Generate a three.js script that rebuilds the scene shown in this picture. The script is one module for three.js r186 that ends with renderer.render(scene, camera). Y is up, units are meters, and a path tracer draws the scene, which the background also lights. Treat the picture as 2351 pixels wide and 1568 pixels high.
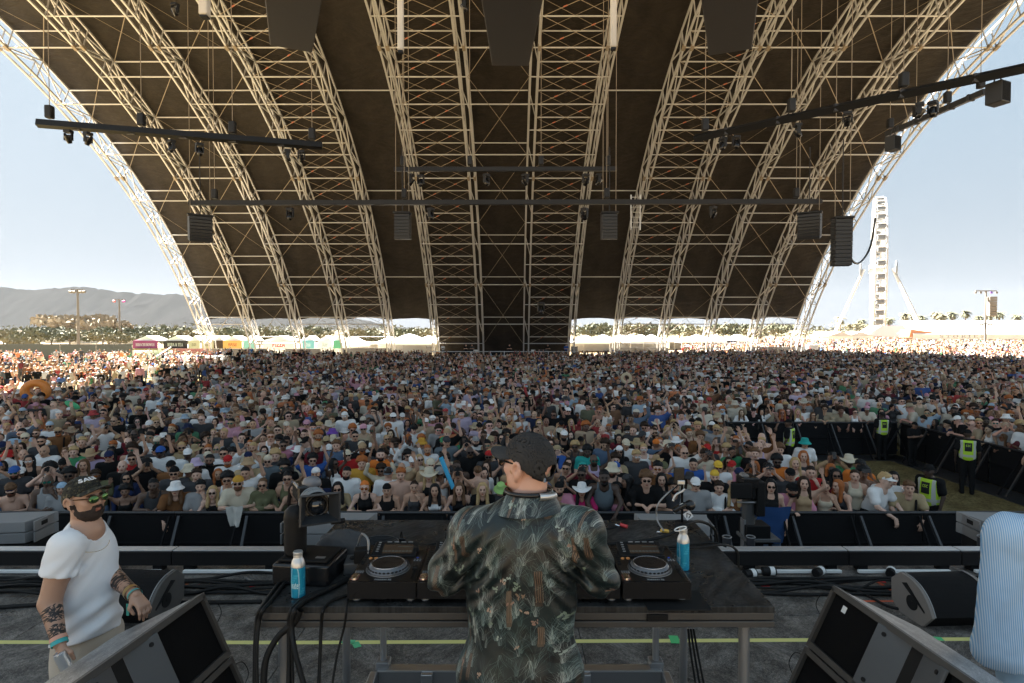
import * as THREE from 'three';
import { mergeGeometries } from 'three/addons/utils/BufferGeometryUtils.js';
import { RoundedBoxGeometry } from 'three/addons/geometries/RoundedBoxGeometry.js';
import { TextGeometry } from 'three/addons/geometries/TextGeometry.js';
import { FontLoader } from 'three/addons/loaders/FontLoader.js';
import { ImprovedNoise } from 'three/addons/math/ImprovedNoise.js';

// ---------- camera, sky, sun, exposure ----------
const EYE = 4.41, FOCAL = 1306, HORIZON = 755;           // eye height; focal length and horizon in pixels of a 2351 x 1568 picture
const STAGE = EYE - 2.67, TABLE = EYE - 1.31;            // stage floor and table top heights
const scene = new THREE.Scene();
const camera = new THREE.PerspectiveCamera(2 * Math.atan(784 / FOCAL) * 180 / Math.PI, 1024 / 683, 0.05, 9000);
const PITCH = Math.atan((784 - HORIZON) / FOCAL);
camera.position.set(0, EYE, 0); camera.rotation.x = -PITCH; camera.updateMatrixWorld();
const renderer = new THREE.WebGLRenderer({ antialias: true });
renderer.toneMapping = THREE.LinearToneMapping; renderer.toneMappingExposure = 12;
renderer.shadowMap.enabled = true;
const SUN_DIR = new THREE.Vector3(-0.62, 0.95, -0.42).normalize();
const sun = new THREE.DirectionalLight(new THREE.Color(1, 0.93, 0.82), 5);
sun.position.copy(SUN_DIR).multiplyScalar(200).add(new THREE.Vector3(0, 0, -45)); sun.target.position.set(0, 0, -45);
sun.castShadow = true; sun.shadow.mapSize.set(4096, 4096);
Object.assign(sun.shadow.camera, { left: -110, right: 110, top: 110, bottom: -110, near: 20, far: 420 });
scene.add(sun, sun.target);
{ // computed clear desert sky: pale near the horizon, blue higher, whiter towards the sun
  const W = 512, H = 256, d = new Float32Array(W * H * 4), v = new THREE.Vector3();
  for (let j = 0; j < H; j++) for (let i = 0; i < W; i++) {
    const up = ((j + 0.5) / H - 0.5) * Math.PI, az = ((i + 0.5) / W - 0.5) * 2 * Math.PI;
    v.set(Math.cos(az) * Math.cos(up), Math.sin(up), Math.sin(az) * Math.cos(up));
    const e = Math.max(0, v.y), s = v.dot(SUN_DIR), k = 1 - Math.exp(-e * 2.6), g = Math.exp((s - 1) * 2.6) * 0.34;
    const c = [THREE.MathUtils.lerp(0.050, 0.031, k), THREE.MathUtils.lerp(0.053, 0.049, k), THREE.MathUtils.lerp(0.057, 0.065, k)];
    for (let q = 0; q < 3; q++) d[(j * W + i) * 4 + q] = c[q] + (([0.098, 0.097, 0.095][q]) - c[q] * 0.55) * g;
    d[(j * W + i) * 4 + 3] = 1;
  }
  const t = new THREE.DataTexture(d, W, H, THREE.RGBAFormat, THREE.FloatType);
  t.mapping = THREE.EquirectangularReflectionMapping; t.magFilter = THREE.LinearFilter; t.needsUpdate = true;
  scene.background = t; scene.environment = t;
}
scene.fog = new THREE.FogExp2(new THREE.Color(0.80, 0.89, 1), 0.00006);

// ---------- helpers ----------
const FONT = await new FontLoader().loadAsync('fonts/droid/droid_sans_bold.typeface.json');
const NUM = ['first', 'second', 'third', 'fourth', 'fifth', 'sixth', 'seventh', 'eighth', 'ninth', 'tenth', 'eleventh', 'twelfth', 'thirteenth', 'fourteenth', 'fifteenth', 'sixteenth', 'seventeenth', 'eighteenth', 'nineteenth', 'twentieth'];
const V = (x, y, z) => new THREE.Vector3(x, y, z);
let seed = 7;
const rnd = () => { seed = (seed + 0x6d2b79f5) | 0; let t = Math.imul(seed ^ (seed >>> 15), 1 | seed); t = (t + Math.imul(t ^ (t >>> 7), 61 | t)) ^ t; return ((t ^ (t >>> 14)) >>> 0) / 4294967296; };
const rr = (a, b) => a + (b - a) * rnd(), pick = (a) => a[Math.floor(rnd() * a.length)];
const noise = new ImprovedNoise(), nz = (x, y, z = 0) => noise.noise(x, y, z);
const ray = (x, y) => V((x - 1175.5) / FOCAL, (784 - y) / FOCAL, -1).applyEuler(camera.rotation);
const at = (x, y, depth) => { const r = ray(x, y); return r.multiplyScalar(depth / -r.z).add(camera.position); };   // the point seen there at that distance ahead
const onY = (x, y, h) => { const r = ray(x, y); return r.multiplyScalar((h - EYE) / r.y).add(camera.position); };   // the point seen there at that height
const used = {};
const numbered = (n) => { const k = used[n] = (used[n] ?? -1) + 1; return k ? `${n}_${String(k).padStart(3, '0')}` : n; };
const shadow = (m) => { m.castShadow = m.receiveShadow = true; return m; };
function thing(name, label, category, pos = V(0, 0, 0), turn = 0, group) {
  const o = new THREE.Group(); o.name = numbered(name); o.position.copy(pos); o.rotation.y = turn; scene.add(o);
  o.userData = { label, category }; if (group) o.userData.group = group;
  return o;
}
function part(name, geo, mat, parent, pos) {
  const m = shadow(new THREE.Mesh(geo, mat)); m.name = parent ? name : numbered(name);
  if (pos) m.position.copy(pos);
  (parent || scene).add(m); return m;
}
function solo(name, geo, mat, label, category, pos, group) { const m = part(name, geo, mat, null, pos); m.userData = { label, category }; if (group) m.userData.group = group; return m; }
function struct(name, geo, mat, label) { const m = part(name, geo, mat); m.userData = { kind: 'structure' }; if (label) m.userData.label = label; return m; }
const lin = (hex) => new THREE.Color(hex);
const std = (color, roughness = 0.8, metalness = 0, o = {}) => new THREE.MeshStandardMaterial({ color: typeof color === 'string' ? lin(color) : new THREE.Color(...color), roughness, metalness, ...o });
const soft = (color, roughness, specularIntensity, o = {}) => new THREE.MeshPhysicalMaterial({ color: new THREE.Color(...color), roughness, specularIntensity, ...o });   // cloth, mesh and porous paint reflect less than a closed surface
const BOX = new THREE.BoxGeometry(1, 1, 1), CYL = new THREE.CylinderGeometry(0.5, 0.5, 1, 10), UP = V(0, 1, 0);
function bar(name, a, b, w, mat, parent, geo = BOX, h = w) {   // a straight bar from a to b
  const m = part(name, geo, mat, parent), d = b.clone().sub(a);
  m.position.copy(a).addScaledVector(d, 0.5); m.scale.set(w, d.length(), h); m.quaternion.setFromUnitVectors(UP, d.normalize());
  return m;
}
function barGeo(a, b, w, geo = BOX, h = w) { const m = new THREE.Mesh(geo), d = b.clone().sub(a); m.position.copy(a).addScaledVector(d, 0.5); m.scale.set(w, d.length(), h); m.quaternion.setFromUnitVectors(UP, d.normalize()); m.updateMatrix(); return geo.clone().applyMatrix4(m.matrix); }
const box = (w, h, d, x = 0, y = 0, z = 0) => new THREE.BoxGeometry(w, h, d).translate(x, y, z);
const rbox = (w, h, d, r = 0.01, x = 0, y = 0, z = 0) => { const g = new RoundedBoxGeometry(w, h, d, 2, Math.min(r, w / 2.01, h / 2.01, d / 2.01)).translate(x, y, z); return g; };
const cyl = (r1, r2, h, n = 16, x = 0, y = 0, z = 0) => new THREE.CylinderGeometry(r1, r2, h, n).translate(x, y, z);
const lathe = (pts, n = 24) => new THREE.LatheGeometry(pts.map((p) => new THREE.Vector2(p[0], p[1])), n);
const merge = (list) => { const flat = list.map((g) => { g = g.index ? g.toNonIndexed() : g; for (const k of Object.keys(g.attributes)) if (!['position', 'normal', 'uv'].includes(k)) g.deleteAttribute(k); if (!g.attributes.uv) g.setAttribute('uv', new THREE.BufferAttribute(new Float32Array(g.attributes.position.count * 2), 2)); return g; }); return mergeGeometries(flat); };
const tube = (pts, r, seg = 40, n = 6) => new THREE.TubeGeometry(new THREE.CatmullRomCurve3(pts), seg, r, n);
function tex(size, draw, { srgb = true, rx = 1, ry = 1, h = size } = {}) {
  const c = document.createElement('canvas'); c.width = size; c.height = h; draw(c.getContext('2d'), size, h);
  const t = new THREE.CanvasTexture(c); t.wrapS = t.wrapT = THREE.RepeatWrapping; t.repeat.set(rx, ry); if (srgb) t.colorSpace = THREE.SRGBColorSpace; return t;
}
function noiseTex(size, f, srgb = true) {   // f(u, v) -> [r, g, b] 0..1
  const d = new Uint8Array(size * size * 4);
  for (let j = 0; j < size; j++) for (let i = 0; i < size; i++) { const c = f(i / size, j / size); for (let q = 0; q < 3; q++) d[(j * size + i) * 4 + q] = Math.max(0, Math.min(255, c[q] * 255)); d[(j * size + i) * 4 + 3] = 255; }
  const t = new THREE.DataTexture(d, size, size); t.wrapS = t.wrapT = THREE.RepeatWrapping; t.magFilter = THREE.LinearFilter; if (srgb) t.colorSpace = THREE.SRGBColorSpace; t.needsUpdate = true; return t;
}
const tnoise = (u, v, f, z = 0) => { const a = u * Math.PI * 2, b = v * Math.PI * 2, r = f / 6.283; return nz(Math.cos(a) * r + z, Math.sin(a) * r + Math.cos(b) * r, Math.sin(b) * r + z * 1.7); };   // tiles
const sheet = (w, d, x, y, z, nx = 1, nz_ = 1) => { const g = new THREE.PlaneGeometry(w, d, nx, nz_).rotateX(-Math.PI / 2).translate(x, y, z); const p = g.attributes.position, u = g.attributes.uv; for (let i = 0; i < p.count; i++) u.setXY(i, p.getX(i), p.getZ(i)); return g; };
function prism(pts, depth, bevel = 0) {   // outline in x, y pushed along z, centred on z = 0
  const s = new THREE.Shape(pts.map((p) => new THREE.Vector2(p[0], p[1])));
  return new THREE.ExtrudeGeometry(s, { depth: depth - 2 * bevel, bevelEnabled: bevel > 0, bevelSize: bevel, bevelThickness: bevel, bevelSegments: 2, curveSegments: 8 }).translate(0, 0, -depth / 2 + bevel);
}
// ---------- the arched canopy ----------
const ARC = { z: 27.37, y: -25.97, r: 57.7 }, RIBS = [...Array(14)].map((_, i) => -40.6 + 6.07 * i), STEP = 0.0539;
const arc = (t, r, x) => V(x, ARC.y + r * Math.cos(t), -(ARC.z + r * Math.sin(t)));
const NODES = [...Array(26)].map((_, i) => 1.0376 + STEP * 0 - STEP * i);          // from the far foot up over the crown
const DEPTH = 1.75, ORD = ['first', 'second', 'third', 'fourth', 'fifth', 'sixth', 'seventh'];
const M = {};
M.steel = std([0.54, 0.54, 0.545], 0.42, 0.35);
M.cable = std([0.30, 0.25, 0.19], 0.6, 0.3);
{
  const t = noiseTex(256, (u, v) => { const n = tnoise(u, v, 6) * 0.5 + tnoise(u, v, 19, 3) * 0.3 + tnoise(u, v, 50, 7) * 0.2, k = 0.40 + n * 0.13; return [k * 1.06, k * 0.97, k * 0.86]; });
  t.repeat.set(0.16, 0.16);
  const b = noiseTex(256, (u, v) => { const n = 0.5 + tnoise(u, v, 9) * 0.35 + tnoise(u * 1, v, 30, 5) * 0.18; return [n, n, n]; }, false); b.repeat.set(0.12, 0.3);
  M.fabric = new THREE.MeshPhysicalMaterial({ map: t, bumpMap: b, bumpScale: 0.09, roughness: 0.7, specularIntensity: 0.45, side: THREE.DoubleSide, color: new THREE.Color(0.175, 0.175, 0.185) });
}
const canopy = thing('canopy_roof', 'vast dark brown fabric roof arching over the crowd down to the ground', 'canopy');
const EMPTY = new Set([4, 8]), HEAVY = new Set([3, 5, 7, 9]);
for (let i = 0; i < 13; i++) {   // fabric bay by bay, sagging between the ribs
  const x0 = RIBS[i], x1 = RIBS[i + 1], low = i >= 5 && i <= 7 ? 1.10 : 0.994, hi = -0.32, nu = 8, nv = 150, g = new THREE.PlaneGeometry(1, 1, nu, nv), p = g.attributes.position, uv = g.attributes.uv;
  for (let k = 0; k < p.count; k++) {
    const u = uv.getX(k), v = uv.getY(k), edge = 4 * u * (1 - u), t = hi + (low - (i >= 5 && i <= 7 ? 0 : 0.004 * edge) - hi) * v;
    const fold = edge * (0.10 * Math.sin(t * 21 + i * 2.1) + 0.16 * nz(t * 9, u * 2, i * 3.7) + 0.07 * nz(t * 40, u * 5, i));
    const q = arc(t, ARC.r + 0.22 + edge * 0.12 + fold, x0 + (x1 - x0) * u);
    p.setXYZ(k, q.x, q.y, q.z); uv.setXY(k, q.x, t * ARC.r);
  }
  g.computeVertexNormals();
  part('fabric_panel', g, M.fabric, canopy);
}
RIBS.forEach((x, i) => {
  const o = i < 7 ? ORD[i] + ' from the left' : ORD[13 - i] + ' from the right';
  const rib = thing('roof_truss', `pale steel lattice truss curving up under the canopy, ${o} edge`, 'truss', V(0, 0, 0), 0, 'roof trusses');
  const w = 0.33, pts = NODES.map((t) => [arc(t, ARC.r, x), arc(t, ARC.r - DEPTH, x)]), off = V(w, 0, 0);
  const foot = arc(1.07, ARC.r - 0.2, x); foot.y = 0;
  for (const s of [-1, 1]) for (const f of [0, 1]) {
    const line = [foot.clone().addScaledVector(V(0, 0, f * 1.5), 1), ...pts.map((q) => q[f])].map((q) => q.clone().addScaledVector(off, s)), gs = [];
    for (let k = 0; k + 1 < line.length; k++) gs.push(barGeo(line[k], line[k + 1].clone().lerp(line[k], -0.015), f ? 0.145 : 0.13));
    part('chord', merge(gs), M.steel, rib);
  }
  pts.forEach((q, k) => {
    if (k > 19) return;
    for (const s of [-1, 1]) {
      bar('post', q[0].clone().addScaledVector(off, s), q[1].clone().addScaledVector(off, s), 0.08, M.steel, rib);
      if (k + 1 < pts.length) bar('diagonal', q[k % 2].clone().addScaledVector(off, s), pts[k + 1][1 - (k % 2)].clone().addScaledVector(off, s), 0.085, M.steel, rib);
    }
    bar('rung', q[1].clone().sub(off), q[1].clone().add(off), 0.08, M.steel, rib);
    if (k % 2) bar('rung', q[0].clone().sub(off), pts[k - 1][0].clone().add(off), 0.07, M.steel, rib);
  });
  for (const k of [3, 8, 13]) for (const s of [-1, 1]) part('splice_joint', rbox(0.26, 0.5, 0.26, 0.02).rotateX(Math.PI / 2 - NODES[k]).translate(x + s * w, pts[k][1].y, pts[k][1].z), M.cable, rib);
});
{
  let n = 0; const rest = [], wires = [], turn = [];
  for (let b = 0; b < 13; b++) {
    const xa = RIBS[b] + 0.42, xb = RIBS[b + 1] - 0.42;
    NODES.forEach((t, k) => {
      if (k > 19) return;
      const top = (xx) => arc(t, ARC.r - 0.05, xx), low = (xx) => arc(t, ARC.r - DEPTH, xx), list = [];
      if (EMPTY.has(b)) { if (k % 4 === 3) list.push(top); } else if (HEAVY.has(b) || (b % 2 === 0) === (k % 2 === 1)) list.push(top, low);
      [...new Set(list)].forEach((f) => { if (n++ < 300) bar('purlin', f(xa), f(xb), 0.125, M.steel, canopy, CYL); else rest.push(barGeo(f(xa), f(xb), 0.125, CYL)); });
      if (k + 1 < NODES.length && k < 19) {
        const t2 = NODES[k + 1];
        if (HEAVY.has(b)) for (const r of [ARC.r - DEPTH]) {
          wires.push(barGeo(arc(t, r, xa), arc(t2, r, xb), 0.035), barGeo(arc(t, r, xb), arc(t2, r, xa), 0.035));
          for (const s of [0.28, 0.72]) turn.push(barGeo(arc(t + (t2 - t) * s, r, xa + (xb - xa) * s), arc(t + (t2 - t) * (s + 0.05), r, xa + (xb - xa) * (s + 0.05)), 0.09));
        }
        if (HEAVY.has(b)) wires.push(barGeo(arc(t, ARC.r - 0.1, xa), arc(t2, ARC.r - 0.1, xb), 0.03), barGeo(arc(t, ARC.r - 0.1, xb), arc(t2, ARC.r - 0.1, xa), 0.03));
        if (b === 6 && k % 3 === 0) { const t3 = NODES[Math.min(k + 3, 25)]; wires.push(barGeo(arc(t, ARC.r - DEPTH, xa), arc(t3, ARC.r - DEPTH, xb), 0.04), barGeo(arc(t, ARC.r - DEPTH, xb), arc(t3, ARC.r - DEPTH, xa), 0.04)); }
        if (!HEAVY.has(b) && !EMPTY.has(b) && b !== 6 && k % 2 === 0) { const t3 = NODES[Math.min(k + 2, 25)], A = b < 6 ? xb : xa, B = b < 6 ? xa : xb; wires.push(barGeo(arc(t3, ARC.r - DEPTH, A), arc(t, ARC.r - 0.1, B), 0.045)); if (k % 4 === 0) wires.push(barGeo(arc(t3, ARC.r - 0.1, B), arc(t, ARC.r - 0.1, A), 0.025)); }
      }
    });
  }
  if (rest.length) { const m = part('purlin_rest', merge(rest), M.steel, canopy); m.userData.kind = 'stuff'; m.name = 'far_purlins'; }
  part('bracing_wires', merge(wires), M.cable, canopy).userData.kind = 'stuff';
  part('turnbuckles', merge(turn), std([0.35, 0.10, 0.05], 0.6), canopy).userData.kind = 'stuff';
}
// ---------- ground, far hills ----------
{
  const t = noiseTex(512, (u, v) => { const n = tnoise(u, v, 5) * 0.5 + tnoise(u, v, 23, 2) * 0.35 + tnoise(u, v, 90, 4) * 0.35, g = 0.5 + n; return [0.52 + n * 0.20, 0.455 + n * 0.19, 0.345 + n * 0.16]; });
  t.repeat.set(0.11, 0.11);
  M.dirt = std([0.97, 0.97, 0.97], 0.95, 0, { map: t });
  struct('ground', sheet(3600, 1700, -500, 0, -500, 40, 40), M.dirt);
  const g = noiseTex(512, (u, v) => { const n = tnoise(u, v, 7) * 0.4 + tnoise(u, v, 40, 2) * 0.45 + tnoise(u, v, 130, 4) * 0.5; return [0.40 + n * 0.20, 0.36 + n * 0.20, 0.24 + n * 0.16]; });
  g.repeat.set(0.35, 0.35);
  struct('grass_field', sheet(76, 75, 0, 0.006, -37), soft([1, 1, 1], 0.95, 0.3, { map: g, bumpMap: g, bumpScale: 0.03 }));
  const lawn = noiseTex(256, (u, v) => { const n = tnoise(u, v, 6) * 0.4 + tnoise(u, v, 40, 2) * 0.5; return [0.42 + n * 0.16, 0.48 + n * 0.16, 0.26 + n * 0.12]; }); lawn.repeat.set(0.3, 0.3);
  struct('lawn', sheet(60, 14, -72, 0.006, -82), std([0.8, 0.8, 0.8], 0.95, 0, { map: lawn }));
}
{ // hazy mountain range, far to the left and low elsewhere
  const prof = (x) => { const s = (a, b, v) => THREE.MathUtils.smoothstep(v, a, b); let h = 128 * (1 - s(-1250, -300, x)) + 38 * (1 - s(-1900, -1150, x)) + 6; h += (16 * nz(x * 0.005, 7.7) + 9 * nz(x * 0.014, 3.3) + 5 * nz(x * 0.04, 9.1) + 3 * nz(x * 0.09, 5.1)) * (1 - s(-900, 200, x)); return Math.max(3, h); };
  const g = new THREE.PlaneGeometry(5200, 1, 420, 24), p = g.attributes.position, uv = g.attributes.uv;
  for (let k = 0; k < p.count; k++) {
    const x = uv.getX(k) * 5200 - 3300, v = uv.getY(k), h = prof(x), rid = Math.abs(nz(x * 0.02 + v * 0.8, v * 3, 4)) * 2;
    p.setXYZ(k, x, h * (v < 1 ? v : 1) - (1 - v) * v * rid * 2 - 2, -2000 - v * 260 - rid * 9 * (1 - v) * v * 4);
  }
  g.scale(0.5, 0.5, 0.5); g.translate(0, EYE * 0.5, 0); g.computeVertexNormals();
  struct('mountains', g, new THREE.MeshPhysicalMaterial({ color: new THREE.Color(0.019, 0.0185, 0.018), roughness: 1, specularIntensity: 0 }));
}
// ---------- the stage ----------
M.black = soft([0.009, 0.009, 0.0095], 0.55, 0.4);
M.gloss = std([0.010, 0.010, 0.011], 0.25);
M.rubber = soft([0.009, 0.009, 0.009], 0.6, 0.5);
M.alu = std([0.55, 0.56, 0.57], 0.36, 0.85);
M.dullalu = std([0.30, 0.30, 0.30], 0.5, 0.7);
M.chrome = std([0.8, 0.8, 0.82], 0.18, 1);
M.white = std([0.75, 0.75, 0.73], 0.6);
{
  const grain = noiseTex(512, (u, v) => { const n = tnoise(u, v, 8) * 0.35 + tnoise(u, v, 40, 2) * 0.3 + tnoise(u, v, 150, 4) * 0.55, k = 0.5 + n * 0.45; return [k, k * 0.985, k * 0.97]; });
  grain.repeat.set(0.8, 0.8);
  const rough = noiseTex(256, (u, v) => { const k = 0.62 + tnoise(u, v, 6) * 0.25 + tnoise(u, v, 60, 3) * 0.3; return [k, k, k]; }, false); rough.repeat.set(0.4, 0.4);
  M.deck = soft([0.52, 0.49, 0.455], 0.8, 0.5, { map: grain, roughnessMap: rough, bumpMap: grain, bumpScale: 0.002 });
  const deck = struct('stage_floor', box(30, STAGE - 0.05, 13.2, 0, (STAGE - 0.05) / 2, 0.12), M.black);
  for (let i = 0; i < 12; i++) for (let j = 0; j < 5; j++) {   // deck boards laid with thin joints
    const w = 2.44, d = 1.22, g = rbox(w - 0.006, 0.045, d - 0.006, 0.004, 0, STAGE - 0.0225, 0), uv = g.attributes.uv, p = g.attributes.position;
    g.translate(-14.6 + (i + 0.5) * w + (j % 2) * 0.55, (rnd() - 0.5) * 0.002, -6.46 + (j + 0.5) * d);
    for (let k = 0; k < p.count; k++) uv.setXY(k, p.getX(k) + i * 0.37, p.getZ(k) + j * 0.71);
    part('deck_board', g, M.deck, deck);
  }
  struct('booth_riser', box(2.9, 0.41, 4.4, 0.02, STAGE + 0.205, 0.02), M.black);
}
const tape = (color, label, pts, w = 0.05, lift = 0.003) => {   // a strip of tape stuck to the floor through points seen at those pixels
  const P = pts.map(([x, y]) => onY(x, y, STAGE + lift)), g = [];
  for (let k = 0; k + 1 < P.length; k++) { const d = P[k + 1].clone().sub(P[k]), n = V(-d.z, 0, d.x).normalize().multiplyScalar(w / 2); const q = new THREE.BufferGeometry(), c = [P[k].clone().add(n), P[k + 1].clone().add(n), P[k + 1].clone().sub(n), P[k].clone().sub(n)]; q.setAttribute('position', new THREE.Float32BufferAttribute(c.flatMap((e) => e.toArray()), 3)); q.setIndex([0, 1, 2, 0, 2, 3]); q.computeVertexNormals(); g.push(q); }
  return solo('marking_tape', merge(g), std(color, 0.7, 0, { side: THREE.DoubleSide }), label, 'tape', null, 'marking tapes on the stage floor');
};
tape([0.66, 0.62, 0.22], 'long yellow tape line running across the whole stage floor behind the table', [[-60, 1474], [700, 1475], [1500, 1471], [2420, 1466]], 0.055, 0.002);
tape([0.10, 0.46, 0.22], 'green tape corner on the yellow line, under the left half of the table', [[785, 1472], [815, 1474], [822, 1486]], 0.06, 0.005);
tape([0.08, 0.46, 0.16], 'green tape square on the yellow line beside the rear right table leg', [[1545, 1459], [1552, 1477]], 0.08, 0.005);
tape([0.10, 0.50, 0.20], 'green tape strip lying over the yellow line near the right monitor', [[2110, 1462], [2165, 1467]], 0.06, 0.005);
tape([0.65, 0.16, 0.05], 'thin orange tape line slanting beside the left drum monitor', [[410, 1358], [430, 1340]], 0.03);
tape([0.62, 0.04, 0.05], 'red tape arrow on the floor to the right of the left monitor', [[444, 1348], [452, 1343], [466, 1346]], 0.05);
tape([0.60, 0.04, 0.05], 'red tape scrap on the floor left of the robotic camera', [[572, 1346], [586, 1343]], 0.06);
tape([0.60, 0.05, 0.05], 'short red tape piece nearest the right edge of the table', [[1745, 1344], [1766, 1344]], 0.05);
tape([0.60, 0.05, 0.05], 'tiny red tape dash on the right floor beside the cable', [[1869, 1342], [1884, 1342]], 0.04);
tape([0.65, 0.10, 0.05], 'slanted orange tape line leading toward the right side fill speaker', [[1889, 1330], [1916, 1352]], 0.04);
tape([0.66, 0.12, 0.05], 'orange tape line ending in a red cross left of the right monitor', [[2010, 1333], [2055, 1360]], 0.04);
tape([0.62, 0.05, 0.05], 'red tape cross on the floor behind the right monitor', [[2008, 1331], [2034, 1336]], 0.07, 0.006);
tape([0.66, 0.12, 0.05], 'straight orange tape line running into the right monitor', [[1978, 1380], [2060, 1380]], 0.03);
// stage-front ledge in segments
{
  const skySheen = std([0.5, 0.5, 0.5], 0.4, 0.5);  // lid colour made pale for the sky sheen on the box tops
  for (let i = 0; i < 11; i++) {
    const x = -5.6 + i * 1.24, o = thing('edge_light_box', `long black box with sky sheen coloured into its lid, stage front, ${NUM[i]} from the left`, 'light box', V(x, STAGE + 0.07, -6.26), (rnd() - 0.5) * 0.006, 'boxes along the stage front');
    part('body', rbox(1.232, 0.15, 0.14, 0.004, 0, 0.075, 0), M.black, o);
    part('lid', rbox(1.226, 0.012, 0.12, 0.003, 0, 0.157, -0.01), skySheen, o);
    for (const s of [-0.45, 0.45]) part('foot', box(0.1, 0.07, 0.1, s, -0.035, 0), M.black, o);
    part('strip', rbox(1.0, 0.03, 0.04, 0.004, rr(-0.05, 0.05), -0.04, 0.12), M.white, o);
  }
}
// cables lying on the stage
const cable = (name, label, pts, r, mat = M.rubber) => solo(name, tube(pts, r, Math.max(30, pts.length * 8), 6), mat, label, 'cable', null);
for (let i = 0; i < 7; i++) {
  const pts = []; for (let x = -6.2; x <= 6.4; x += 0.42) pts.push(V(x + rr(-0.1, 0.1), STAGE + 0.02 + (rnd() < 0.2 ? rr(0.01, 0.07) : 0.004), -5.98 + i * 0.055 + rr(-0.05, 0.05)));
  cable('floor_cable', ['black floor cable lying closest behind the stage front boxes', 'second black cable behind the stage front boxes', 'third black cable behind the stage front boxes', 'middle black cable of the bundle behind the stage front boxes', 'fifth black cable behind the stage front boxes', 'sixth black cable behind the stage front boxes', 'black floor cable of the bundle that lies nearest the table'][i], pts, rr(0.012, 0.02)).userData.group = 'bundle of cables behind the stage front boxes';
}
cable('floor_cable', 'thick black cable crossing the floor left of the table', [[-40, 1397], [60, 1390], [240, 1378], [420, 1383], [520, 1382], [600, 1381]].map(([x, y]) => onY(x, y, STAGE + 0.02)), 0.02);
cable('floor_cable', 'black cable sweeping from the table edge to the right monitor', [[1700, 1344], [1830, 1338], [1900, 1345], [1975, 1360], [2040, 1392], [2075, 1400]].map(([x, y]) => onY(x, y, STAGE + 0.015)), 0.014);
cable('floor_cable', 'grey cable ending on the floor behind the robotic camera', [[565, 1326], [585, 1338], [610, 1341], [640, 1338], [660, 1330]].map(([x, y]) => onY(x, y, STAGE + 0.012)), 0.012, M.dullalu);
const CAPS = [[1765, 1311], [1722, 1317, 1], [1880, 1312], [2045, 1313], [2310, 1313]];
CAPS.forEach(([x, y], i) => { const o = thing('cable_connector', ['black and white taped connector on the floor by the table corner', 'white round plug facing the camera by the table corner', 'small white tagged plug below the stage front boxes', 'white tagged connector behind the right monitor', 'white taped plug half behind the striped shirt'][i], 'connector', onY(x, y, STAGE + 0.05), 0.3 * i, 'connectors below the stage front boxes'); part('plug', cyl(0.045, 0.045, 0.14, 12).rotateZ(Math.PI / 2), M.black, o); part('sleeve', cyl(0.047, 0.047, 0.05, 12).rotateZ(Math.PI / 2).translate(0.03, 0, 0), M.white, o); });

// ---------- table ----------
const TX = 0.025, TZ = -2.655, TW = 2.43, TD = 1.22;
{
  const wood = noiseTex(512, (u, v) => { const n = tnoise(u, v, 4) * 0.45 + tnoise(u, v, 18, 2) * 0.35 + tnoise(u, v, 110, 5) * 0.4, k = 0.46 + n * 0.42; return [k, k, k]; });
  wood.repeat.set(0.9, 0.9);
  const r2 = noiseTex(256, (u, v) => { const k = 0.6 + tnoise(u, v, 5, 8) * 0.4 + tnoise(u, v, 60, 3) * 0.35; return [k, k, k]; }, false); r2.repeat.set(0.7, 0.7);
  M.top = soft([0.15, 0.15, 0.148], 0.72, 0.6, { map: wood, roughnessMap: r2, bumpMap: wood, bumpScale: 0.0012 });
  const o = thing('dj_table', 'wide black scuffed platform table on pipe legs holding the decks', 'table', V(TX, STAGE, TZ));
  const H = TABLE - STAGE, g = rbox(TW, 0.03, TD, 0.003, 0, H - 0.015, -TD / 2), p = g.attributes.position, uv = g.attributes.uv; for (let k = 0; k < p.count; k++) uv.setXY(k, p.getX(k), p.getZ(k));
  part('table_top', g, M.top, o);
  const rail = std([0.085, 0.08, 0.075], 0.5, 0.4);
  part('upper_rail', rbox(TW - 0.004, 0.036, TD - 0.004, 0.004, 0, H - 0.0485, -TD / 2), rail, o);
  part('lower_rail', rbox(TW, 0.03, TD, 0.004, 0, H - 0.086, -TD / 2), rail, o);
  for (const [x, z] of [[-1.13, -0.07], [1.10, -0.07], [-1.14, -1.13], [1.13, -1.13]]) part('leg', cyl(0.026, 0.026, H - 0.1, 18, x, (H - 0.1) / 2, z), M.dullalu, o);
  for (const [x, z] of [[-0.88, -1.08], [0.93, -1.08]]) { part('stand_leg', cyl(0.021, 0.021, H - 0.55, 18, x, 0.45 + (H - 0.55) / 2, z), M.alu, o); part('socket', rbox(0.09, 0.09, 0.09, 0.01, x, 0.43, z), M.dullalu, o); }
  part('cross_beam', rbox(1.86, 0.11, 0.05, 0.006, 0.025, 0.37, -1.05), M.dullalu, o);
  part('beam_lip', rbox(1.86, 0.012, 0.075, 0.003, 0.025, 0.431, -1.05), M.alu, o);
  for (const x of [-0.93, 0.98]) part('side_beam', rbox(0.05, 0.11, 1.0, 0.006, x, 0.37, -0.53), M.alu, o);
  for (const x of [-0.58, 0.45]) part('clamp', rbox(0.075, 0.12, 0.05, 0.008, x, 0.37, -1.005), M.alu, o);
  part('latch', rbox(0.1, 0.03, 0.012, 0.003, 0.66, H - 0.05, 0.004), M.black, o);
}
const onTable = (x, y, h = 0) => onY(x, y, TABLE + h);

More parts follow.
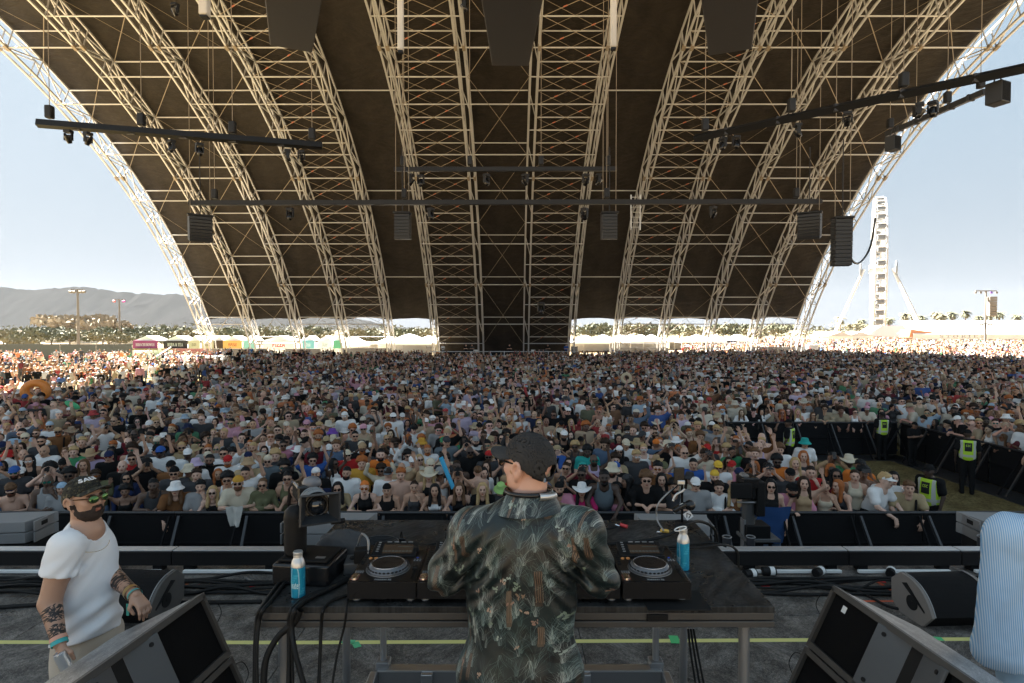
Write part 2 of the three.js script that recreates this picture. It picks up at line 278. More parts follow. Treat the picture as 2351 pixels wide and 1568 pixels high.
// ---------- decks ----------
{
  const deck = thing('media_player', 'black DJ deck with large jog wheel at the left end of the table', 'DJ deck');
  const face = tex(512, (c, w, h) => {
    c.fillStyle = '#0c0c0d'; c.fillRect(0, 0, w, h); c.fillStyle = '#a8a8a8'; c.font = 'bold italic 34px sans-serif'; c.textAlign = 'center';
    c.strokeStyle = '#3a3a3a'; c.lineWidth = 2; for (let i = 0; i < 9; i++) c.strokeRect(18 + (i % 2) * 0, 120 + i * 30, 46, 14);
    c.fillStyle = '#777'; for (let i = 0; i < 40; i++) c.fillRect(430 + (i % 3) * 24, 160 + Math.floor(i / 3) * 14, 12, 2);
  }, {});
  const brand = tex(256, (c, w, h) => { c.fillStyle = '#0b0b0c'; c.fillRect(0, 0, w, h); c.fillStyle = '#c8c8c8'; c.font = 'bold 44px sans-serif'; c.textAlign = 'center'; c.fillText('Pioneer DJ', w / 2, 46); }, { h: 64 });
  const shot = tex(256, (c, w, h) => { c.fillStyle = '#4a3b30'; c.fillRect(0, 0, w, h); for (let i = 0; i < 120; i++) { const a = 6 + 22 * Math.abs(Math.sin(i * 0.7) * Math.cos(i * 0.23)); c.fillStyle = i % 5 ? '#5d6a6a' : '#6d5a48'; c.fillRect(i * 2.2, 110 - a / 2, 1.6, a); } c.fillStyle = '#2c2622'; c.fillRect(0, 0, w, 16); c.fillStyle = '#586460'; c.fillRect(120, 40, 130, 5); }, { h: 144 });
  const W = 0.329, D = 0.415;
  const fg = prism([[-D / 2, 0.026], [-D / 2, 0.098], [0.075, 0.106], [D / 2, 0.112], [D / 2, 0.026]], W, 0.004).rotateY(Math.PI / 2);
  const body = part('body', fg, M.gloss, deck);
  const top = part('control_face', new THREE.PlaneGeometry(W - 0.012, D - 0.012).rotateX(-Math.PI / 2).rotateX(0.03).translate(0, 0.1085, 0), std([1, 1, 1], 0.35, 0, { map: face, polygonOffset: true }), deck); top.position.y = 0.0005;
  const bz = part('screen_bezel', rbox(0.235, 0.03, 0.135, 0.006, 0.0, 0, 0).rotateX(0.2).translate(-0.005, 0.118, -0.132), M.black, deck);
  part('screen', new THREE.PlaneGeometry(0.158, 0.088).rotateX(-Math.PI / 2).translate(0, 0.0158, 0).rotateX(0.2).translate(0.012, 0.118, -0.128), std([1, 1, 1], 0.15, 0, { map: shot }), deck);
  for (let i = 0; i < 4; i++) part('screen_key', rbox(0.026, 0.006, 0.006, 0.002).rotateX(0.2).translate(-0.045 + i * 0.038, 0.146, -0.186), M.dullalu, deck);
  for (let i = 0; i < 5; i++) part('menu_key', rbox(0.015, 0.006, 0.006, 0.002).rotateX(0.2).translate(-0.095, 0.145 - i * 0.0042, -0.18 + i * 0.02), M.dullalu, deck);
  const jog = part('jog_wheel', lathe([[0, 0.03], [0.080, 0.03], [0.085, 0.0285], [0.092, 0.022], [0.1, 0.008], [0.104, 0], [0, 0]], 48).translate(0, 0.106, 0.065), std([0.13, 0.135, 0.145], 0.33, 0.55), deck);
  for (let i = 0; i < 30; i++) { const a = i / 30 * Math.PI * 2; part('dimple', new THREE.SphereGeometry(0.0082, 8, 6).scale(1, 1.2, 0.5).rotateX(0.9).rotateY(a).translate(Math.sin(a) * 0.0955, 0.0152, Math.cos(a) * 0.0955).translate(0, 0.106, 0.065), M.gloss, jog); }
  part('platter', lathe([[0, 0.0335], [0.022, 0.0335], [0.024, 0.0325], [0.077, 0.0325], [0.0785, 0.031], [0, 0.029]], 40).translate(0, 0.106, 0.065), M.gloss, jog);
  part('platter_rim', new THREE.TorusGeometry(0.0805, 0.0018, 6, 48).rotateX(Math.PI / 2).translate(0, 0.1365, 0.065), M.chrome, jog);
  part('outer_ring', new THREE.TorusGeometry(0.1075, 0.0022, 6, 48).rotateX(Math.PI / 2).translate(0, 0.1085, 0.065), M.dullalu, deck);
  for (const [z, n] of [[0.148, 'play_button'], [0.178, 'cue_button']]) { part(n, cyl(0.0165, 0.0175, 0.008, 20, -0.138, 0.108, z), M.chrome, deck); part('button_ring', new THREE.TorusGeometry(0.0185, 0.0015, 6, 24).rotateX(Math.PI / 2).translate(-0.138, 0.107, z), std([0.30, 0.10, 0.06], 0.4), deck); }
  for (let i = 0; i < 2; i++) part('loop_button', cyl(0.009, 0.009, 0.006, 14, -0.115 + i * 0.028, 0.113, -0.045), std([0.72, 0.30, 0.10], 0.5), deck);
  for (let i = 0; i < 8; i++) part('hot_cue_key', rbox(0.018, 0.006, 0.009, 0.002, -0.142, 0.112 - i * 0.0004, -0.15 + i * 0.024), M.rubber, deck);
  for (let i = 0; i < 8; i++) part('small_key', rbox(0.008, 0.006, 0.005, 0.001, -0.148 + (i % 4) * 0.011, 0.109, 0.105 + Math.floor(i / 4) * 0.014), M.dullalu, deck);
  part('browse_knob', cyl(0.014, 0.016, 0.022, 16, 0.108, 0.132, -0.125), M.rubber, deck);
  part('blue_key', rbox(0.012, 0.006, 0.006, 0.002, 0.128, 0.112, -0.055), std([0.05, 0.09, 0.5], 0.4), deck);
  for (let i = 0; i < 6; i++) part('tempo_key', rbox(0.009, 0.006, 0.005, 0.001, 0.118 + (i % 3) * 0.014, 0.111, -0.035 + Math.floor(i / 3) * 0.016), M.dullalu, deck);
  part('tempo_slot', box(0.012, 0.002, 0.15, 0.138, 0.1075, 0.105), M.rubber, deck);
  part('tempo_slider', rbox(0.026, 0.014, 0.018, 0.003, 0.138, 0.115, 0.08), M.rubber, deck);
  part('brand_plate', new THREE.PlaneGeometry(0.095, 0.024).rotateX(-Math.PI / 2).rotateX(0.03).translate(0, 0.1045, 0.187), std([1, 1, 1], 0.35, 0, { map: brand }), deck);
  part('glowing_highlight', rbox(0.07, 0.004, 0.003, 0.001, 0, 0.074, D / 2 + 0.0005), std([0.8, 0.78, 0.75], 0.3, 0, { emissive: new THREE.Color(0.32, 0.29, 0.28) }), deck);  // glowing strip standing for a reflected highlight on the deck front
  for (const x of [-0.13, 0.13]) for (const z of [-0.16, 0.165]) part('foot', cyl(0.018, 0.02, 0.026, 16, x, 0.013, z), M.dullalu, deck);
  const Z = -2.69 - D / 2;
  deck.position.set(-0.622, TABLE, Z);
  for (const [x, label] of [[-0.29, 'black DJ deck beside the man\'s left elbow, half covered by his sleeve'], [0.352, 'black DJ deck mostly hidden behind the right sleeve of the camouflage jacket'], [0.692, 'black DJ deck at the right end beside the blue bottle']]) { const c = deck.clone(); c.name = numbered('media_player'); scene.add(c); c.position.set(x, TABLE, Z); c.userData = { ...c.userData, label }; }
  const mx = thing('dj_mixer', 'black DJ mixer full of knobs hidden between the decks by the man', 'mixer', V(0.03, TABLE, Z));
  part('body', rbox(0.3, 0.085, 0.40, 0.006, 0, 0.0625, 0), M.gloss, mx);
  for (let i = 0; i < 5; i++) for (let j = 0; j < 6; j++) part('knob', cyl(0.008, 0.01, 0.018, 10, -0.11 + i * 0.055, 0.113, -0.17 + j * 0.042), M.rubber, mx);
  for (let i = 0; i < 4; i++) part('channel_fader', rbox(0.018, 0.014, 0.012, 0.003, -0.09 + i * 0.06, 0.112, 0.12), M.dullalu, mx);
  for (const x of [-0.12, 0.12]) for (const z of [-0.16, 0.16]) part('foot', cyl(0.016, 0.018, 0.022, 12, x, 0.011, z), M.rubber, mx);
  const mat = solo('rubber_mat', rbox(0.30, 0.004, 0.2, 0.002), M.rubber, 'ribbed black rubber mat sticking out under the right deck', 'mat', onTable(1548, 1378, 0.002));
}
// ---------- bottles ----------
function bottle(label, pos, turn) {
  const o = thing('water_bottle', label, 'bottle', pos, turn, 'aluminium water bottles on the table');
  const wrap = tex(256, (c, w, h) => {
    const g = c; g.fillStyle = '#12202a'; g.fillRect(0, 0, w, h); g.fillStyle = '#0f6f94'; g.fillRect(0, 60, w, 130); g.fillStyle = '#2a9fc2'; g.fillRect(0, 20, w, 110);
    g.fillStyle = '#b9bec2'; g.beginPath(); g.moveTo(0, 0); for (let i = 0; i <= 16; i++) g.lineTo(i * 16, 26 + 14 * Math.sin(i * 0.8) * Math.cos(i * 1.7)); g.lineTo(w, 0); g.fill();
    g.fillStyle = '#49b9d6'; for (let i = 0; i < 30; i++) g.fillRect((i * 53) % w, 40 + (i * 31) % 80, 30, 4); g.strokeStyle = '#bfe6ef'; g.lineWidth = 5; g.beginPath(); g.ellipse(160, 100, 26, 52, 0, 0, 7); g.stroke(); g.fillStyle = '#dff2f6'; g.font = 'bold 20px sans-serif'; g.fillText('water', 134, 108);
    g.fillStyle = '#c8d0d0'; for (let i = 0; i < 6; i++) g.fillRect(40, 205 + i * 7, 60, 2); g.fillStyle = '#d8902a'; g.fillRect(200, 196, 14, 20);
  });
  part('body', lathe([[0, 0], [0.031, 0], [0.033, 0.004], [0.033, 0.145], [0.033, 0.15]], 28), std([1, 1, 1], 0.3, 0.35, { map: wrap }), o);
  part('shoulder', lathe([[0.033, 0.15], [0.0325, 0.162], [0.028, 0.178], [0.0215, 0.19], [0.0205, 0.197]], 28), M.chrome2, o);
  part('cap', lathe([[0.0205, 0.197], [0.022, 0.198], [0.022, 0.203], [0.0205, 0.205], [0.022, 0.207], [0.0225, 0.219], [0.021, 0.222], [0, 0.222]], 28), M.chrome2, o);
  return o;
}
M.chrome2 = std([0.62, 0.62, 0.61], 0.38, 0.8);
bottle('tall silver and blue aluminium bottle beside the robotic camera', onTable(685, 1368), 2.2);
const bt = bottle('silver and blue aluminium bottle with white ring, beside the right deck', onTable(1568, 1306), 0.9);
part('carry_loop', new THREE.TorusGeometry(0.032, 0.0035, 8, 28).rotateX(1.25).rotateZ(0.1).translate(-0.04, 0.232, 0.0), M.white, bt);

// ---------- robotic camera and things on the table ----------
{
  const o = thing('robotic_camera', 'black remote broadcast camera with square lens hood at the table\'s back left corner', 'camera', onTable(690, 1345, 0), -0.1);
  const s = (x, y, d) => at(x, y, d).sub(o.position).applyAxisAngle(UP, 0.1);
  part('base_box', rbox(0.30, 0.11, 0.26, 0.015, 0.0, 0.055, -0.12), M.gloss, o); part('base_lid', rbox(0.26, 0.014, 0.20, 0.006, 0.0, 0.117, -0.12), M.black, o);
  part('name_plate', rbox(0.05, 0.003, 0.022, 0.001, 0.08, 0.126, -0.06), M.dullalu, o);
  part('column', lathe([[0, 0], [0.05, 0], [0.056, 0.02], [0.058, 0.20], [0.052, 0.235], [0.03, 0.258], [0, 0.262]], 28).translate(-0.075, 0.12, -0.1), M.black, o);
  part('red_line', new THREE.TorusGeometry(0.052, 0.004, 6, 20, 1.6).rotateX(-0.9).translate(-0.07, 0.352, -0.1), std([0.7, 0.05, 0.03], 0.4), o);
  const head = new THREE.Group(); head.name = 'camera_head'; head.position.set(0.045, 0.40, -0.08); head.scale.setScalar(1.15); head.rotation.set(-0.05, 0.62, 0.0); o.add(head);
  part('rear_body', rbox(0.10, 0.075, 0.14, 0.014, -0.02, 0.035, -0.13), M.gloss, head);
  part('lens_barrel', cyl(0.058, 0.05, 0.11, 28).rotateX(Math.PI / 2).translate(0, 0, -0.02), M.gloss, head);
  for (const z of [-0.06, -0.03, 0.0, 0.02]) part('focus_ring', new THREE.TorusGeometry(0.0585, 0.005, 8, 30).translate(0, 0, z), M.dullalu, head);
  const hood = []; { const a = 0.062, b = 0.088, h0 = 0.05, h1 = 0.068; const P = (w, h, z) => [V(-w, -h, z), V(w, -h, z), V(w, h, z), V(-w, h, z)]; const r = [P(a, h0, 0.03), P(b, h1, 0.11), P(b - 0.008, h1 - 0.008, 0.112), P(0.05, 0.042, 0.045)]; const idx = [], ps = r.flat().flatMap((v) => v.toArray()); for (let q = 0; q < 3; q++) for (let k = 0; k < 4; k++) { const m = (k + 1) % 4; idx.push(q * 4 + k, q * 4 + m, q * 4 + 4 + m, q * 4 + k, q * 4 + 4 + m, q * 4 + 4 + k); } const g = new THREE.BufferGeometry(); g.setAttribute('position', new THREE.Float32BufferAttribute(ps, 3)); g.setIndex(idx); const n = g.toNonIndexed(); n.computeVertexNormals(); hood.push(n); }
  part('lens_hood', merge(hood), std([0.03, 0.033, 0.037], 0.4, 0, { side: THREE.DoubleSide }), head);
  part('front_lens', new THREE.SphereGeometry(0.05, 24, 12, 0, Math.PI * 2, 0, 0.9).rotateX(Math.PI / 2).translate(0, 0, 0.008), new THREE.MeshPhysicalMaterial({ color: new THREE.Color(0.01, 0.012, 0.016), roughness: 0.04, clearcoat: 1 }), head);
  for (const z of [0.03, 0.042]) part('lens_ring', new THREE.TorusGeometry(0.045, 0.004, 8, 30).translate(0, 0, z), M.gloss, head);
  part('top_dome', new THREE.SphereGeometry(0.036, 20, 12).scale(1.2, 0.9, 1).translate(0.0, 0.075, -0.09), std([0.16, 0.16, 0.17], 0.35), head);
  part('cradle', rbox(0.14, 0.02, 0.12, 0.006, 0, -0.075, -0.03), M.black, head); part('cradle_knob', cyl(0.012, 0.012, 0.06, 12).rotateZ(1.57).translate(0.09, -0.08, 0.05), M.black, head);
}
{ // crumpled grey cloth behind the camera
  const g = new THREE.SphereGeometry(0.13, 48, 28), p = g.attributes.position;
  for (let k = 0; k < p.count; k++) { const v = V().fromBufferAttribute(p, k), n = 1 + 0.22 * nz(v.x * 14, v.y * 14, v.z * 14) + 0.10 * Math.abs(nz(v.x * 40, v.y * 16, v.z * 40)); v.multiplyScalar(n); p.setXYZ(k, v.x * 1.15, Math.max(-0.002, v.y * 0.85 + 0.05), v.z * 0.7); }
  g.computeVertexNormals(); solo('dark_cloth', g, std([0.06, 0.06, 0.062], 0.95, 0, { bumpMap: M.top.map, bumpScale: 0.004 }), 'crumpled dark grey cloth behind the robotic camera', 'cloth', onTable(785, 1282));
  const pb = thing('power_box', 'grey outlet box with two sockets left of the left deck', 'outlet box', onTable(828, 1307), 0.12);
  part('case', rbox(0.16, 0.06, 0.13, 0.006, 0, 0.03, 0), std([0.10, 0.10, 0.10], 0.5, 0.3), pb); for (const x of [-0.035, 0.035]) { const k = part('socket', cyl(0.025, 0.025, 0.006, 20, x, 0.061, -0.01), M.black, pb); }
  const ad = thing('power_adapter', 'large black plug adapter standing on the outlet box', 'adapter', onTable(832, 1290, 0.06), 0.2); part('case', rbox(0.085, 0.075, 0.06, 0.008, 0, 0.0375, 0), M.black, ad); part('lead', tube([V(0.03, 0.02, 0.03), V(0.03, 0.12, 0.01), V(0, 0.14, -0.03), V(-0.03, 0.06, -0.08)], 0.007), M.dullalu, ad);
  const a2 = thing('power_adapter', 'small upright black adapter behind the left deck screen', 'adapter', onTable(924, 1263), 0); part('case', rbox(0.035, 0.075, 0.03, 0.004, 0, 0.0375, 0), M.gloss, a2); part('lead', tube([V(0, 0.075, 0), V(-0.005, 0.11, 0), V(-0.02, 0.06, -0.02)], 0.004), M.black, a2);
  const coil = []; for (let i = 0; i < 6; i++) coil.push(new THREE.TorusGeometry(0.085 + i * 0.006, 0.005, 6, 40).rotateX(Math.PI / 2).translate(i * 0.002, 0.006 + i * 0.008, i * 0.003));
  solo('cable_coil', merge(coil), M.gloss, 'coiled black cable behind the left deck', 'cable coil', onTable(868, 1262));
  const gb = thing('signal_box', 'small box with green sides behind the man\'s left arm', 'converter box', onTable(1036, 1245), 0.1); part('case', rbox(0.075, 0.05, 0.08, 0.004, 0, 0.025, 0), M.black, gb); part('end_plate', rbox(0.06, 0.052, 0.02, 0.003, 0.0, 0.0262, 0.036), std([0.04, 0.42, 0.22], 0.5), gb);
  const plug = (label, x, y, c) => { const o = thing('cable_plug', label, 'plug', onTable(x, y, 0.012), rr(-0.6, 0.6)); part('sleeve', cyl(0.012, 0.012, 0.05, 12).rotateZ(1.4), std(c, 0.5), o); part('tip', cyl(0.008, 0.006, 0.03, 10).rotateZ(1.4).translate(-0.04, -0.004, 0), M.chrome, o); };
  plug('red network plug lying behind the left deck', 998, 1262, [0.6, 0.06, 0.07]); plug('red cable plug at the back right of the table', 1432, 1207, [0.6, 0.05, 0.05]); plug('yellow plug tip at the back right of the table', 1526, 1219, [0.75, 0.45, 0.08]);
  const tc = (label, pts, r = 0.007, m = M.rubber) => cable('table_cable', label, pts, r, m);
  tc('black cable running across the table behind the bottle, lower of two', [[1400, 1262, 0.01], [1500, 1262, 0.01], [1590, 1258, 0.02], [1660, 1251, 0.01], [1690, 1262, -0.1], [1696, 1300, -0.4]].map(([x, y, h]) => onTable(x, y, h)));
  tc('thick black cable arching over the back right table corner', [onTable(1395, 1250, 0.01), onTable(1470, 1243, 0.01), onTable(1535, 1228, 0.03), at(1580, 1202, 3.6), at(1612, 1198, 3.75), at(1640, 1215, 3.85), at(1648, 1250, 3.95)], 0.010);
  tc('black cable running behind the bottle to the right table edge', [[1400, 1256, 0.01], [1480, 1257, 0.01], [1560, 1254, 0.012], [1600, 1248, 0.012], [1645, 1247, 0.012], [1668, 1255, 0.0]].map(([x, y, h]) => onTable(x, y, h)));
  tc('thin grey cable rising from its yellow plug behind the table', [onTable(1524, 1219, 0.02), at(1508, 1190, 3.7), at(1510, 1160, 3.7), at(1530, 1135, 3.72), at(1550, 1120, 3.75)], 0.006, M.dullalu);
  tc('thin black lead of the red plug at the back of the table', [[1425, 1208, 0.01], [1395, 1214, 0.006], [1360, 1213, 0.006], [1330, 1210, 0.006]].map(([x, y, h]) => onTable(x, y, h)), 0.004);
  tc('black cable leading to the green signal box', [[870, 1275, 0.01], [930, 1268, 0.02], [985, 1250, 0.02], [1030, 1244, 0.02]].map(([x, y, h]) => onTable(x, y, h)));
  tc('second black cable lying across behind the left deck', [[880, 1283, 0.01], [940, 1272, 0.015], [1000, 1262, 0.012], [1045, 1250, 0.012]].map(([x, y, h]) => onTable(x, y, h)));
  const drop = (label, pts, r) => tc(label, [...pts.map(([x, y, h]) => onTable(x, y, h ?? r + 0.002))], r);
  const hang = (list) => list.map(([x, y, d]) => at(x, y, d));
  const dr = (label, a, b, r, m) => tc(label, [...a.map(([x, y]) => onTable(x, y, r + 0.002)), ...hang(b)], r, m);
  dr('leftmost grey cable dropping over the table front from the camera base', [[655, 1322], [630, 1352], [607, 1385], [597, 1400]], [[590, 1420, 2.62], [586, 1470, 2.6], [584, 1580, 2.55]], 0.009);
  dr('grey cable beside the leftmost one on the table front', [[662, 1326], [640, 1357], [615, 1388], [603, 1402]], [[596, 1422, 2.61], [590, 1480, 2.58], [590, 1580, 2.54]], 0.009);
  dr('thick black cable curving from the outlet box over the table front', [[830, 1312], [770, 1342], [700, 1372], [676, 1392], [668, 1402]], [[664, 1430, 2.6], [664, 1490, 2.58], [662, 1580, 2.54]], 0.010);
  dr('black cable fanning right below the table front edge', [[826, 1316], [765, 1348], [706, 1376], [682, 1396], [676, 1403]], [[670, 1440, 2.59], [676, 1490, 2.55], [700, 1580, 2.5]], 0.012);
  dr('black cable hanging in the middle of the left bundle', [[828, 1314], [767, 1345], [703, 1374], [679, 1394], [671, 1403]], [[667, 1432, 2.6], [670, 1500, 2.58], [672, 1580, 2.55]], 0.008);
  dr('wide black loop curving left under the table', [[690, 1400]], [[676, 1430, 2.6], [640, 1460, 2.6], [612, 1510, 2.58], [604, 1590, 2.55]], 0.016);
  dr('single black cable hanging left of the rear table leg', [[800, 1365], [760, 1380], [745, 1396], [741, 1404]], [[738, 1430, 2.62], [735, 1500, 2.6], [731, 1590, 2.55]], 0.008);
  dr('thin black cable hanging from the left deck front', [[798, 1372], [795, 1404]], [[790, 1440, 2.62], [775, 1500, 2.6], [760, 1590, 2.55]], 0.006);
  for (let i = 0; i < 3; i++) tc(['outer black cable hanging behind the rear right table leg', 'middle black cable hanging behind the rear right table leg', 'inner black cable hanging behind the rear right table leg'][i], hang([[1580 + i * 6, 1445, 3.5], [1586 + i * 8, 1500, 3.5], [1600 + i * 10, 1590, 3.4]]), 0.007);
}
{ // small monitor on a stand behind the table, and the clamp on it
  const o = thing('tablet_stand', 'small black screen on a mic stand at the back right of the table', 'screen stand', onTable(1566, 1203), 0);
  const q = (x, y, d = 3.72) => at(x, y, d).sub(o.position);
  part('base', cyl(0.045, 0.05, 0.015, 20, 0, 0.008, 0), M.black, o); bar('pole', V(0, 0.01, 0), q(1566, 1100), 0.016, M.black, o, CYL);
  part('screen_back', rbox(0.07, 0.11, 0.014, 0.005).translate(...q(1559, 1092).toArray()), M.gloss, o);
  part('clamp', rbox(0.05, 0.03, 0.03, 0.006).translate(...q(1563, 1107).toArray()), M.chrome2, o);
  part('arm', tube([q(1545, 1150), q(1552, 1136), q(1566, 1128), q(1572, 1122)], 0.008), M.chrome2, o);
  bar('boom', q(1520, 1150), q(1562, 1108), 0.008, M.black, o, CYL);
  part('gadget', merge([rbox(0.10, 0.03, 0.04, 0.01).rotateZ(0.5).translate(...q(1560, 1165).toArray()), new THREE.SphereGeometry(0.035, 14, 10).translate(...q(1584, 1160).toArray())]), M.gloss, o);
  part('white_handle', tube([q(1548, 1178), q(1556, 1165), q(1572, 1156), q(1580, 1160)], 0.007), M.white, o);
  const tg = tex(64, (c) => { c.fillStyle = '#e4e4e4'; c.fillRect(0, 0, 64, 64); c.strokeStyle = '#151515'; c.lineWidth = 7; c.beginPath(); c.moveTo(12, 40); c.lineTo(32, 12); c.lineTo(52, 40); c.lineTo(22, 54); c.stroke(); });
  part('badge', new THREE.BoxGeometry(0.05, 0.05, 0.004).rotateZ(0.6).translate(...q(1580, 1183).toArray()), std([1, 1, 1], 0.6, 0, { map: tg }), o);
}
// ---------- floor monitors ----------
function drumMonitor(label, x, z, turn, dark) {
  const o = thing('floor_monitor', label, 'monitor speaker', V(x, STAGE, z), turn), W = 0.64;
  const arcP = []; for (let i = 0; i <= 12; i++) { const a = 2.75 - i * 0.135; arcP.push([0.03 - 0.34 * Math.cos(a - 1.57 + 1.45) * 0 + 0, 0]); }
  const out = [[0.14, 0], [0.25, 0.13]]; const A = V(0.25, 0.13, 0), B = V(-0.14, 0.37, 0); for (let i = 1; i <= 10; i++) { const t = i / 10, b = 0.085 * 4 * t * (1 - t); out.push([A.x + (B.x - A.x) * t + b * 0.52, A.y + (B.y - A.y) * t + b * 0.85]); }
  out.push([-0.25, 0.27], [-0.24, 0.08], [-0.15, 0]);
  const inner = out.map(([a, b]) => [a * 0.985, b * 0.985 + 0.003]);
  part('cabinet', prism(inner, W - 0.05, 0.004).rotateY(-Math.PI / 2), M.grille, o);
  for (const s of [-1, 1]) {
    const sp = part('side_panel', prism(out, 0.03, 0.004).rotateY(-Math.PI / 2).translate(s * (W / 2 - 0.015), 0, 0), dark ? std([0.07, 0.065, 0.06], 0.6) : std([0.20, 0.175, 0.155], 0.7), o);
    part('pole_socket', cyl(0.065, 0.065, 0.012, 26).rotateZ(Math.PI / 2).translate(s * (W / 2 + 0.002), 0.16, 0.02), M.rubber, sp);
    part('socket_hole', cyl(0.018, 0.018, 0.018, 14).rotateZ(Math.PI / 2).translate(s * (W / 2 + 0.003), 0.16, 0.02), M.black, sp);
    part('hand_slot', prism([[-0.11, 0.30], [-0.05, 0.325], [0.17, 0.155], [0.165, 0.14]], 0.006).rotateY(-Math.PI / 2).translate(s * (W / 2 + 0.001), -0.01, 0), M.black, sp);
    part('edge_trim', tube(out.slice(1, 13).map(([a, b]) => V(s * (W / 2 - 0.035), b + 0.004, a + 0.002)), 0.005, 40, 6), M.dullalu, sp);
  }
  return o;
}
M.grille = soft([0.011, 0.011, 0.0115], 0.7, 0.15, { bumpMap: noiseTex(128, (u, v) => { const k = (Math.sin(u * 100.5) * Math.sin(v * 100.5)) > 0 ? 1 : 0; return [k, k, k]; }, false), bumpScale: 0.002 });
M.grille.bumpMap.repeat.set(6, 6);
// local +x of the profile points towards the camera
drumMonitor('black drum shaped floor monitor with taupe side panel, right of the table', 3.99, -5.2, 0.05);
drumMonitor('black drum shaped floor monitor behind the man in the white shirt', -3.52, -5.25, -0.05, true);

// ---------- side fill speaker stacks ----------
function sideFill(A, B, cx, cy, side, names) {
  const e = B.clone().sub(A).normalize(); let lo = 1.5, hi = 5, C;
  for (let k = 0; k < 60; k++) { const m = (lo + hi) / 2; C = at(cx, cy, m); (C.clone().sub(A).dot(e) > 0) ? (lo = m) : (hi = m); }
  if (Math.abs(C.clone().sub(A).dot(e)) > 0.05) { C = A.clone().add(V(side * 0.33, -0.75, 0)); }
  const d = C.clone().sub(A).normalize(), n = e.clone().cross(d).normalize(); if (n.x * side < 0) n.negate();
  const L = 1.12, H = 0.36, D = 0.46, basis = new THREE.Matrix4().makeBasis(e, d.clone().negate(), e.clone().cross(d.clone().negate()));
  names.forEach((label, k) => {
    const o = thing('line_array_speaker', label, 'speaker', A.clone().addScaledVector(d, k * (H + 0.012)));
    o.quaternion.setFromRotationMatrix(basis); const f = Math.sign(e.clone().cross(d.clone().negate()).dot(n));   // +1 when local z is the front
    const P = (name, g, m, p = o) => part(name, f > 0 ? g : g.rotateY(0), m, p), Z = (v) => f * v;
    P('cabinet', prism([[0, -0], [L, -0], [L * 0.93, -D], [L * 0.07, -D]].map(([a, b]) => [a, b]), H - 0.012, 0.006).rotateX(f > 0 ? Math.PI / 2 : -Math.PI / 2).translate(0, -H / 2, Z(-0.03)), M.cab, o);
    P('frame_rim', merge([box(L, 0.03, 0.05, L / 2, -0.015, Z(-0.01)), box(L, 0.03, 0.05, L / 2, -H + 0.012, Z(-0.01)), box(0.02, H - 0.03, 0.05, 0.01, -H / 2, Z(-0.01)), box(0.02, H - 0.03, 0.05, L - 0.01, -H / 2, Z(-0.01))]), std([0.05, 0.045, 0.04], 0.6), o);
    for (const [a, b] of [[0.025, 0.36], [L - 0.36, L - 0.025]]) P('grille', rbox(b - a, H - 0.06, 0.02, 0.004, (a + b) / 2, -H / 2, Z(-0.012)), M.grille, o);
    for (const s of [-1, 1]) { const m = P('horn_flare', rbox(0.17, H - 0.05, 0.015, 0.004), M.horn, o); m.position.set(L / 2 + s * 0.115, -H / 2, Z(-0.004)); m.rotation.y = -s * 0.3 * f; for (const q of [-0.12, 0.12]) P('screw', cyl(0.011, 0.011, 0.006, 10).rotateX(Math.PI / 2).translate(s * 0.04, q, Z(0.008)), M.black, m); }
    P('front_baffle', box(0.40, H - 0.05, 0.004, L / 2, -H / 2, Z(-0.025)), M.black, o);
    P('horn_throat', box(0.05, H - 0.05, 0.03, L / 2, -H / 2, Z(-0.12)), M.black, o);
    P('rigging_plate', rbox(0.02, H - 0.02, 0.16, 0.004, -0.012, -H / 2, Z(-0.09)), M.black, o);
    for (const q of [0.07, 0.22, 0.31]) P('rigging_pin', cyl(0.013, 0.013, 0.05, 12).rotateZ(Math.PI / 2).translate(-0.04, -q, Z(-0.06)), M.rubber, o);
    P('pin_grip', rbox(0.035, 0.05, 0.03, 0.008, -0.045, -0.11, Z(-0.05)), M.dullalu, o);
    P('safety_wire', tube([V(-0.06, -0.07, Z(-0.06)), V(-0.12, -0.09, Z(-0.05)), V(-0.13, -0.16, Z(-0.05)), V(-0.06, -0.2, Z(-0.05))], 0.0025, 24, 5), M.rubber, o);
    if (side < 0 && k === 0) P('sticker', box(0.03, 0.035, 0.002, 0.12, -0.08, Z(0.0)), M.white, o);
  });
}
M.cab = std([0.85, 0.85, 0.86], 0.34, 0, { map: M.deck.map, bumpMap: M.deck.bumpMap, bumpScale: 0.003 });  // black cabinet coloured pale in place of the sky sheen on its top
M.horn = std([0.085, 0.09, 0.095], 0.5, 0.2);
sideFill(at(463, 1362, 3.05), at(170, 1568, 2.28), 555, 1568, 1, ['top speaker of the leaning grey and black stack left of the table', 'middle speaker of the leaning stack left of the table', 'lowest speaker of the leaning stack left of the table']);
sideFill(at(1918, 1345, 3.14), at(2245, 1568, 2.28), 1815, 1568, -1, ['top speaker with white sticker of the leaning stack right of the table', 'middle speaker of the leaning stack right of the table', 'lowest speaker of the leaning stack right of the table']);

